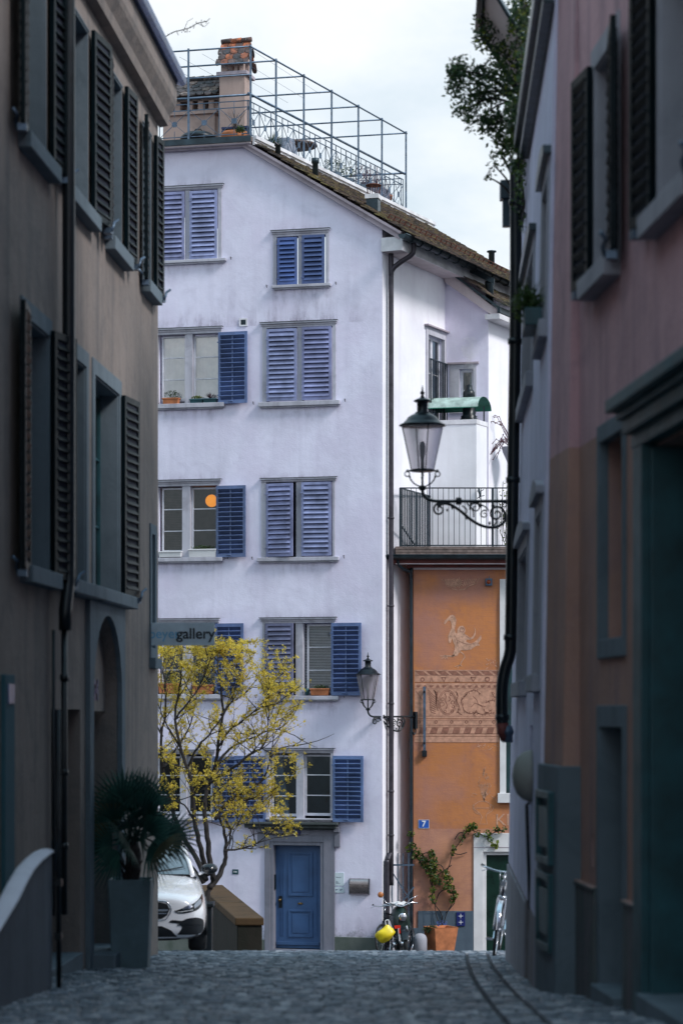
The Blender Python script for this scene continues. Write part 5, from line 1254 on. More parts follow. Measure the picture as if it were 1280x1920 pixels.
def shutter_slab(parent, PM, hinge_u, z0, z1, wd, side, ang, mats, name='shutter', thick=.045):
    """leaf opened against an alley wall: side=+1 swings away towards +u, -1 towards -u; ang = degrees off the wall"""
    a = R(-ang) if side > 0 else R(180+ang)
    T = PM @ Matrix.Translation((hinge_u, -.05, z0)) @ Matrix.Rotation(a, 4, 'Z')
    mb = MB(T); h = z1-z0; r = .07; th = thick
    y0, y1 = -th/2, th/2
    mb.box(0, r, y0, y1, 0, h); mb.box(wd-r, wd, y0, y1, 0, h); mb.box(r, wd-r, y0, y1, 0, r); mb.box(r, wd-r, y0, y1, h-r, h)
    n = int((h-2*r)/.095)
    for k in range(n):
        z = r + (h-2*r)*(k+.5)/n; mb.box(r, wd-r, -.055, .055, -.007, .007, Matrix.Translation((0,0,z)) @ Matrix.Rotation(R(56), 4, 'X'))
    s_ = mb.build(name, mats, parent, .003)
    q = MB(T); q.box(r, wd-r, -.004, .004, r, h-r); q.build('louvre_shade_sheet', M_['gap'], s_)  # added dark sheet stands in for shade in the slat gaps
    q = MB(T); q.tube([(wd-.12, -.05, -.05), (wd-.10, -.07, .02), (wd-.02, -.05, .06), (wd+.03, -.09, .10)], .016, 6); q.box(wd-.14, wd-.04, -.05, .03, -.07, -.01); q.build('catch', M_['steel'], s_)
    return s_
M_['shutblack'] = simple('black_green_shutter_paint', (.002,.008,.012), .45, var=.3, scale=3, bmp=.1, spec=.1)
def alley_window(H, P, a, b, z0, z1, trim, sillw=.07, proud=.12, head=True, frame='tealmid', nb=2, pane='glassdark', shut=None, deep=.22):
    q = MB(P.M)
    if head: ring(q, (a-.14, b+.14, z0-.0, z1+.16), (a+.002, b-.002, z0-.001, z1-.002), -.02, .04)
    else: q.box(a-.02, b+.02, -.01, .01, z1, z1+.02)
    ring(q, (a+.003, b-.003, z0+.003, z1-.003), (a+.022, b-.022, z0+.022, z1-.022), .0, deep-.01)
    w_ = q.build('window', trim, H, .004)
    q = MB(P.M); q.box(a-.14, b+.14, -proud, .05, z0-.15, z0); q.build('sill', trim, w_, .01)
    mid = (a+b)/2; mb = MB()
    for s0, s1 in ((a, mid-.02), (mid+.02, b)): casement(mb, P.M, s0, s1, z0, z1, deep, nb, .055)
    mb.M = P.M; mb.box(mid-.03, mid+.03, deep-.04, deep+.02, z0, z1); mb.build('casement', M_[frame], w_)
    q = MB(P.M); q.poly(rect_pts(a, b, z0, z1), y=deep+.005); q.build('pane', M_[pane], w_)
    q = MB(P.M); q.box(a, b, deep+.5, deep+.52, z0, z1); q.build('room_behind', M_['room'], w_)
    return w_
wL = [alley_window(LH, LW, a, b, SILL2, TOP2, M_['sidestone'], head=False) for a, b in ups]
for i, w_ in enumerate(wL):
    a, b = ups[i]; ww_ = (b-a)*.46
    shutter_slab(w_, LW.M, a, SILL2-.02, TOP2+.02, ww_, -1, 5 + (i*5) % 4, M_['shutblack']); shutter_slab(w_, LW.M, b, SILL2-.02, TOP2+.02, ww_, 1, (7, 5, 8, 6)[i], M_['shutblack'])
for i, (a, b) in enumerate(los):
    w_ = alley_window(LH, LW, a, b, SILL1, TOP1, M_['sidestone'])
    if i == 0: shutter_slab(w_, LW.M, a, SILL1, TOP1, .5, -1, 9, M_['shutblack'])
    if i == 1: shutter_slab(w_, LW.M, b+.05, SILL1, TOP1, .62, 1, 7, M_['shutblack'])
    if i == 2: shutter_slab(w_, LW.M, a, SILL1-.05, TOP1+.05, .55, -1, 6, M_['shutblack']); shutter_slab(w_, LW.M, b, SILL1-.05, TOP1+.05, .55, 1, 12, M_['shutblack'])
q = MB(LW.M); q.box(lu(113), lu(237), -.14, 0, SILL1-.14, SILL1-.002); q.build('string_course', M_['sidestone'], LH, .012)
q = MB(LW.M); ring(q, (slit[0]-.12, slit[1]+.12, CZ+.63, CZ+2.27), (slit[0]+.002, slit[1]-.002, CZ+.752, CZ+2.148), -.02, .04); q.box(slit[0]-.14, slit[1]+.15, -.08, 0, CZ+.50, CZ+.628); w_ = q.build('window', M_['sidestone'], LH, .005)
q = MB(LW.M); q.box(slit[0], slit[1], .2, .22, CZ+.75, CZ+2.15); q.build('pane', M_['tealdark'], w_)
# gallery entrances
q = MB(LW.M); q.box(gdoor[0][0]-.0, gdoor[0][1], .30, .34, LBOT, CZ+.0)
for k in range(1, 3): x = gdoor[0][0]+(gdoor[0][1]-gdoor[0][0])*k/3; q.box(x-.02, x+.02, .27, .30, LBOT, CZ)
dl = q.build('door', M_['teal'], LH)
q = MB(LW.M); q.box(gdoor[0][1]-.2, gdoor[0][1]-.17, .2, .27, gz(24)+1.0, gz(24)+1.3); q.build('handle', M_['steel'], dl)
q = MB(LW.M)
ain = [(adoor[0]-.001, CZ-.02)] + [(adoor[0], CZ+.15)] + [(ac+(aw)*math.cos(R(a)), CZ+.15+.86*math.sin(R(a))) for a in range(170, 9, -10)] + [(adoor[1], CZ+.15), (adoor[1]+.001, CZ-.02)]
q.poly(ain, y=.14, thick=.05); tymp = q.build('tympanum', M_['brownwall'], LH)
q = MB(LW.M); q.box(adoor[0], adoor[1], .30, .34, LBOT, CZ-.0); q.box(ac-.02, ac+.02, .27, .30, LBOT, CZ-.02); q.build('door', M_['teal'], LH)
# stone surround with arch
ow = aw+.24
outer_ = [(ac-ow, LBOT+.2), (ac-aw-.0, LBOT+.2)] + [(ac-aw, CZ+.15)] + [(ac+aw*math.cos(R(a)), CZ+.15+.86*math.sin(R(a))) for a in range(170, 9, -10)] + [(ac+aw, CZ+.15), (ac+aw, LBOT+.2), (ac+ow, LBOT+.2), (ac+ow, CZ+1.13), (ac-ow, CZ+1.13)]
q = MB(LW.M); q.poly(outer_[::-1], y=-.05, thick=.06); q.build('arch_surround', M_['sidestone'], LH, .008)
q = MB(LW.M); q.box(gdoor[0][0]-.1, gdoor[0][1], -.03, .28, LBOT, gz(23.6)+.13); q.box(adoor[0]-.05, adoor[0]+.75, -.28, .28, LBOT, gz(25)+.16); q.box(adoor[0]+.75, adoor[1]+.1, -.12, .28, LBOT, gz(26)+.16)
q.build('doorstep', M_['sidestone'], LH, .012)
# writing on the tympanum
q = MB(LW.M @ Matrix.Translation((ac-.52, .135, CZ+.20)) @ Matrix.Rotation(R(90),4,'X')); q.lathe([(.13,0),(.13,.012),(.001,.012)], 18); q.build('logo_disc', simple('pale_blue_enamel', (.12,.32,.50), .5), tymp)
text_mesh('2.24', 'door_lettering', M_['enamelblue'], tymp, .30, face_M(LW.M, ac+.15, .13, CZ+.20), .012)
# plinth band and number window at near left
q = MB(LW.M); r = (LW.uv(2,1500)[0], LW.uv(20,1500)[0]); q.box(r[0], r[1], -.04, 0, gz(21)+.5, CZ+.30); q.build('info_board', M_['teal'], LH, .005)
q = MB(LW.M); q.box(r[0]+.1, r[1]-.05, -.05, -.04, CZ+.05, CZ+.22); q.build('blue_sticker', M_['bluegutter'], LH)
# black downpipe and conduits
q = MB(); up = lu(105)-.03
q.tube([LW.w(up,-.13,TOPW+.3), LW.w(up,-.13,TOPW-.2), LW.w(up,-.13,CZ+1.5), LW.w(up-.02,-.13,CZ+1.2), LW.w(up-.18,-.13,CZ+.95), LW.w(up-.18,-.13,CZ+.75)], .062, 12); q.tube([LW.w(up-.18,-.12,CZ+.8), LW.w(up-.18,-.12,gz(23)+.6)], .030, 8); q.tube([LW.w(up-.30,-.04,CZ+.75), LW.w(up-.30,-.04,gz(23)+.6)], .016, 8)
for z in (CZ+.3, CZ-.6, CZ-1.3): q.tube([LW.w(up-.18,-.12,z-.03), LW.w(up-.18,-.12,z+.03)], .042, 8)
q.build('downpipe', M_['black'], LH)
# ---- the stair wall in front (rendered, rounded coping)
sw = thing('stair_wall', 'low curved grey rendered wall with pale coping at the bottom left', 'wall', at(-2.5, 18.4, gz(18)))
prof = []; zs = [(13.6,-1.95),(14.5,-1.86),(15.5,-1.74),(16.4,-1.63),(17.0,-1.55),(17.5,-1.48),(17.9,-1.42),(18.3,-1.34),(18.8,-1.26),(19.3,-1.22),(19.8,-1.20),(20.1,-1.20)]
q = MB(); XW = lambda y: -2.425 - .0*(y-20)
for (y_, z_) in zs:
    x = -2.42; q.v += [Vector((x, y_, gz(y_)-.4)), Vector((x, y_, CZ+z_)), Vector((x-.13, y_, CZ+z_)), Vector((x-.13, y_, gz(y_)-.4))]
for i in range(len(zs)-1):
    for k in range(3): q.f.append([4*i+k, 4*i+4+k, 4*i+5+k, 4*i+1+k]); q.sm.append(k == 1); q.mi.append(0)
q.f.append([0,1,2,3]); q.f.append([4*(len(zs)-1)+k for k in (3,2,1,0)]); q.sm += [False]*2; q.mi += [0]*2
M_['stairwall'] = plaster('blue_grey_render', (.17,.20,.24), (.08,.10,.13), .5, .6, .5, 45); q.build('wall', M_['stairwall'], sw)
q = MB(); m_ = 0
for (y_, z_) in zs:
    for k in range(7): a = math.pi*k/6; q.v.append(Vector((-2.475+.075*math.cos(a), y_, CZ+z_+.005+.03*math.sin(a))))
for i in range(len(zs)-1):
    for k in range(6): q.f.append([7*i+k, 7*i+k+1, 7*i+8+k, 7*i+7+k]); q.sm.append(True); q.mi.append(0)
q.f.append([7*(len(zs)-1)+k for k in range(7)]); q.sm.append(False); q.mi.append(0)
q.build('coping', plaster('pale_coping', (.80,.80,.90), (.45,.45,.52), .5, .3, .4, 40), sw)
q = MB(); x = -2.37; q.tube([(x,20.12,CZ-.0), (x,20.12,CZ-1.05), (x+.005,20.12,gz(20)-.05)], .022, 8)
for z in (-1.45,-1.9): q.box(x-.03,x+.03,20.08,20.16,CZ+z-.03,CZ+z+.03); 
q.build('conduit', M_['black'], sw)

# ------------------------------------------------------------------ grey house (right, middle)
# lean: the wall falls back slightly towards the top
base = Plane(.0395*28+.854-.018, 28, -.0395, -1)
Lm = Matrix.Translation(base.o + Vector((0,0,CZ-2))) @ Matrix.Rotation(-.019, 4, Vector((base.u.x, base.u.y, 0))) @ Matrix.Translation(-(base.o + Vector((0,0,CZ-2))))
GM = Lm @ base.M

GH = thing('grey_house', 'narrow pale grey rendered house on the right with plants hanging from its eaves', 'house', base.M)
GL = 8.0; GT = CZ+6.15
gw = [(1.9, 4.6, CZ+3.28, CZ+4.5), (6.5, 7.6, CZ+3.3, CZ+4.55), (2.0, 4.4, CZ+.28, CZ+1.62), (6.4, 7.5, CZ+.3, CZ+1.7)]
q = MB(GM); gholes = [rect_pts(a, b, c, d) for a, b, c, d in gw] + [rect_pts(5.6, 6.3, gz(22)-.2, CZ-.15)]
q.poly(rect_pts(0, GL, gz(28)-1, GT), gholes, 0, reveal=.22); q.box(0, GL, 2.6, 2.7, gz(28)-1, GT+3.1)  # depth out of view kept shallow so the sun reaches the car
q.add([(0,0,gz(28)-1),(0,2.6,gz(28)-1),(0,2.6,GT+3),(0,0,GT)], [(0,3,2,1)]); q.add([(GL,0,gz(28)-1),(GL,2.6,gz(28)-1),(GL,2.6,GT+3),(GL,0,GT+0)], [(0,1,2,3)]); q.build('wall', M_['greywall'], GH)
class _P: pass
GPm = _P(); GPm.M = GM
for i, (a, b, c, d) in enumerate(gw):
    w_ = alley_window(GH, GPm, a, b, c, d, M_['greystone'], frame='wframe', nb=1, proud=.075)
    q = MB(GM); n = 9; top = [(a-.22+(b-a+.44)*k/n, d+.20+.10*math.sin(math.pi*k/n)) for k in range(n+1)]; q.poly([(a-.22, d+.13)]+[(b+.22, d+.13)]+top[::-1], y=-.07, thick=.07); q.build('hood', M_['gutter'] if i < 2 else M_['greystone'], w_, .006)
q = MB(GM); q.box(5.6, 6.3, .2, .24, gz(22)-.3, CZ-.15); q.build('door', M_['tealmid'], GH)
q = MB(GM); q.box(0, 5.5, -.02, 0, gz(28)-1, CZ-1.80); q.build('plinth', M_['greystone'], GH, .01)
q = MB(GM); q.box(2.3, GL, -.10, -.0, GT-.26, GT-.02); q.box(2.3, GL, -.16, -.10, GT-.14, GT+.04); q.build('eaves_board', M_['gutter'], GH, .008)
q = MB(GM); q.add([(-.1,-.1,GT),(GL,-.1,GT),(GL,2.7,GT+3.2),(-.1,2.7,GT+3.2)], [(0,1,2,3)]); q.build('roof', M_['tiles'], GH)  # unseen roof, pitched steep to keep the sun off the left house
# upper storey gable with rounded eave seen behind the leaves
q = MB(GM); cur = catmull([(0, -.52, CZ+8.3), (0, -.50, CZ+7.85), (0, -.35, CZ+7.60), (0, -.17, CZ+7.32), (0, .02, CZ+7.10)], 4); n = len(cur); vs = [(x, p_.y, p_.z) for x in (.3, 2.4) for p_ in cur]
q.add(vs, [(k,k+1,n+k+1,n+k) for k in range(n-1)], True); q.box(.3, 2.4, -.04, .02, GT, CZ+7.15); q.build('curved_eave_soffit', M_['soffit'], GH)
q = MB(GM)
for x in (.3, 2.4): q.tube([(x, p_.y-.01, p_.z-.01) for p_ in cur], .028, 6)
q.box(.3, 2.4, -.58, -.52, CZ+7.8, CZ+7.95); q.build('curved_eave_trim', M_['gutter'], GH)
# big black downpipe on the far corner
def gp_px(px, py, Z=26.3): return W(px, py, Z)
q = MB(); pts = [gp_px(966,300), gp_px(966,560), gp_px(961,900), gp_px(957,1180), gp_px(955,1225), gp_px(947,1252), gp_px(941,1285), gp_px(940,1330), gp_px(941,1358)]
q.tube(catmull(pts, 5), .066, 14)
for z in (380, 640, 900, 1195, 1345): p = gp_px({380:966,640:964.5,900:961,1195:956.5,1345:941}[z], z); q.tube([p+Vector((0,0,-.03)), p+Vector((0,0,.03))], .078, 14)
dp = q.build('downpipe', M_['black'], GH); q = MB(); q.tube([gp_px(941,1356), gp_px(942,1372), gp_px(947,1388)], [.07,.062,.05], 12); q.build('pipe_shoe', M_['redfascia'], dp)
q = MB(); q.tube([gp_px(951,1392), gp_px(951,1366)], [.06,.05], 12); q.lathe([(.055,-.05),(.07,.0),(.05,.06),(.01,.08)], 12, gp_px(951,1372)); q.build('pipe_cap', M_['steel'], dp)
# hopper head further back
q = MB(); c = gp_px(951, 375, 28.4); q.box(c.x-.09, c.x+.06, c.y-.1, c.y+.1, c.z-.0, c.z+.22); q.box(c.x-.06, c.x+.03, c.y-.06, c.y+.06, c.z-.32, c.z); q.build('rain_hopper', M_['gutter'], GH, .01)
# dome wall lamp
dp_ = GM @ Vector((6.35, 0, CZ-.60)); t = thing('wall_lamp', 'round dome-shaped grey wall lamp on the grey house', 'wall lamp', Matrix.Translation(dp_) @ Matrix.Rotation(base.ang, 4, 'Z'))
q = MB(wm(t) @ Matrix.Rotation(R(90),4,'X')); q.lathe([(.235,0),(.235,.03),(.21,.09),(.16,.14),(.08,.17),(.001,.18)], 24); q.build('shade', plaster('bulkhead_lamp_glass', (.30,.30,.28), (.15,.15,.15), .4, .3, .2, 40), t)
q = MB(wm(t)); q.tube([(0,-.02,-.24),(0,-.05,-.26),(0,-.02,-1.2)], .018, 6); q.build('conduit', M_['black'], t)
# window-box greenery on the upper sill of the grey house
def planter_on(P_M, u, z, lab, n, rr, mt='leafgreen'):
    c = P_M @ Vector((u, -.10, z)); t = thing('window_box', lab, 'plant', Matrix.Translation(c) @ Matrix.Rotation(base.ang, 4, 'Z'))
    q = MB(wm(t)); q.box(-.35, .35, -.08, .07, .0, .15); q.build('box', M_['tealmid'], t, .01)
    q = MB(wm(t)); blade_clump(q, (0,-.02,.14), n, .42, .38, .016, rr, .9); leaf_cloud(q, (0,-.05,.22), (.32,.14,.18), n*2, .05, rr); q.build('foliage', M_[mt], t)
planter_on(GM, 7.0, CZ+3.31, 'green window box plants on the near upper sill of the grey house', 150, random.Random(31))

# ------------------------------------------------------------------ pink house (right, near)
PH = thing('pink_house', 'pink rendered house on the right with brown lower storey and dark shop portal', 'house', PW.M)
def pu(px): return PW.uv(px, 900)[0]
PL, PT_ = 22.0, CZ+11
rw = (pu(1128), pu(1171), CZ+.52, CZ+2.0); rd = (pu(1128), pu(1171), gz(18)-.1, CZ-.13); up1 = (pu(1117), pu(1156), CZ+3.28, CZ+4.88); up2 = (pu(1236), pu(1236)+1.15, CZ+3.28, CZ+4.9); sh = (pu(1230), pu(1230)+2.6, gz(15)-.5, CZ+1.75); ov = (pu(1110), CZ-1.08)
q = MB(PW.M); hs = [rect_pts(*x) for x in (rw, rd, up1, up2, sh)] + [[(ov[0]+.055*math.cos(R(a)), ov[1]+.13*math.sin(R(a))) for a in range(0, 360, 20)]]
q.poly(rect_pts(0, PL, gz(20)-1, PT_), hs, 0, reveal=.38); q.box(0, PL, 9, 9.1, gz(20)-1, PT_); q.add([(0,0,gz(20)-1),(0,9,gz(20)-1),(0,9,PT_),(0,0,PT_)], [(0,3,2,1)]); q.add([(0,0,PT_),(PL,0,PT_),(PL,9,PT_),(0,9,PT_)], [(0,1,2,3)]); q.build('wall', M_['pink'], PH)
# battered buttress at the far corner
bz0, bz1 = gz(20)-.8, CZ+6.2; u1_ = 1.0; bt = .185
q = MB(PW.M); q.add([(-.02,0,bz0),(u1_,0,bz0),(u1_,-bt,bz0),(-.02,-bt,bz0),(-.02,0,bz1),(u1_-.1,0,bz1),(u1_-.1,-.012,bz1),(-.02,-.012,bz1)], [(0,3,7,4),(3,2,6,7),(2,1,5,6),(4,7,6,5)]); q.build('buttress', M_['pink'], PH, .01)
q = MB(PW.M); q.add([(-.04,-.0,bz0),(u1_+.03,0,bz0),(u1_+.03,-bt-.03,bz0),(-.04,-bt-.03,bz0),(-.04,0,CZ-.45),(u1_+.02,0,CZ-.45),(u1_+.02,-bt*.77-.04,CZ-.45),(-.04,-bt*.77-.04,CZ-.45)], [(0,3,7,4),(3,2,6,7),(2,1,5,6),(4,7,6,5)]); st_ = q.build('buttress_base', M_['sidestone'], PH, .01)
q = MB(PW.M)
for z0_, z1_ in ((CZ-1.25, CZ-.66), (CZ-1.95, CZ-1.32)):
    ring(q, (.15, .85, z0_, z1_), (.21, .79, z0_+.06, z1_-.06), -bt-.05, -bt+.03); q.box(.28, .72, -bt-.04, -bt+.03, z0_+.13, z1_-.13)
q.build('cabinet_door', M_['tealmid'], st_, .006)
for a, b in ((u1_+.02, rd[0]-.13), (rd[1]+.13, sh[0]-.34)): q = MB(PW.M); q.box(a, b, -.045, 0, gz(20)-1, CZ-1.38); q.box(a, b, -.06, 0, CZ-1.38, CZ-1.345); q.build('plinth', M_['pink'], PH, .01)
q = MB(PW.M); ring(q, (rw[0]-.10, rw[1]+.06, rw[2]-.14, rw[3]+.13), (rw[0]+.002, rw[1]-.002, rw[2]+.002, rw[3]-.002), -.025, .05); w_ = q.build('window', M_['sidestone'], PH, .006)
q = MB(PW.M); q.box(rw[0], rw[1], .34, .38, rw[2], rw[3]); q.box((rw[0]+rw[1])/2-.03, (rw[0]+rw[1])/2+.03, .30, .34, rw[2], rw[3]); q.build('pane', M_['tealdark'], w_)
q = MB(PW.M); ring(q, (rd[0]-.12, rd[1]+.08, gz(20)-1, rd[3]+.16), (rd[0]+.002, rd[1]-.002, gz(20)-1.0, rd[3]-.002), -.025, .36); ds = q.build('door_surround', M_['sidestone'], PH, .006)
q = MB(PW.M); q.box(rd[0], rd[1], .32, .36, gz(20)-1, rd[3]); 
for z in (.5, 1.2): ring(q, (rd[0]+.12, rd[1]-.12, gz(18)+z, gz(18)+z+.55), (rd[0]+.17, rd[1]-.17, gz(18)+z+.05, gz(18)+z+.5), .30, .32)
q.build('door', M_['tealdark'], PH); q = MB(PW.M); q.box(rd[0]-.0, rd[1]+.0, -.09, .3, gz(20)-1, gz(17.6)+.10); q.build('doorstep', M_['sidestone'], PH, .01)
for (a, b, c, d), i in ((up1, 0), (up2, 1)):
    w_ = alley_window(PH, PW, a, b, c, d, M_['greystone'], head=True, proud=.13)
    shutter_slab(w_, PW.M, a, c-.02, d+.02, .50, -1, 5, M_['shutblack']); shutter_slab(w_, PW.M, b, c-.02, d+.02, .50, 1, 8, M_['shutblack'])
# shop portal
q = MB(PW.M); a, b = sh[0], sh[1]
q.box(a-.33, a-.02, -.10, .05, gz(20)-1, sh[3]+.02); q.box(b+.02, b+.33, -.10, .05, gz(20)-1, sh[3]+.02); q.box(a-.02, a+.05, -.05, .3, gz(20)-1, sh[3])
for k, (pr, z0_, z1_) in enumerate(((.10, 0, .10), (.16, .10, .20), (.20, .20, .25), (.27, .25, .34))): q.box(a-.36-pr*.3, b+.36, -pr, .02, sh[3]+.02+z0_, sh[3]+.02+z1_)
sp = q.build('shop_portal', M_['tealmid'], PH, .01)
q = MB(PW.M); q.box(a, b, .36, .40, gz(18)-1, sh[3]); 
for k in range(5): x = a+(b-a)*k/4; q.box(x-.03, x+.03, .30, .36, gz(18)-1, sh[3])
q.build('shop_glazing', M_['tealdark'], sp); q = MB(PW.M); q.box(a-.02, b+.02, -.14, .36, gz(18)-1, gz(15.6)+.12); q.build('doorstep', M_['sidestone'], PH, .012)
q = MB(PW.M); ovp = [(ov[0]+.06*math.cos(R(a)), ov[1]+.14*math.sin(R(a))) for a in range(0, 360, 20)]; q.poly(ovp, y=.2); q.build('oval_vent', M_['gap'], PH)
# ------------------------------------------------------------------ street lanterns on scrolled brackets
def frosted():
    m, nt, bs = _nt('frosted_lamp_glass'); bs.inputs['Base Color'].default_value = (1,.97,1,1); bs.inputs['Roughness'].default_value = .35
    tr = N(nt, 'ShaderNodeBsdfTranslucent'); tr.inputs[0].default_value = (1,.98,1,1)
    tp_ = N(nt, 'ShaderNodeBsdfRefraction'); tp_.inputs['IOR'].default_value = 1.04; tp_.inputs['Roughness'].default_value = .55; tp_.inputs[0].default_value = (1,.97,1,1); m1 = N(nt, 'ShaderNodeMixShader'); m1.inputs[0].default_value = .8; nt.links.new(bs.outputs[0], m1.inputs[1]); nt.links.new(tr.outputs[0], m1.inputs[2])
    m2 = N(nt, 'ShaderNodeMixShader'); m2.inputs[0].default_value = .62; nt.links.new(m1.outputs[0], m2.inputs[1]); nt.links.new(tp_.outputs[0], m2.inputs[2]); nt.links.new(m2.outputs[0], nt.nodes['Material Output'].inputs[0]); return m
M_['frost'] = frosted()
def lantern(label, M, reach=1.0):
    t = thing('street_lantern', label, 'street lamp', M, 'cast iron wall lanterns on scrolled brackets')
    T = M
    q = MB(T); q.lathe([(.012,1.00),(.026,1.03),(.012,1.055),(.03,1.075),(.012,1.10),(.005,1.16)], 12)
    q.lathe([(.09,.975),(.105,.985),(.085,1.0),(.05,1.015),(.02,1.03),(.001,1.04)], 24); q.lathe([(.066,.85),(.07,.86),(.062,.87),(.062,.975),(.075,.98)], 24)
    q.lathe([(.265,.705),(.262,.715),(.22,.735),(.19,.765),(.165,.80),(.12,.83),(.085,.845),(.085,.855),(.05,.86)], 32); q.build('lantern_hood', M_['black'], t)
    q = MB(T); n = 28; vs = [((.238 if k < n else .128)*math.cos(6.2832*k/n), (.238 if k < n else .128)*math.sin(6.2832*k/n), .705 if k < n else .20) for k in range(2*n)]
    q.add(vs, [(k, n+k, n+(k+1)%n, (k+1)%n) for k in range(n)], True); gl_ = q.build('lantern_glass', M_['frost'], t)
    q = MB(T)
    for k in range(4):
        a = R(-76 + 90*k); q.tube([(.24*math.cos(a), .24*math.sin(a), .705), (.13*math.cos(a), .13*math.sin(a), .20)], .007, 6)
    q.lathe([(.125,.185),(.145,.19),(.145,.205),(.125,.21)], 28)
    q.build('glazing_bar', M_['black'], gl_)
    q = MB(T); q.lathe([(.02,.20),(.02,.34),(.03,.38),(.035,.45),(.03,.50),(.01,.53)], 14); q.build('lamp_bulb', simple('lamp_globe', (.6,.6,.64), .3, bmp=0), gl_)
    q = MB(T)
    for a in (0, 90, 180, 270):
        ca, sa = math.cos(R(a)), math.sin(R(a))
        q.tube([(ca*r_, sa*r_, z_) for r_, z_ in [(.13,.195),(.165,.195)]], .010, 6); q.lathe([(.001,-.02),(.018,0),(.001,.02)], 8, (ca*.17, sa*.17, .195))
        q.tube([(ca*(.172+.028*math.cos(R(b))), sa*(.172+.028*math.cos(R(b))), .158+.028*math.sin(R(b))) for b in range(90, 451, 30)], .007, 5)
        q.tube(catmull([(ca*.150, sa*.150, .145), (ca*.128, sa*.128, .09), (ca*.085, sa*.085, .045), (ca*.03, sa*.03, .018)], 4), .009, 6)
        q.lathe([(.001,-.018),(.016,0),(.001,.018)], 8, (ca*.145, sa*.145, .128))
    q.tube([(0,0,.19),(0,0,.0)], .013, 8); q.lathe([(.02,-.03),(.045,-.012),(.045,.012),(.02,.03)], 14); q.build('lantern_harp', M_['black'], t)
    q = MB(T)
    q.tube(catmull([(0,0,-.02),(.01,0,-.07),(.05,0,-.12),(.12,0,-.145),(.25,0,-.15),(reach,0,-.15)], 5), .018, 8)
    q.lathe([(.03,-.04),(.04,0),(.03,.04)], 12, (.41, 0, -.15))
    def spiral(cx, cz_, r0, turns, a0, sgn=1, th=.012):
        P = []; n = int(turns*14)
        for k in range(n+1):
            f = k/n; a = R(a0)+sgn*f*turns*6.2832; r = r0*(1-f*.82); P.append((cx+r*math.cos(a), 0, cz_+r*math.sin(a)))
        q.tube(P, [th*(1-.4*k/n) for k in range(n+1)], 6)
    main = catmull([(.17,0,-.21),(.24,0,-.175),(.32,0,-.19),(.43,0,-.26),(.55,0,-.36),(.68,0,-.43),(.82,0,-.445),(.92,0,-.39),(.97,0,-.30),(.985,0,-.2)], 5); q.tube(main, .017, 8)
    spiral(.19, -.245, .075, 1.5, 60, 1, .014); spiral(.84, -.295, .10, 1.6, -40, 1, .016); spiral(.60, -.225, .065, 1.4, 200, -1, .011); spiral(.70, -.30, .05, 1.3, 60, 1, .010); spiral(.93, -.20, .035, 1.2, 10, 1, .009)
    for p_ in ((.34,-.22,.02),(.50,-.34,.018),(.76,-.40,.018),(.66,-.20,.02),(.55,-.18,.016),(.80,-.20,.022),(.28,-.25,.015)):
        q.lathe([(.001,-p_[2]*1.5),(p_[2],0),(.001,p_[2]*1.5)], 8, (p_[0],0,p_[1]))
    for a, b in (((.50,-.17),(.58,-.33)),((.62,-.17),(.75,-.26)),((.80,-.43),(.82,-.34)),((.45,-.20),(.49,-.29))): q.tube(catmull([(a[0],0,a[1]),((a[0]+b[0])/2+.03,0,(a[1]+b[1])/2),(b[0],0,b[1])],4), .009, 6)
    q.build('scroll_bracket', M_['black'], t)
    q = MB(T); q.box(reach-.01, reach+.045, -.045, .045, -.40, -.05); q.tube(catmull([(reach+.02,0,-.38),(reach+.03,0,-.47),(reach-.02,0,-.52),(reach-.05,0,-.46)],4), .014, 6); q.build('wall_plate', M_['black'], t, .006)
    return t
c = W(791.5, 915, 27.2); lantern('large cast iron lantern in front of the terrace railing, fixed to the grey house', Matrix.Translation(c), (W(960,915,27.2)-c).x)
c = W(689.5, 1330, 48.8); e_ = W(777, 1330, YO-.05); dd_ = e_-c; lantern('small green-black lantern at the corner of the ochre house beside its frieze', Matrix.Translation(c) @ Matrix.Rotation(math.atan2(dd_.y, dd_.x), 4, 'Z'), dd_.length)

# ------------------------------------------------------------------ gallery sign
p = W(341, 1189, 29.3); sg = thing('gallery_sign', 'blue-grey projecting gallery sign with pale blue and black lettering', 'sign', at(p.x, p.y, p.z))
hw2 = (W(403,0,29.3)-W(280,0,29.3)).x/2; hh = (403-280)/2/FP*29.3*.0+ (1210-1168)/2/FP*29.3
q = MB(wm(sg)); q.box(-hw2, hw2, -.02, .02, -hh, hh); q.build('panel', simple('blue_grey_sign_panel', (.52,.62,.70), .5, var=.1, bmp=0), sg, .004)
text_mesh('peyer', 'pale_lettering', simple('sky_blue_lettering', (.16,.45,.70), .5, bmp=0), sg, .165, face_M(wm(sg), -hw2+.19, -.0205, .0), .0015)
text_mesh('gallery', 'black_lettering', M_['blackink'], sg, .18, face_M(wm(sg), -hw2+.57, -.0205, .0), .004)
q = MB(wm(sg)); q.bar((-hw2+.02,0,hh+.02), (-hw2-.14,0,hh+.02), .02); q.bar((-hw2,0,-hh-.02), (-hw2-.14,0,-hh-.02), .02); q.bar((-hw2,0,0), (-hw2-.16,0,0), .03); q.build('bracket', M_['black'], sg)

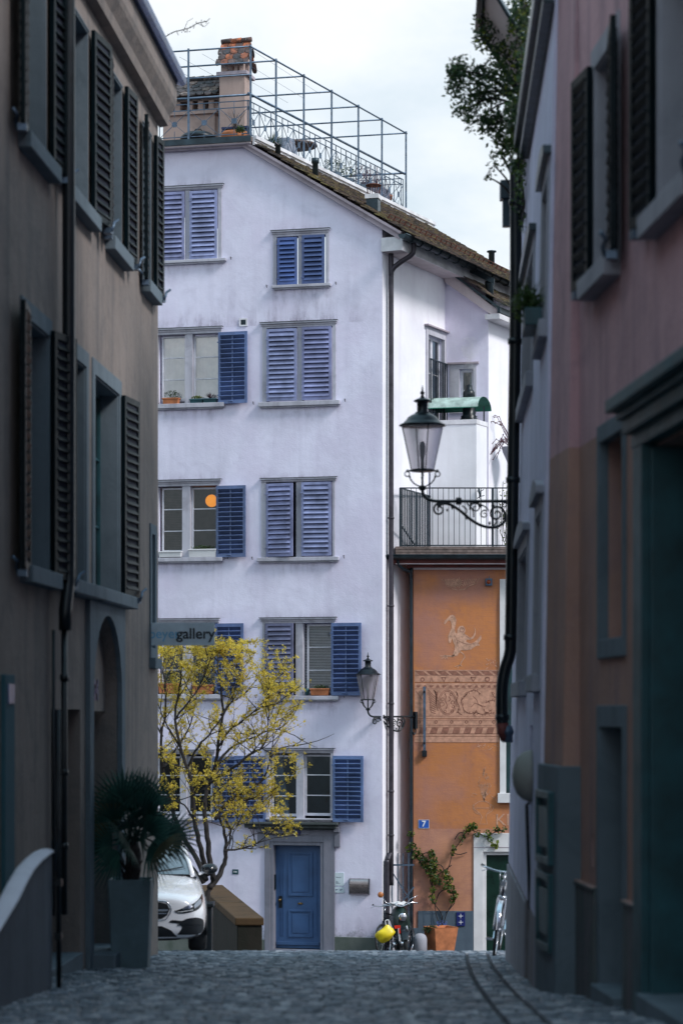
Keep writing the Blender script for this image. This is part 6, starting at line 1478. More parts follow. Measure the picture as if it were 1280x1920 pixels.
# ------------------------------------------------------------------ parapet wall by the tree
st = thing('stone_parapet', 'mossy brown sandstone parapet with slab coping, running down from the lilac house', 'wall', at(-1.5, 40, gz(40)))
def par(q, x0, x1, y0, y1, zt0, zt1, zb0, zb1, dx):   # skewed prism
    q.add([(x0,y0,zb0),(x1,y0,zb0),(x1+dx,y1,zb1),(x0+dx,y1,zb1),(x0,y0,zt0),(x1,y0,zt0),(x1+dx,y1,zt1),(x0+dx,y1,zt1)], [(0,3,2,1),(4,5,6,7),(0,1,5,4),(1,2,6,5),(2,3,7,6),(3,0,4,7)])
xa, xb = W(441,0,40).x, W(495,0,40).x; zt_ = W(0,1721,40).z; ze_ = W(0,1662,45.6).z
q = MB(); par(q, xa+.03, xb-.03, 40.03, 46, zt_-.13, ze_-.13, gz(40)-.3, gz(46)-.3, -.98); q.build('masonry', M_['stonewall'], st, .02)
q = MB()
for a, b in ((0, .42), (.425, 1)): par(q, xa-.98*a, xb-.98*a, 40+6*a, 40+6*b, zt_+(ze_-zt_)*a, zt_+(ze_-zt_)*b, zt_-.13+(ze_-zt_)*a, zt_-.13+(ze_-zt_)*b, -.98*(b-a))
q.build('coping_slab', M_['stonecap'], st, .02)

# ------------------------------------------------------------------ bollard, pots
p = W(787, 1780, 48.2); t = thing('bollard', 'short rounded granite bollard beside the terracotta pot', 'bollard', at(p.x, 48.2, gz(48.2))); q = MB(wm(t)); h_ = W(0,1750,48.2).z-gz(48.2)
q.lathe([(.14,-.1),(.14,h_-.13),(.135,h_-.09),(.115,h_-.045),(.08,h_-.015),(.03,h_),(.001,h_)], 20); q.build('stone', M_['greystone'], t)
p = W(826, 1780, 48.5); t = thing('terracotta_planter', 'square tapered terracotta planter against the ochre wall', 'planter', Matrix.Translation((p.x, 48.55, gz(48.5))) @ Matrix.Rotation(R(24), 4, 'Z')); q = MB(wm(t)); h_ = W(0,1738,48.5).z-gz(48.5)
q.lathe([(.255,-.05),(.375,h_-.0),(.39,h_),(.34,h_),(.33,h_-.07),(.01,h_-.07)], 4, smooth=False, ph=R(45)); q.build('pot', M_['terra'], t, .01)
PLT = Vector((p.x, 48.55, gz(48.5)+h_-.05))
t = thing('planter_greenery', 'trailing green tuft and blue muscari in the terracotta planter', 'plant', Matrix.Translation(PLT)); q = MB(wm(t)); rr = random.Random(41)
blade_clump(q, (-.18,-.1,0), 90, .16, .30, .014, rr, 1.4); leaf_cloud(q, (-.2,-.12,0), (.16,.1,.1), 120, .05, rr); q.build('foliage', M_['leafdark'], t); q = MB(wm(t)); leaf_cloud(q, (0,-.05,.13), (.16,.08,.06), 60, .04, rr); q.build('blue_flower', simple('blue_petal', (.05,.09,.30), .6), t)
# climbing vine trained on the ochre wall
t = thing('climbing_vine', 'leafy green climber trained from the terracotta planter up the ochre wall', 'climber', Matrix.Translation(PLT)); rr = random.Random(42)
def vp_(px, py, off=.06): return O.at(px, py, off+rr.uniform(-.02,.03))
stems = [[(828,1738),(829,1725),(826,1712),(815,1696),(809,1682),(812,1668),(808,1650),(800,1635),(790,1620),(780,1607),(772,1595),(769,1575),(768,1556)],
 [(830,1738),(836,1715),(844,1700),(850,1684),(846,1668),(838,1655),(835,1640),(842,1622),(846,1606),(852,1592),(862,1578),(872,1562),(882,1556),(897,1562),(912,1568),(928,1560),(944,1556)],
 [(826,1738),(818,1718),(815,1700)], [(815,1700),(822,1676),(836,1668),(848,1676),(852,1690),(846,1700),(836,1712)], [(808,1650),(820,1640),(838,1628),(846,1622)], [(812,1666),(806,1650),(812,1620),(812,1600),(800,1598),(786,1606)], [(850,1600),(862,1602),(875,1598)], [(872,1562),(860,1562),(852,1574)], [(812,1620),(826,1622),(832,1632)]]
q = MB()
for s_ in stems: q.tube(catmull([vp_(*p_) for p_ in s_], 3), .010, 5)
q.build('stem', M_['bark'], t)
q = MB(); q2 = MB()
def vleaf(px, py, rad, n, sz=.07, lime=.25):
    for k in range(n):
        a = rr.uniform(0, 6.28); r_ = rad*math.sqrt(rr.random()); leaf(q2 if rr.random() < lime else q, O.at(px+r_*math.cos(a), py+r_*math.sin(a), .07+rr.random()*.10), sz*rr.uniform(.6,1.3), rr, .7)
for px, py, rad, n in ((770,1562,6,16),(772,1585,6,14),(766,1592,5,8),(782,1597,7,22),(776,1606,5,14),(787,1606,6,20),(793,1615,7,24),(800,1620,8,30),(808,1600,6,26),(812,1608,6,26),(812,1620,8,34),(806,1632,9,40),(816,1634,9,40),(812,1646,8,34),(818,1652,7,24),(836,1640,7,26),(840,1650,8,30),(836,1660,8,24),(845,1668,7,26),(850,1678,7,26),(848,1688,6,18),(811,1668,6,16),(809,1682,5,12),(813,1690,4,8),(880,1552,7,30),(888,1550,6,24),(874,1557,6,14),(894,1562,6,16),(912,1564,7,20),(918,1572,5,12),(930,1557,7,20),(942,1555,6,12),(850,1590,5,10),(848,1600,4,6),(862,1578,6,8),(866,1568,5,6)): vleaf(px, py, rad*1.15, int(n*1.5))
q.build('foliage', M_['leafgreen'], t); q2.build('young_foliage', M_['leaflime'], t)
q = MB(); 
for k in range(14): leaf(q, O.at(926+rr.uniform(-6,6), 1584+rr.uniform(-6,6), .09), .10, rr, .8)
q.build('pale_leaf', M_['leaflime'], t)

def sill_box(name, lab, px0, px1, py0, py1, mat, fol=None, seed=1, taper=.9, kind='ball', out=.0, h=.5, fm='leafdark'):
    r = F.rect(px0, py0, px1, py1); cu = (r[0]+r[1])/2; t = thing(name, lab, 'flower box', F.M @ Matrix.Translation((cu, -.02-out, r[2]))); T = wm(t); w2 = (r[1]-r[0])/2; hh = r[3]-r[2]
    q = MB(T); b0 = w2*taper
    vs = [(-b0,-.06,0),(b0,-.06,0),(b0,.06,0),(-b0,.06,0),(-w2,-.075,hh),(w2,-.075,hh),(w2,.075,hh),(-w2,.075,hh)]; q.add(vs, [(0,3,2,1),(4,5,6,7),(0,1,5,4),(1,2,6,5),(2,3,7,6),(3,0,4,7)]); q.box(-w2-.01, w2+.01, -.085, .085, hh-.025, hh+.002)
    q.build('box', M_[mat] if isinstance(mat, str) else mat, t, .006); rr = random.Random(seed)
    if fol:
        q = MB(T)
        if kind == 'ball': leaf_cloud(q, (0,0,hh+h*.4), (w2*.9,.07,h*.5), 170, .035, rr)
        else: blade_clump(q, (0,0,hh), 60, h, w2*1.3, .01, rr)
        q.build('foliage', M_[fm], t)
sill_box('flower_box', 'terracotta flower box with dark rosemary on the left end of the sill', 307, 337, 747, 761, 'terra', True, 51, h=.2)
sill_box('flower_box', 'dark green box with lime sprouts in the middle of the sill', 358, 382, 749, 758, 'tealmid', True, 52, h=.09, fm='leaflime')
sill_box('flower_box', 'dark green box with orange-brown grass next to the open shutter', 383, 407, 748, 757, 'tealmid', True, 53, kind='blade', h=.16, fm='rustleaf' if 'rustleaf' in M_ else 'twig')
sill_box('flower_box', 'long white box with a small sprig below the paper lantern', 356, 407, 1030, 1045, 'whitepaint', True, 54, taper=.97, h=.10, fm='leafgreen')
sill_box('flower_box', 'long white empty box on the left of the sill below the netted window', 300, 342, 1034, 1045, 'whitepaint', None, 55, taper=.97)
sill_box('flower_box', 'orange-red box with low green plants beside the slatted blind', 583, 618, 1291, 1304, 'terra', True, 56, h=.08, fm='leafgreen')
sill_box('flower_box', 'terracotta box of green and red flowers behind the yellow tree', 299, 336, 1282, 1300, 'terra', True, 57, h=.35, fm='leafgreen')
sill_box('flower_box', 'red-brown box with white blossoms behind the yellow tree', 362, 402, 1284, 1301, 'terra', True, 58, h=.25, fm='blossomwhite' if 'blossomwhite' in M_ else 'leafdark')
r = F.rect(571, 1287, 581, 1303); t = thing('watering_can', 'tiny teal can on the sill left of the orange-red flower box', 'can', F.M @ Matrix.Translation(((r[0]+r[1])/2, -.02, r[2]))); q = MB(wm(t)); q.lathe([(.045,0),(.05,.13),(.045,.135),(.01,.13)], 14); q.tube([(.045,0,.05),(.09,0,.14)], .008, 5); q.build('can', M_['tealmid'], t)

# ------------------------------------------------------------------ planter bin and the flowering tree
p = W(386, 1700, 36.6); t = thing('dark_planter', 'dark square planter box with rim behind the white car', 'planter', at(p.x-.0, 36.6, gz(36.6))); q = MB(wm(t)); h_ = W(0,1692,36.6).z-gz(36.6)
q.box(-.22,.10,-.2,.2,0,h_-.04); q.box(-.25,.13,-.23,.23,h_-.06,h_); q.build('box', M_['black'], t, .012)
TY = 38.0
tr = thing('yellow_tree', 'multi-stemmed tree covered in small yellow blossom in front of the lilac house', 'tree', at(W(385,0,TY).x, TY, gz(TY)))
rt = random.Random(77)
limbs = [  # photo-plane guides: (px, py, depth offset), start radius
 ([(384,1770,0),(386,1720,0),(388,1690,0),(395,1660,.02),(402,1640,.05)], .10),
 ([(392,1665,0),(408,1645,.1),(420,1620,.2),(424,1590,.25),(420,1555,.3),(410,1530,.35),(400,1500,.35)], .065),
 ([(400,1650,0),(392,1600,-.1),(388,1560,-.15),(384,1510,-.1),(392,1470,0),(405,1430,.05),(412,1380,.1),(418,1330,.1),(414,1280,.1),(408,1240,.15),(412,1195,.2)], .06),
 ([(390,1640,0),(376,1590,-.3),(366,1540,-.4),(362,1490,-.5),(352,1440,-.5),(338,1400,-.5),(328,1350,-.5),(334,1300,-.4),(342,1250,-.35),(338,1210,-.3)], .055),
 ([(388,1650,0),(362,1600,.3),(340,1560,.4),(318,1500,.5),(306,1440,.55),(304,1380,.5),(312,1320,.5),(306,1260,.45),(310,1215,.4)], .055),
 ([(384,1655,0),(352,1620,.1),(320,1580,.0),(290,1530,-.1),(268,1470,-.2),(255,1400,-.2),(262,1330,-.2)], .05),
 ([(404,1535,0),(420,1510,.1),(442,1492,.2),(466,1482,.25),(486,1468,.3),(500,1448,.3),(506,1420,.3),(512,1385,.3),(516,1350,.25)], .038),
 ([(392,1470,0),(420,1450,-.2),(448,1432,-.3),(472,1412,-.3),(490,1402,-.3),(500,1380,-.3),(504,1345,-.25),(498,1310,-.2)], .035),
 ([(402,1440,0),(424,1410,.3),(452,1392,.4),(482,1380,.5),(515,1368,.5),(545,1376,.5),(565,1388,.5)], .03),
 ([(410,1400,0),(430,1370,.0),(458,1348,-.1),(482,1330,-.2),(510,1322,-.2),(530,1310,-.2)], .028),
 ([(414,1340,0),(432,1320,.2),(455,1302,.3),(478,1288,.3),(500,1295,.3)], .022),
 ([(420,1595,0),(440,1592,.1),(470,1590,.2),(480,1582,.2)], .026), ([(480,1585,.2),(458,1588,.1),(462,1575,.0),(472,1566,0),(486,1562,0),(505,1564,0)], .016),
 ([(424,1590,0),(432,1570,.2),(430,1550,.2),(422,1530,.2),(440,1520,.2),(462,1526,.2),(478,1520,.25)], .024),
 ([(352,1440,-.4),(372,1400,-.5),(398,1370,-.6),(420,1340,-.6),(440,1300,-.6),(444,1262,-.6)], .026), ([(338,1400,-.4),(318,1370,-.6),(300,1330,-.7),(290,1280,-.7)], .024),
 ([(328,1350,-.5),(350,1320,-.7),(372,1290,-.7),(386,1250,-.7),(392,1215,-.7)], .022), ([(306,1440,.5),(330,1405,.7),(352,1370,.8),(365,1330,.8),(372,1280,.8)], .026), ([(304,1380,.4),(284,1340,.5),(272,1290,.5)], .02),
 ([(430,1500,.1),(458,1500,.2),(490,1494,.2),(512,1482,.2)], .018), ([(366,1540,-.3),(345,1510,-.5),(325,1500,-.6),(305,1490,-.6)], .022), ([(506,1420,.3),(528,1402,.4),(548,1398,.4),(572,1384,.4)], .02), ([(408,1640,.05),(425,1600,-.1),(440,1555,-.2),(450,1545,-.2)], .014)]
q = MB(); qt = MB(); tips = []
def grow(p, d, L, r, depth):
    """thin wandering twig; returns blossom points"""
    P = [p]; n = 5
    if HX + p.x/p.y*FP > 560: return
    if HY - (p.z-CZ)/p.y*FP < 1225: d = Vector((d.x, d.y, min(d.z, -.1))).normalized(); L *= .7
    for k in range(n):
        d = (d + Vector((rt.uniform(-.35,.35), rt.uniform(-.35,.35), rt.uniform(-.15,.35)))*.55).normalized(); P.append(P[-1] + d*L/n)
        if depth > 0 and k > 0 and rt.random() < .62:
            s = Vector((rt.uniform(-1,1), rt.uniform(-1,1), rt.uniform(-.3,.8))).normalized(); grow(P[-1], (d*.6+s).normalized(), L*rt.uniform(.4,.65), r*.6, depth-1)
        tips.append((P[-1], depth))
    qt.tube(P, [r*(1-.75*k/n) for k in range(n+1)], 4, cap=False)
cx_ = W(400,1400,TY)
for pts, r in limbs:
    P = catmull([W(px, py, TY+dz*1.1) for px, py, dz in pts], 4); n = len(P)
    P = [p + Vector((rt.uniform(-1,1), rt.uniform(-1,1), rt.uniform(-1,1)))*.012 for p in P]
    q.tube(P, [max(.006, r*.80*(1-.82*k/(n-1))) for k in range(n)], 7)
    if r > .09: continue
    for k in range(int(n*.30), n):
        if rt.random() < .40:
            d = (P[min(k+1,n-1)]-P[k-1]).normalized(); s = Vector((rt.uniform(-1,1), rt.uniform(-.8,.8), rt.uniform(-.2,1))).normalized()
            if P[k].z > gz(TY)+1.6: grow(P[k], (d*.5+s).normalized(), rt.uniform(.35,.8), .010, 2)
    if P[-1].z > gz(TY)+1.6: grow(P[-1], (P[-1]-P[-3]).normalized(), .5, .009, 2)
q.build('trunk', M_['bark'], tr); qt.build('twig', M_['bark'], tr)
def blossom_cluster(q, p, rr, s=.03, n=7):
    for k in range(n):
        v = Vector((rr.gauss(0,1), rr.gauss(0,1), rr.gauss(0,1)))*s*.55; leaf(q, p+v, s*rr.uniform(.6,1.1), rr, .8)
q = MB(); kept = 0
for p, d in tips:
    px = HX + p.x/p.y*FP; py = HY - (p.z-CZ)/p.y*FP
    if py > 1560 and rt.random() < .8: continue
    if px > 585 or py < 1160: continue
    if rt.random() < .52: continue
    for k in range(rt.choice((1,1,2,2))):
        blossom_cluster(q, p + Vector((rt.gauss(0,.022), rt.gauss(0,.022), rt.gauss(0,.02))), rt, rt.uniform(.020,.036), rt.randint(6,11)); kept += 1
print('blossom clusters', kept, 'tips', len(tips))
q.build('crown', M_['blossom'], tr)

# ------------------------------------------------------------------ palm in its tall planter
py_ = 25.4; p = W(246, 1828, py_); gp0 = gz(py_)
t = thing('tall_planter', 'tall tapered blue-grey planter standing by the arched doorway', 'planter', at(p.x, py_, gp0)); q = MB(wm(t)); H_ = W(0,1647,py_).z-gp0
a, b = (W(279,0,py_)-W(213,0,py_)).x/2, (W(286,0,py_)-W(206,0,py_)).x/2
q.lathe([(a*1.414,-.05),(b*1.414,H_),(b*1.414*.90,H_),(b*1.25*.88,H_-.06),(.01,H_-.06)], 4, smooth=False, ph=R(45)); q.build('pot', simple('blue_grey_planter', (.105,.17,.205), .6, var=.2, scale=3), t, .012)
t = thing('fan_palm', 'fan palm with dark drooping leaves growing in the tall planter', 'palm', at(p.x, py_, gp0+H_-.06)); T = wm(t); rr = random.Random(61); palm_tints = [M_['palm'], leafmat('palm_leaf_bright', (.02,.08,.07), (.05,.14,.11), .25), leafmat('palm_leaf_dry', (.06,.06,.035), (.10,.09,.05), .2)]
q = MB(T); q.tube([(0,0,0),(.02,0,.15),(.03,0,.32),(.02,0,.46)], [.075,.085,.08,.05], 12); 
for k in range(40): a = rr.uniform(0,6.28); z = rr.uniform(.0,.42); q.tube([(.07*math.cos(a),.07*math.sin(a),z),(.12*math.cos(a),.12*math.sin(a),z+.09)], .008, 4)
q.build('trunk', M_['bark'], t)
def fan(top, base, normal, rad, nb, spread=R(150), droop=.25):
    pet = MB(); mid = (base+top)/2 + Vector((0,0,.05)); pet.tube(catmull([base, mid, top], 4), .010, 5)
    axis = (top-base).normalized(); side = axis.cross(normal).normalized(); fr_ = MB()
    for k in range(nb):
        a = -spread/2 + spread*k/(nb-1); d = axis*math.cos(a) + side*math.sin(a); L = rad*(.75+.25*math.cos(a*.8))*rr.uniform(.88,1.06); pw = .0125
        sd = d.cross(normal).normalized(); P = [top + d*L*s - Vector((0,0,1))*L*droop*s*s + normal*.02*math.sin(s*3) for s in (.02,.35,.7,1)]; vs = []
        for p_, w_2 in zip(P, (.35,1,.75,.05)): vs += [p_-sd*pw*w_2, p_+sd*pw*w_2]
        fr_.add(vs, [(0,1,3,2),(2,3,5,4),(4,5,7,6)], True)
    return pet, fr_
crown = T @ Vector((.02,0,.46)); targets = [(248,1470,-.1),(268,1478,.1),(222,1480,-.2),(286,1500,.05),(200,1500,.15),(300,1530,-.15),(190,1545,-.1),(312,1560,.1),(206,1525,-.35),(282,1545,-.3),(202,1588,-.25),(296,1596,-.25),(252,1490,.25),(318,1590,-.4),(212,1610,.1),(352,1566,-.05),(232,1470,.15),(240,1540,-.45),(266,1570,-.5),(186,1580,.2),(262,1510,-.5),(232,1590,-.4),(246,1462,.0),(212,1492,.3),(280,1512,-.3),(176,1560,.1),(322,1548,.2),(222,1566,-.5),(286,1604,.2)]
for px, py, dz in targets:
    tip = crown + (W(px, py, py_+dz)-crown)*rr.uniform(.55,.82); base = crown + Vector((rr.uniform(-.03,.03), rr.uniform(-.03,.03), rr.uniform(-.08,.02))); ax = (tip-base).normalized()
    nn = (Vector((0,-1,.35)) + Vector((rr.uniform(-.6,.6), rr.uniform(-.3,.3), rr.uniform(-.3,.5)))).normalized(); nn = (nn - ax*nn.dot(ax)).normalized()
    a, b = fan(tip, base, nn, rr.uniform(.34,.46)*(.9 if px > 300 else 1), 15, R(rr.uniform(110,150)), .02 if py < 1540 else .15)
    f_ = b.build('frond', palm_tints[(0,1,1,0,1,0,2)[rr.randrange(7)]], t); a.build('leaf_stalk', M_['palm'], f_)

# ------------------------------------------------------------------ shrubs hanging from the grey roof
rr = random.Random(71)
def bush(name, lab, spots, mat, mat2, zc=27.0, wood=True, sz=.06, group=None):
    c = W(spots[0][0], spots[0][1], zc); t = thing(name, lab, 'shrub', Matrix.Translation(W(985, spots[-1][1], zc+.2))); q = MB(); q2 = MB(); qb = MB()
    root = W(985, spots[-1][1], zc+.1)
    for (px, py, rx, ry, n) in spots:
        zc_ = zc if px < 945 else max(24.6, zc-(px-945)*.05); c = W(px, py, zc_+rr.uniform(-.3,.3)); s = zc_/FP
        qb.tube(catmull([root, (root+c)/2+Vector((0,0,.12)), c], 4), [.022,.02,.018,.016,.014,.012,.01,.008,.006], 5)
        for k in range(max(3, n//26)): e = c+Vector((rr.uniform(-1,1)*rx*s, rr.uniform(-.2,.2), rr.uniform(-1,1)*ry*s)); qb.tube([c, (c+e)/2+Vector((0,0,.02)), e], .005, 4)
        for k in range(n):
            a = rr.uniform(0,6.28); r_ = math.sqrt(rr.random()); p = c + Vector((rx*s*r_*math.cos(a), rr.gauss(0,.16), ry*s*r_*math.sin(a))); leaf(q2 if rr.random() < .22 else q, p, sz*rr.uniform(.6,1.35), rr, .5)
    qb.build('branch', M_['bark'], t); q.build('foliage', M_[mat], t); q2.build('young_foliage', M_[mat2], t); return t
bush('hanging_shrub', 'dense olive shrub with yellowish tips high on the eaves of the grey house', [(945,40,40,40,260),(925,75,32,30,220),(950,110,36,34,300),(975,60,26,60,300),(905,45,22,30,70),(900,75,20,14,50),(965,165,24,40,300),(985,130,18,60,260),(985,10,26,40,260),(985,30,20,40,200)], 'leafdark', 'leaflime', 27.0)
bush('hanging_shrub', 'wide fine-leaved shrub reaching left over the alley against the sky', [(880,140,38,24,300),(855,130,20,18,150),(850,158,18,18,110),(880,178,34,14,170),(925,145,32,30,260),(915,185,30,20,190),(868,205,24,12,120),(900,222,34,18,220),(930,235,34,24,320),(962,215,18,30,260),(980,205,12,30,160)], 'leafdark', 'leafgreen', 26.6)
bush('hanging_shrub', 'trailing green creeper hanging down the top of the black downpipe', [(945,262,24,14,190),(965,262,18,24,220),(935,285,18,10,40),(925,310,14,14,26),(945,300,16,18,40),(970,300,14,30,120),(975,345,10,30,70),(915,332,8,8,12),(968,380,12,18,30),(978,420,8,20,16)], 'leafgreen', 'leafdark', 27.0)
t = thing('yellow_flower', 'small cluster of yellow flowers against the dark eaves', 'flower', Matrix.Translation(W(988,165,26.4))); q = MB()
for k in range(40): leaf(q, W(988+rr.uniform(-5,5), 166+rr.uniform(-9,9), 26.4), .045, rr, .8)
q.build('petal', simple('bright_yellow_petal', (.75,.5,.02), .6), t)
for lab, px, py in (('terracotta pot wedged at the eaves below the yellow flowers', 982, 205), ('pale terracotta pot at the lower end of the eaves gutter', 979, 248)):
    c = W(px, py, 26.9); t = pot('roof_pot', lab, c.x, c.y, c.z-.12, .07, .10, .2, M_['terrapale'])
t = thing('bare_twig', 'thin bare twig with a few buds reaching into the sky above the left roof', 'twig', Matrix.Translation(W(300,75,31))); q = MB(); pts = [W(*p_, 31) for p_ in ((296,80),(312,68),(326,60),(342,56),(356,52),(370,44),(388,40))]; q.tube(catmull(pts, 4), .006, 4)
for p_ in catmull(pts, 3): 
    if rr.random() < .8: q.tube([p_, p_+Vector((rr.uniform(-.03,.05),0,rr.uniform(-.07,.05)))], .004, 4); leaf(q, p_+Vector((rr.uniform(-.03,.03),0,rr.uniform(-.05,.03))), .03, rr)
q.tube([W(345,56,31), W(352,40,31), W(362,34,31)], .003, 4); q.tube([W(370,44,31), W(384,50,31), W(392,42,31)], .003, 4); q.build('twig', M_['bark'], t)
# ------------------------------------------------------------------ bicycles (x forward, y left, z up)
M_['spoke'] = simple('steel_spokes', (.35,.37,.42), .3, .9, bmp=0)
def bicycle(name, label, M, frame_mat, tyre='rubber', flat_bar=True, chromef=False, group=None, hbw=.30, fender=True):
    t = thing(name, label, 'bicycle', M, group); r = .335; wb = 1.04
    for cx, nm in ((wb, 'wheel'), (0, 'wheel')):
        q = MB(M); q.tube([(cx+r*math.cos(a*6.2832/36), 0, r+r*math.sin(a*6.2832/36)) for a in range(36)], .019, 8, True); w_ = q.build('wheel', M_[tyre], t)
        q = MB(M); q.tube([(cx+(r-.025)*math.cos(a*6.2832/36), 0, r+(r-.025)*math.sin(a*6.2832/36)) for a in range(36)], .012, 6, True); q.build('rim', M_['chrome'], w_)
        q = MB(M); q.tube([(cx,-.045,r),(cx,.045,r)], .022, 10)
        for k in range(24): a = k*6.2832/24; q.tube([(cx, .025*(1 if k%2 else -1), r),(cx+(r-.03)*math.cos(a), 0, r+(r-.03)*math.sin(a))], .0022, 3, cap=False)
        q.build('spokes', M_['spoke'], w_)
        if fender:
            q = MB(M); vs = []; n = 18
            a0_, a1_ = (5, 150) if cx > 0 else (15, 175)
            for k in range(n+1):
                a = R(a0_+(a1_-a0_)*k/n)
                for yv, dr in ((-.028,-.008),(0,.006),(.028,-.008)): vs.append((cx+(r+.032+dr)*math.cos(a), yv, r+(r+.032+dr)*math.sin(a)))
            q.add(vs, [(3*k+j, 3*k+j+1, 3*k+4+j, 3*k+3+j) for k in range(n) for j in range(2)], True); q.build('mudguard', frame_mat if not chromef else M_['chrome'], t)
    bb = (.44,0,.29); sc_ = (.28,0,.78); ht = (.86,0,.88); hb_ = (.90,0,.74)
    q = MB(M)
    for a, b, rr_ in ((bb, sc_, .016), (sc_, ht, .015), (bb, hb_, .018), (ht, hb_, .020)): q.tube([a, b], rr_, 8)
    for s in (-1, 1): q.tube([(0,.05*s,r), (.36,.02*s,.29)], .010, 6); q.tube([(0,.05*s,r), (.28,.02*s,.74)], .009, 6)
    q.build('frame', frame_mat, t)
    q = MB(M)
    for s in (-1, 1): q.tube(catmull([(hb_[0]-.0,.045*s,.72), (.94,.05*s,.60), (wb,.05*s,r)], 4), .013, 6)
    q.tube([(.90,-.05,.72),(.90,.05,.72)], .018, 8); q.build('fork', M_['chrome'] if chromef else frame_mat, t)
    q = MB(M); q.tube([ht, (.835,0,1.0)], .014, 8); q.tube([(.835,0,1.0), (.92,0,1.03)], .014, 8)
    q.tube(catmull([(.80,-hbw,1.06),(.86,-hbw*.8,1.05),(.92,-.10,1.03),(.93,0,1.03),(.92,.10,1.03),(.86,hbw*.8,1.05),(.80,hbw,1.06)], 4), .012, 8); hb = q.build('handlebar', M_['chrome'], t)
    for s in (-1, 1): q = MB(M); q.tube([(.74,hbw*1.05*s,1.07),(.82,hbw*.92*s,1.06)], .018, 8); q.build('grip', M_['black'], hb); q = MB(M); q.tube([(.88,hbw*.75*s,1.03),(.90,hbw*1.0*s,1.01)], .006, 5); q.build('brake_lever', M_['chrome'], hb)
    q = MB(M); q.tube([sc_, (.255,0,.90)], .013, 8); q.build('seat_post', M_['chrome'], t)
    q = MB(M); q.add([(.10,-.08,.93),(.10,.08,.93),(.22,.075,.945),(.40,.018,.935),(.43,0,.925),(.40,-.018,.935),(.22,-.075,.945),(.10,-.07,.89),(.10,.07,.89),(.22,.06,.90),(.42,.012,.90),(.42,-.012,.90),(.22,-.06,.90)], [(0,6,5,4,3,2,1),(0,1,8,7),(1,2,9,8),(2,3,10,9),(3,4,10),(4,5,11),(4,11,10),(5,6,12,11),(6,0,7,12),(7,8,9,10,11,12)], True); q.build('saddle', M_['black'], t, .012)
    q = MB(M); q.tube([(.44+.09*math.cos(k*.393), -.045, .29+.09*math.sin(k*.393)) for k in range(16)], .006, 5, True); q.bar((.44,-.06,.29),(.56,-.06,.17),.02); q.bar((.44,.06,.29),(.32,.06,.41),.02); q.box(.51,.61,-.15,-.07,.155,.18); q.box(.27,.37,.07,.15,.40,.425); q.build('crank', M_['chrome'], t)
    q = MB(M); q.tube([(.30,.04,.27),(.24,.16,.0)], .008, 5); q.build('kickstand', M_['chrome'], t)
    return t
# silver bicycle leaning at the grey corner, seen from the front
yb_ = 29.6; px_ = 929; p = W(px_, 1785, yb_)
M1 = Matrix.Translation((p.x-.02, yb_-.0, gz(yb_)-.02)) @ Matrix.Rotation(R(-97), 4, 'Z') @ Matrix.Rotation(R(-7), 4, 'X') @ Matrix.Translation((-1.04,0,0)) @ Matrix.Diagonal((1.0,1.0,1.02,1))
M_['bikeblack'] = simple('black_gloss_frame', (.015,.018,.03), .3, .2, bmp=0)
b1 = bicycle('bicycle', 'silver and black bicycle seen head-on, leaning in front of the white door frame', M1, M_['bikeblack'], chromef=True, hbw=.29)
q = MB(M1); q.tube([(.80,0,.92),(.86,0,.70)], .03, 10); q.box(.95,.99,-.03,.03,.86,.92); q.tube(catmull([(.93,-.06,1.03),(1.02,-.05,.98),(1.0,-.03,.80),(1.04,-.03,.5)],4), .004, 4); q.build('headset_and_cable', M_['chrome'], b1)
# black bicycle at the gate
p = W(735, 1790, 47.6); M2 = Matrix.Translation((W(722,1790,47.9).x, 48.1, gz(48.1)+.0)) @ Matrix.Rotation(R(-118), 4, 'Z') @ Matrix.Rotation(R(6), 4, 'X') @ Matrix.Translation((-1.04,0,0))
bicycle('bicycle', 'dark bicycle with wide black handlebar parked by the iron gate', M2, M_['bikeblack'], hbw=.30, fender=False)
# moped with leg cover, beside it
Mm = Matrix.Translation((W(758,1790,48.0).x, 48.0, gz(48.0)+.02)) @ Matrix.Rotation(R(-84), 4, 'Z') @ Matrix.Rotation(R(3), 4, 'X') @ Matrix.Translation((-1.1,0,0))
t = thing('moped', 'black moped with round orange-lens mirror and dark green rain cover at the gate', 'moped', Mm)
for cx in (0, 1.15):
    q = MB(Mm); q.tube([(cx+.25*math.cos(a*.2618), 0, .27+.25*math.sin(a*.2618)) for a in range(24)], .045, 8, True); w_ = q.build('wheel', M_['rubber'], t)
    q = MB(Mm); q.tube([(cx,-.06,.27),(cx,.06,.27)], .05, 10)
    for k in range(9): a = k*.698; q.tube([(cx,0,.27),(cx+.22*math.cos(a),0,.27+.22*math.sin(a))], .010, 4)
    q.build('rim', M_['chrome'], w_)
q = MB(Mm); q.tube(catmull([(1.15,-.08,.27),(1.06,-.08,.6),(.96,-.06,.9)],4), .022, 8); q.tube(catmull([(1.15,.08,.27),(1.06,.08,.6),(.96,.06,.9)],4), .022, 8); q.build('fork', M_['chrome'], t)
q = MB(Mm); q.tube(catmull([(1.12,0,.56),(1.0,0,.50),(.7,0,.30),(.4,0,.30),(.2,0,.55)],5), .06, 10); q.lathe([(.03,-.08),(.10,-.06),(.11,.06),(.03,.08)], 14, (.55,0,.30)); q.build('frame', M_['darkmetal'], t)
q = MB(Mm); q.lathe([(.09,-.04),(.13,0),(.13,.08),(.06,.12)], 14, (.60,.09,.28)); q.tube([(.6,-.1,.2),(0,-.14,.25)], .035, 8); q.build('engine', M_['chrome'], t)
q = MB(Mm)   # draped rain cover, a wrinkled shell
rr = random.Random(81); n = 22
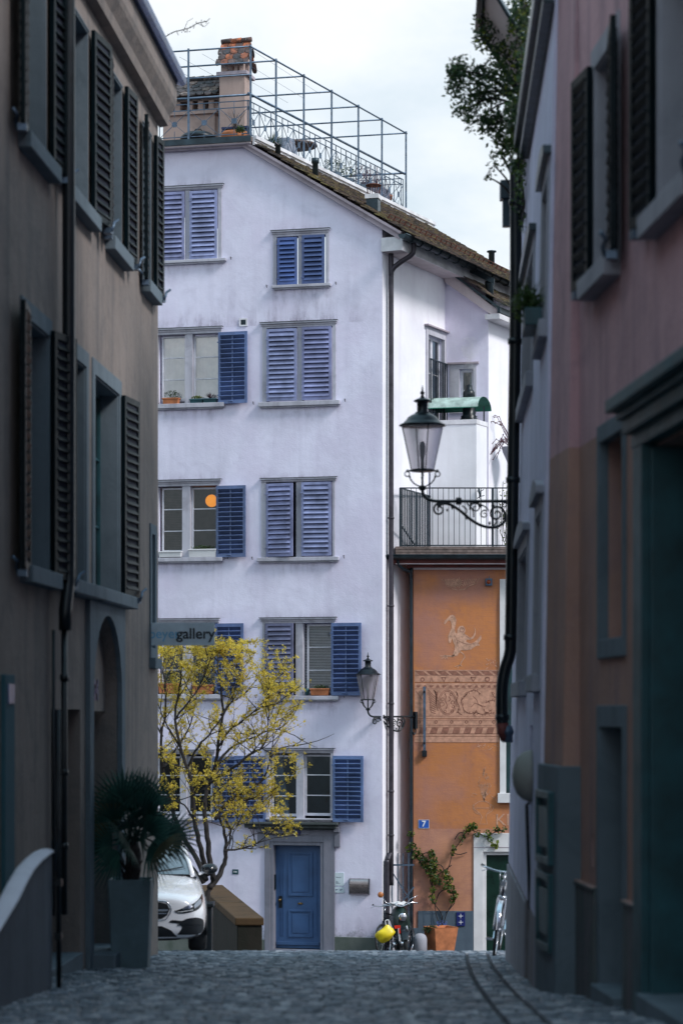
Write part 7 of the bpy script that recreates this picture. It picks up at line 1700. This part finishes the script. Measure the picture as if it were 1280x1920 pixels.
secs = [(1.06,.30,.10,.88),(.95,.36,.16,.98),(.75,.42,.17,1.00),(.5,.46,.17,.97),(.25,.50,.15,.90),(.08,.55,.08,.80)]
vs = []
for i, (x, zb, hwd, zt) in enumerate(secs):
    for k in range(n): a = 6.2832*k/n; vs.append((x+.02*math.sin(a*5+i), hwd*math.cos(a)*(1+.10*math.sin(a*4+i*2)), (zb+zt)/2+(zt-zb)/2*math.sin(a)*(1+.03*math.sin(a*6+i))))
q.add(vs, [(i*n+k, i*n+(k+1)%n, (i+1)*n+(k+1)%n, (i+1)*n+k) for i in range(5) for k in range(n)], True); q.add(vs, [tuple(range(n))[::-1], tuple(5*n+k for k in range(n))], True)
q.build('rain_cover', simple('dark_green_nylon', (.012,.035,.03), .45, var=.4, scale=8, bmp=.3, bscale=20), t)
q = MB(Mm); q.tube(catmull([(.88,-.36,1.04),(.94,-.2,1.06),(.98,0,1.0),(.94,.2,1.06),(.88,.36,1.04)],4), .014, 8); q.tube([(.95,.12,1.05),(.97,.20,1.14),(.96,.34,1.20)], .008, 6); q.tube([(.95,-.12,1.05),(.99,-.30,1.10),(.97,-.38,1.22)], .008, 6); hb = q.build('handlebar', M_['chrome'], t)
q = MB(Mm @ Matrix.Translation((.97,-.40,1.26)) @ Matrix.Rotation(R(90),4,'Y')); q.lathe([(.055,-.012),(.06,0),(.055,.012),(.001,.014)], 18); q.build('mirror', simple('orange_reflector', (.42,.15,.05), .35, bmp=0), hb)
q = MB(Mm @ Matrix.Translation((1.12,0,.80)) @ Matrix.Rotation(R(90),4,'Y')); q.lathe([(.03,-.08),(.08,-.02),(.085,.02),(.07,.03),(.001,.035)], 18); q.build('headlight', M_['chrome'], t)
q = MB(Mm); vs = []; 
for k in range(10):
    a = R(20+k*14)
    for yv in (-.07,0,.07): vs.append((1.15+.33*math.cos(a), yv, .27+.33*math.sin(a)-(.02 if yv else 0)))
q.add(vs, [(3*k+j,3*k+j+1,3*k+4+j,3*k+3+j) for k in range(9) for j in range(2)], True); q.build('mudguard', M_['black'], t)
q = MB(Mm); q.box(1.30,1.34,-.20,-.08,.60,.66); q.box(1.34,1.345,-.12,-.085,.50,.59); q.build('red_light', simple('red_lens', (.6,.03,.015), .3), t); rr = random.Random(82); yb = thing('yellow_bag', 'crumpled bright yellow bag hung on the front of the parked bikes', 'bag', Matrix.Translation(W(722,1750,47.3)))
T = wm(yb); vs = []; m_, n = 9, 14
for i in range(m_):
    z = .17-.36*i/(m_-1); rad = (.03,.07,.12,.16,.18,.17,.14,.10,.03)[i]
    for k in range(n): a = 6.2832*k/n; rr_ = rad*(1+.18*math.sin(a*3+i)+.08*rr.uniform(-1,1)); vs.append((rr_*math.cos(a)-.10*(i/8)**1.5*1.0+.04, rr_*.6*math.sin(a), z))
q = MB(T); q.add(vs, [(i*n+k, i*n+(k+1)%n, (i+1)*n+(k+1)%n, (i+1)*n+k) for i in range(m_-1) for k in range(n)], True); q.build('bag', simple('yellow_plastic', (.80,.62,.02), .4, var=.15), yb)
q = MB(T); q.tube(catmull([(.02,0,.15),(.0,0,.24),(.06,0,.26),(.07,0,.16)],4), .012, 6); q.build('bag_handle', M_['whitepaint'], yb)
wc = thing('white_cloth', 'crumpled white plastic sheet lying over the moped seat', 'sheet', Mm @ Matrix.Translation((.78,0,1.01))); T = wm(wc); vs = []; n = 16
for i in range(9):
    for k in range(9): x, y_ = -.2+.05*i, -.19+.048*k; vs.append((x, y_, .05+.025*math.sin(i*1.7+k*.9)+.02*math.sin(k*2.3)-2.2*abs(y_)**2.2))
q = MB(T); q.add(vs, [(9*i+k, 9*i+k+9, 9*i+k+10, 9*i+k+1) for i in range(8) for k in range(8)], True); q.build('sheet', M_['whitepaint'], wc)

# ------------------------------------------------------------------ white saloon car, nose to the camera (x right in picture, y to the rear)
Yc = 31.9; pc_ = W(259, 1785, Yc); yaw = math.atan2(.10, 1); pitch = R(-.5)
CMt = Matrix.Translation((pc_.x, Yc, gz(Yc)+.0)) @ Matrix.Rotation(yaw, 4, 'Z') @ Matrix.Rotation(pitch, 4, 'X') @ Matrix.Scale(1.04, 4) @ Matrix.Translation((0,0,-.07))
car = thing('parked_car', 'white saloon car nosing out from behind the left house', 'car', CMt)
secs = [ # y, then half-profile (x,z) bottom centre -> top centre
 (0.00, [(0,.34),(.45,.34),(.58,.40),(.62,.52),(.60,.64),(.50,.70),(.28,.73),(0,.74)]),
 (0.06, [(0,.20),(.60,.20),(.74,.27),(.765,.44),(.74,.62),(.64,.73),(.36,.785),(0,.795)]),
 (0.22, [(0,.19),(.74,.19),(.845,.26),(.86,.44),(.845,.62),(.76,.75),(.45,.83),(0,.845)]),
 (0.50, [(0,.19),(.80,.20),(.89,.30),(.905,.50),(.895,.66),(.83,.79),(.52,.875),(0,.89)]),
 (0.95, [(0,.19),(.80,.20),(.89,.30),(.91,.52),(.90,.72),(.84,.85),(.56,.925),(0,.945)]),
 (1.42, [(0,.19),(.80,.20),(.89,.30),(.905,.52),(.90,.76),(.84,.91),(.60,.985),(0,1.02)]),
 (1.90, [(0,.19),(.80,.20),(.89,.30),(.905,.52),(.90,.78),(.85,.93),(.62,.98),(0,1.0)]),
 (3.0, [(0,.19),(.80,.20),(.89,.30),(.905,.52),(.90,.79),(.85,.95),(.62,.99),(0,1.0)]),
 (3.9, [(0,.22),(.78,.22),(.89,.32),(.905,.52),(.90,.79),(.83,.96),(.60,1.03),(0,1.05)]),
 (4.45, [(0,.28),(.70,.28),(.80,.38),(.85,.54),(.84,.78),(.74,.98),(.50,1.04),(0,1.05)]),
 (4.66, [(0,.40),(.60,.40),(.70,.50),(.74,.60),(.73,.74),(.62,.88),(.40,.92),(0,.93)])]
q = MB(CMt); NP = 8; full = []
for y_, P in secs:
    ringv = [(x, y_, z) for x, z in P] + [(-x, y_, z) for x, z in P[-2:0:-1]]; full.append(ringv)
m_ = len(full[0]); vs = [v for r_ in full for v in r_]
fs = [(i*m_+k, i*m_+(k+1)%m_, (i+1)*m_+(k+1)%m_, (i+1)*m_+k) for i in range(len(full)-1) for k in range(m_)]
fs = [f[::-1] for f in fs]
# end caps as quads
for base_, rev in ((0, False), ((len(full)-1)*m_, True)):
    for k in range(NP-1):
        a, b = k, k+1; a2, b2 = (m_-k) % m_, (m_-k-1) % m_
        f = [base_+a, base_+b, base_+b2, base_+a2]; f = list(dict.fromkeys(f)); f = f if not rev else f[::-1]
        if len(f) > 2: fs.append(f)
q.add(vs, fs, True); body = q.build('body', M_['carwhite'], car)
bm = bmesh.new(); bm.from_mesh(body.data); bmesh.ops.recalc_face_normals(bm, faces=bm.faces); bm.to_mesh(body.data); bm.free()
s_ = body.modifiers.new('Subdivision', 'SUBSURF'); s_.levels = 3; s_.render_levels = 3
dg = bpy.context.evaluated_depsgraph_get(); dg.update(); ev = body.evaluated_get(dg); mev = ev.to_mesh()
bvh = BVHTree.FromPolygons([v.co.copy() for v in mev.vertices], [tuple(p.vertices) for p in mev.polygons]); ev.to_mesh_clear()
def decal(name, pts, mat, off=.006, parent=None, smooth_n=1, mirror=True, zdir=False, inset=0, step=.022):
    """surface patch cut in front view (x,z) and laid on the body; dense so that it follows the curves"""
    central = min(p[0] for p in pts) < .01; q = MB(CMt)
    for sx in ((1, -1) if mirror else (1,)):
        if not central: q = MB(CMt)
        P = [Vector((p[0], p[1], 0)) for p in pts]
        if smooth_n > 1: P = catmull(P+[P[0]], smooth_n)[:-1]
        b = bmesh.new(); vv = [b.verts.new((p.x, p.y, 0)) for p in P]; b.faces.new(vv)
        xs_ = [p.x for p in P]; zs_ = [p.y for p in P]
        for ax, lo, hi in ((0, min(xs_), max(xs_)), (1, min(zs_), max(zs_))):
            c = lo+step
            while c < hi:
                co = (c,0,0) if ax == 0 else (0,c,0); no = (1,0,0) if ax == 0 else (0,1,0)
                bmesh.ops.bisect_plane(b, geom=b.verts[:]+b.edges[:]+b.faces[:], plane_co=co, plane_no=no); c += step
        b.verts.index_update(); out = []
        for v in b.verts:
            x, z = v.co.x, v.co.y
            if zdir: hit = bvh.ray_cast(Vector((x, z, 3)), Vector((0,0,-1)))
            else: hit = bvh.ray_cast(Vector((x, -2, z)), Vector((0,1,0)))
            if hit[0] is None: hit = bvh.find_nearest(Vector((x, .1, z)))
            p_ = hit[0] + hit[1]*off; out.append((p_.x*sx, p_.y, p_.z))
        fs_ = [tuple(v.index for v in f.verts) for f in b.faces]
        if sx < 0: fs_ = [f[::-1] for f in fs_]
        q.add(out, fs_, False); b.free()
        if not central: res = q.build(name, mat, (parent[0] if sx > 0 else parent[1]) if isinstance(parent, tuple) else parent or car); pair = (res,) if sx > 0 else (pair[0], res)
    return q.build(name, mat, parent or car) if central else pair
M_['cardark'] = simple('black_car_plastic', (.008,.010,.014), .4, var=.2, bmp=0)
M_['cargloss'] = simple('gloss_black_trim', (.01,.012,.016), .12, bmp=0)
M_['screen'] = simple('windscreen_glass', (.10,.13,.16), .05, .0, bmp=0, var=.3, coat=1)
decal('lower_grille', [(.0,.245),(.50,.245),(.42,.33),(.30,.385),(0,.385)], M_['cardark'])
decal('side_intake', [(.50,.27),(.80,.275),(.845,.36),(.83,.45),(.74,.485),(.62,.475),(.56,.45),(.44,.46),(.40,.43),(.52,.41),(.56,.36)], M_['cardark'], smooth_n=4)
decal('side_intake_fin', [(.50,.385),(.62,.395),(.80,.375),(.80,.388),(.62,.41),(.50,.40)], M_['cargloss'], off=.012)
decal('splitter', [(0,.195),(.62,.20),(.82,.235),(.82,.25),(.62,.225),(0,.215)], M_['cardark'], off=.012)
gr = decal('grille', [(0,.47),(.30,.475),(.37,.52),(.405,.60),(.37,.665),(.28,.69),(0,.695)], M_['cardark'], smooth_n=1)
decal('grille_bar', [(0,.570),(.375,.575),(.385,.600),(0,.605)], M_['chrome'], off=.014, parent=gr); decal('grille_bar', [(0,.535),(.365,.540),(.372,.553),(0,.552)], M_['chrome'], off=.014, parent=gr)
gb_ = [(0,.455),(.31,.46),(.385,.51),(.425,.60),(.385,.68),(.285,.708),(0,.712)]
q = MB(CMt); 
for sx in (1,-1):
    P = []
    for p_ in catmull([Vector((a,b,0)) for a,b in gb_], 4):
        hit = bvh.ray_cast(Vector((p_.x,-2,p_.y)), Vector((0,1,0))); P.append(hit[0]*1 + Vector((0,-.004,0))) if hit[0] else None
    q.tube([(v.x*sx, v.y, v.z) for v in P], .008, 6)
q.build('grille_surround', M_['chrome'], gr)
hl = decal('headlight', [(.46,.575),(.54,.60),(.70,.66),(.80,.72),(.835,.755),(.84,.70),(.81,.62),(.74,.575),(.60,.545),(.50,.55)], M_['cargloss'], off=.008, smooth_n=4)
decal('headlight_reflector', [(.56,.590),(.66,.60),(.69,.635),(.64,.645),(.58,.615)], M_['chrome'], off=.013, parent=hl, smooth_n=3)
decal('headlight_reflector', [(.72,.60),(.80,.65),(.81,.70),(.76,.68),(.71,.64)], M_['spoke'], off=.013, parent=hl, smooth_n=3)
decal('daylight_strip', [(.66,.655),(.80,.728),(.833,.762),(.80,.742),(.66,.668)], M_['ink'], off=.013, parent=hl)
decal('daylight_strip', [(.47,.565),(.55,.56),(.70,.58),(.70,.588),(.55,.57)], M_['ink'], off=.013, parent=hl)
# hood creases, cut lines
q = MB(CMt)
for sx in (1,-1):
    for pts in ([(.44,.12),(.50,.5),(.58,1.0),(.66,1.35)], [(.22,.16),(.25,.5),(.30,1.3)]):
        P = []
        for p_ in catmull([Vector((a,b,0)) for a,b in pts], 6):
            hit = bvh.ray_cast(Vector((p_.x, p_.y, 3)), Vector((0,0,-1)))
            if hit[0]: P.append((hit[0].x*sx, hit[0].y, hit[0].z-.002))
        q.tube(P, .012 if pts[0][0] < .3 else .005, 5)
q.build('bonnet_crease', M_['carwhite'], body)
# emblem ring and number plate
q = MB(CMt); hit = bvh.ray_cast(Vector((0,-2,.585)), Vector((0,1,0)))[0]
q.tube([(.085*math.cos(a*.2618), hit.y-.03, .585+.085*math.sin(a*.2618)) for a in range(24)], .008, 6, True)
for a in (90, 210, 330): q.tube([(0,hit.y-.03,.585),(.082*math.cos(R(a)),hit.y-.03,.585+.082*math.sin(R(a)))], [.012,.003], 5)
q.build('emblem', M_['chrome'], car)
# glasshouse
gs = [(1.30,.72,.96,.02),(1.75,.66,1.20,.06),(2.15,.60,1.375,.1),(2.6,.58,1.42,.1),(3.3,.57,1.39,.1),(3.85,.60,1.22,.08),(4.25,.62,1.03,.03)]
gq = []
for y_, hw_, zt, rd_ in gs:
    zb = .93 if y_ < 4 else .95; hb2 = .80
    f = (zt-.93)/.49
    gq.append([(hb2, y_, zb-.03), (hb2-(hb2-hw_)*.5*f-.01, y_, zb+(zt-zb)*.5), (hw_, y_, zt-.035), (hw_*.75, y_, zt-.005), (0, y_, zt+.012)])
def gl_side(sx, cols, name, mat, rows):
    q = MB(CMt); vs = [(x*sx, y_, z) for r_ in gq for (x, y_, z) in r_]; m5 = 5
    fs_ = [((i*m5+k), (i*m5+k+1), ((i+1)*m5+k+1), ((i+1)*m5+k)) for i in rows for k in cols]; 
    if sx > 0: fs_ = [f[::-1] for f in fs_]
    q.add(vs, fs_, True); return q
q = MB(CMt)
for sx in (1,-1):
    g_ = gl_side(sx, [2,3], '', None, [2,3,4]); b0 = len(q.v); q.v += g_.v; q.f += [[i+b0 for i in f] for f in g_.f]; q.sm += g_.sm; q.mi += g_.mi
q.build('roof', M_['carwhite'], car)
q = MB(CMt)
for sx in (1,-1):
    g_ = gl_side(sx, [0,1], '', None, [0,1,2,3,4,5]); b0 = len(q.v); q.v += g_.v; q.f += [[i+b0 for i in f] for f in g_.f]; q.sm += g_.sm; q.mi += g_.mi
q.build('side_window', M_['screen'], car)
q = MB(CMt); vs = []; ws_ = [(1.28,.73,.965),(1.55,.70,1.11),(1.85,.65,1.245),(2.15,.60,1.36)]
for y_, hw_, zt in ws_:
    for k in range(-5, 6): x = hw_*k/5; vs.append((x, y_-.05*(1-(k/5)**2)+.02, zt+.012*(1-(k/5)**2)))
q.add(vs, [(11*i+k, 11*i+k+1, 11*i+k+12, 11*i+k+11) for i in range(3) for k in range(10)], True); q.build('windscreen', M_['screen'], car)
q = MB(CMt); vs = []
for y_, hw_, zt in [(3.3,.56,1.385),(3.85,.60,1.22),(4.25,.62,1.03)]:
    for k in range(-4, 5): vs.append((hw_*k/4, y_, zt+.008))
q.add(vs, [(9*i+k, 9*i+k+1, 9*i+k+10, 9*i+k+9) for i in range(2) for k in range(8)], True); q.build('rear_window', M_['screen'], car)
q = MB(CMt)
for sx in (1,-1): q.tube([(.745*sx,1.26,.955),(.71*sx,1.55,1.115),(.66*sx,1.85,1.25),(.61*sx,2.15,1.37),(.585*sx,2.6,1.41),(.575*sx,3.3,1.38),(.61*sx,3.85,1.21),(.63*sx,4.25,1.02)], [.03,.03,.03,.03,.025,.025,.03,.03], 8)
q.build('roof_pillar', M_['carwhite'], car)
q = MB(CMt); q.box(-.62,.62,1.24,1.30,.952,.972); q.tube([(.1,1.25,.98),(.62,1.42,1.06)], .008, 5); q.build('scuttle', M_['cardark'], car)
for sx in (1, -1):
    T = CMt @ Matrix.Translation((.985*sx, 1.62, 1.02)); q = MB(T); vs = []; n = 14
    for i, (y_, a, b) in enumerate(((-.09,.02,.015),(-.07,.075,.05),(-.02,.105,.072),(.05,.11,.075),(.07,.10,.068))):
        for k in range(n): an = 6.2832*k/n; vs.append((a*math.cos(an)*1.05, y_, b*math.sin(an)))
    q.add(vs, [(i*n+k, i*n+(k+1)%n, (i+1)*n+(k+1)%n, (i+1)*n+k) for i in range(4) for k in range(n)], True); q.add(vs, [tuple(range(n)), tuple(4*n+k for k in range(n))])
    w_ = q.build('mirror', M_['cargloss'], car); q = MB(CMt); q.bar((.84*sx,1.60,.95),(.93*sx,1.62,.99),.05,.03); q.build('mirror_arm', M_['carwhite'], w_)
for sx in (1, -1):
    for y_ in (.83, 3.67):
        T = CMt @ Matrix.Translation((.79*sx, y_, .325)) @ Matrix.Rotation(R(90), 4, 'Y'); q = MB(T); q.lathe([(.21,-.11),(.30,-.115),(.325,-.09),(.33,0),(.325,.09),(.30,.115),(.21,.11)], 36); w_ = q.build('wheel', M_['rubber'], car)
        q = MB(T); q.lathe([(.215,-.10),(.215,.10)], 30); 
        for k in range(10): a = k*.6283; q.bar((.03*math.cos(a),.03*math.sin(a),.09*sx),(.20*math.cos(a),.20*math.sin(a),.095*sx),.03)
        q.lathe([(.06,.08*sx-.01),(.06,.08*sx+.02)], 16); q.build('rim', M_['spoke'], w_)
        # dark wheel arch lip
        q = MB(CMt); q.tube([(.893*sx, y_+.36*math.cos(R(a)), .33+.36*math.sin(R(a))) for a in range(-10, 191, 10)], .014, 6)
        vs = [(.9*sx, y_+.355*math.cos(R(a)), .33+.355*math.sin(R(a))) for a in range(-20, 201, 10)]; q.add(vs+[(.9*sx,y_,.33)], [(k, k+1, len(vs)) for k in range(len(vs)-1)]); q.build('wheel_arch', M_['cardark'], w_)
for o_ in [o for o in SC.objects if o.type == 'MESH' and o.parent == car]:
    pass
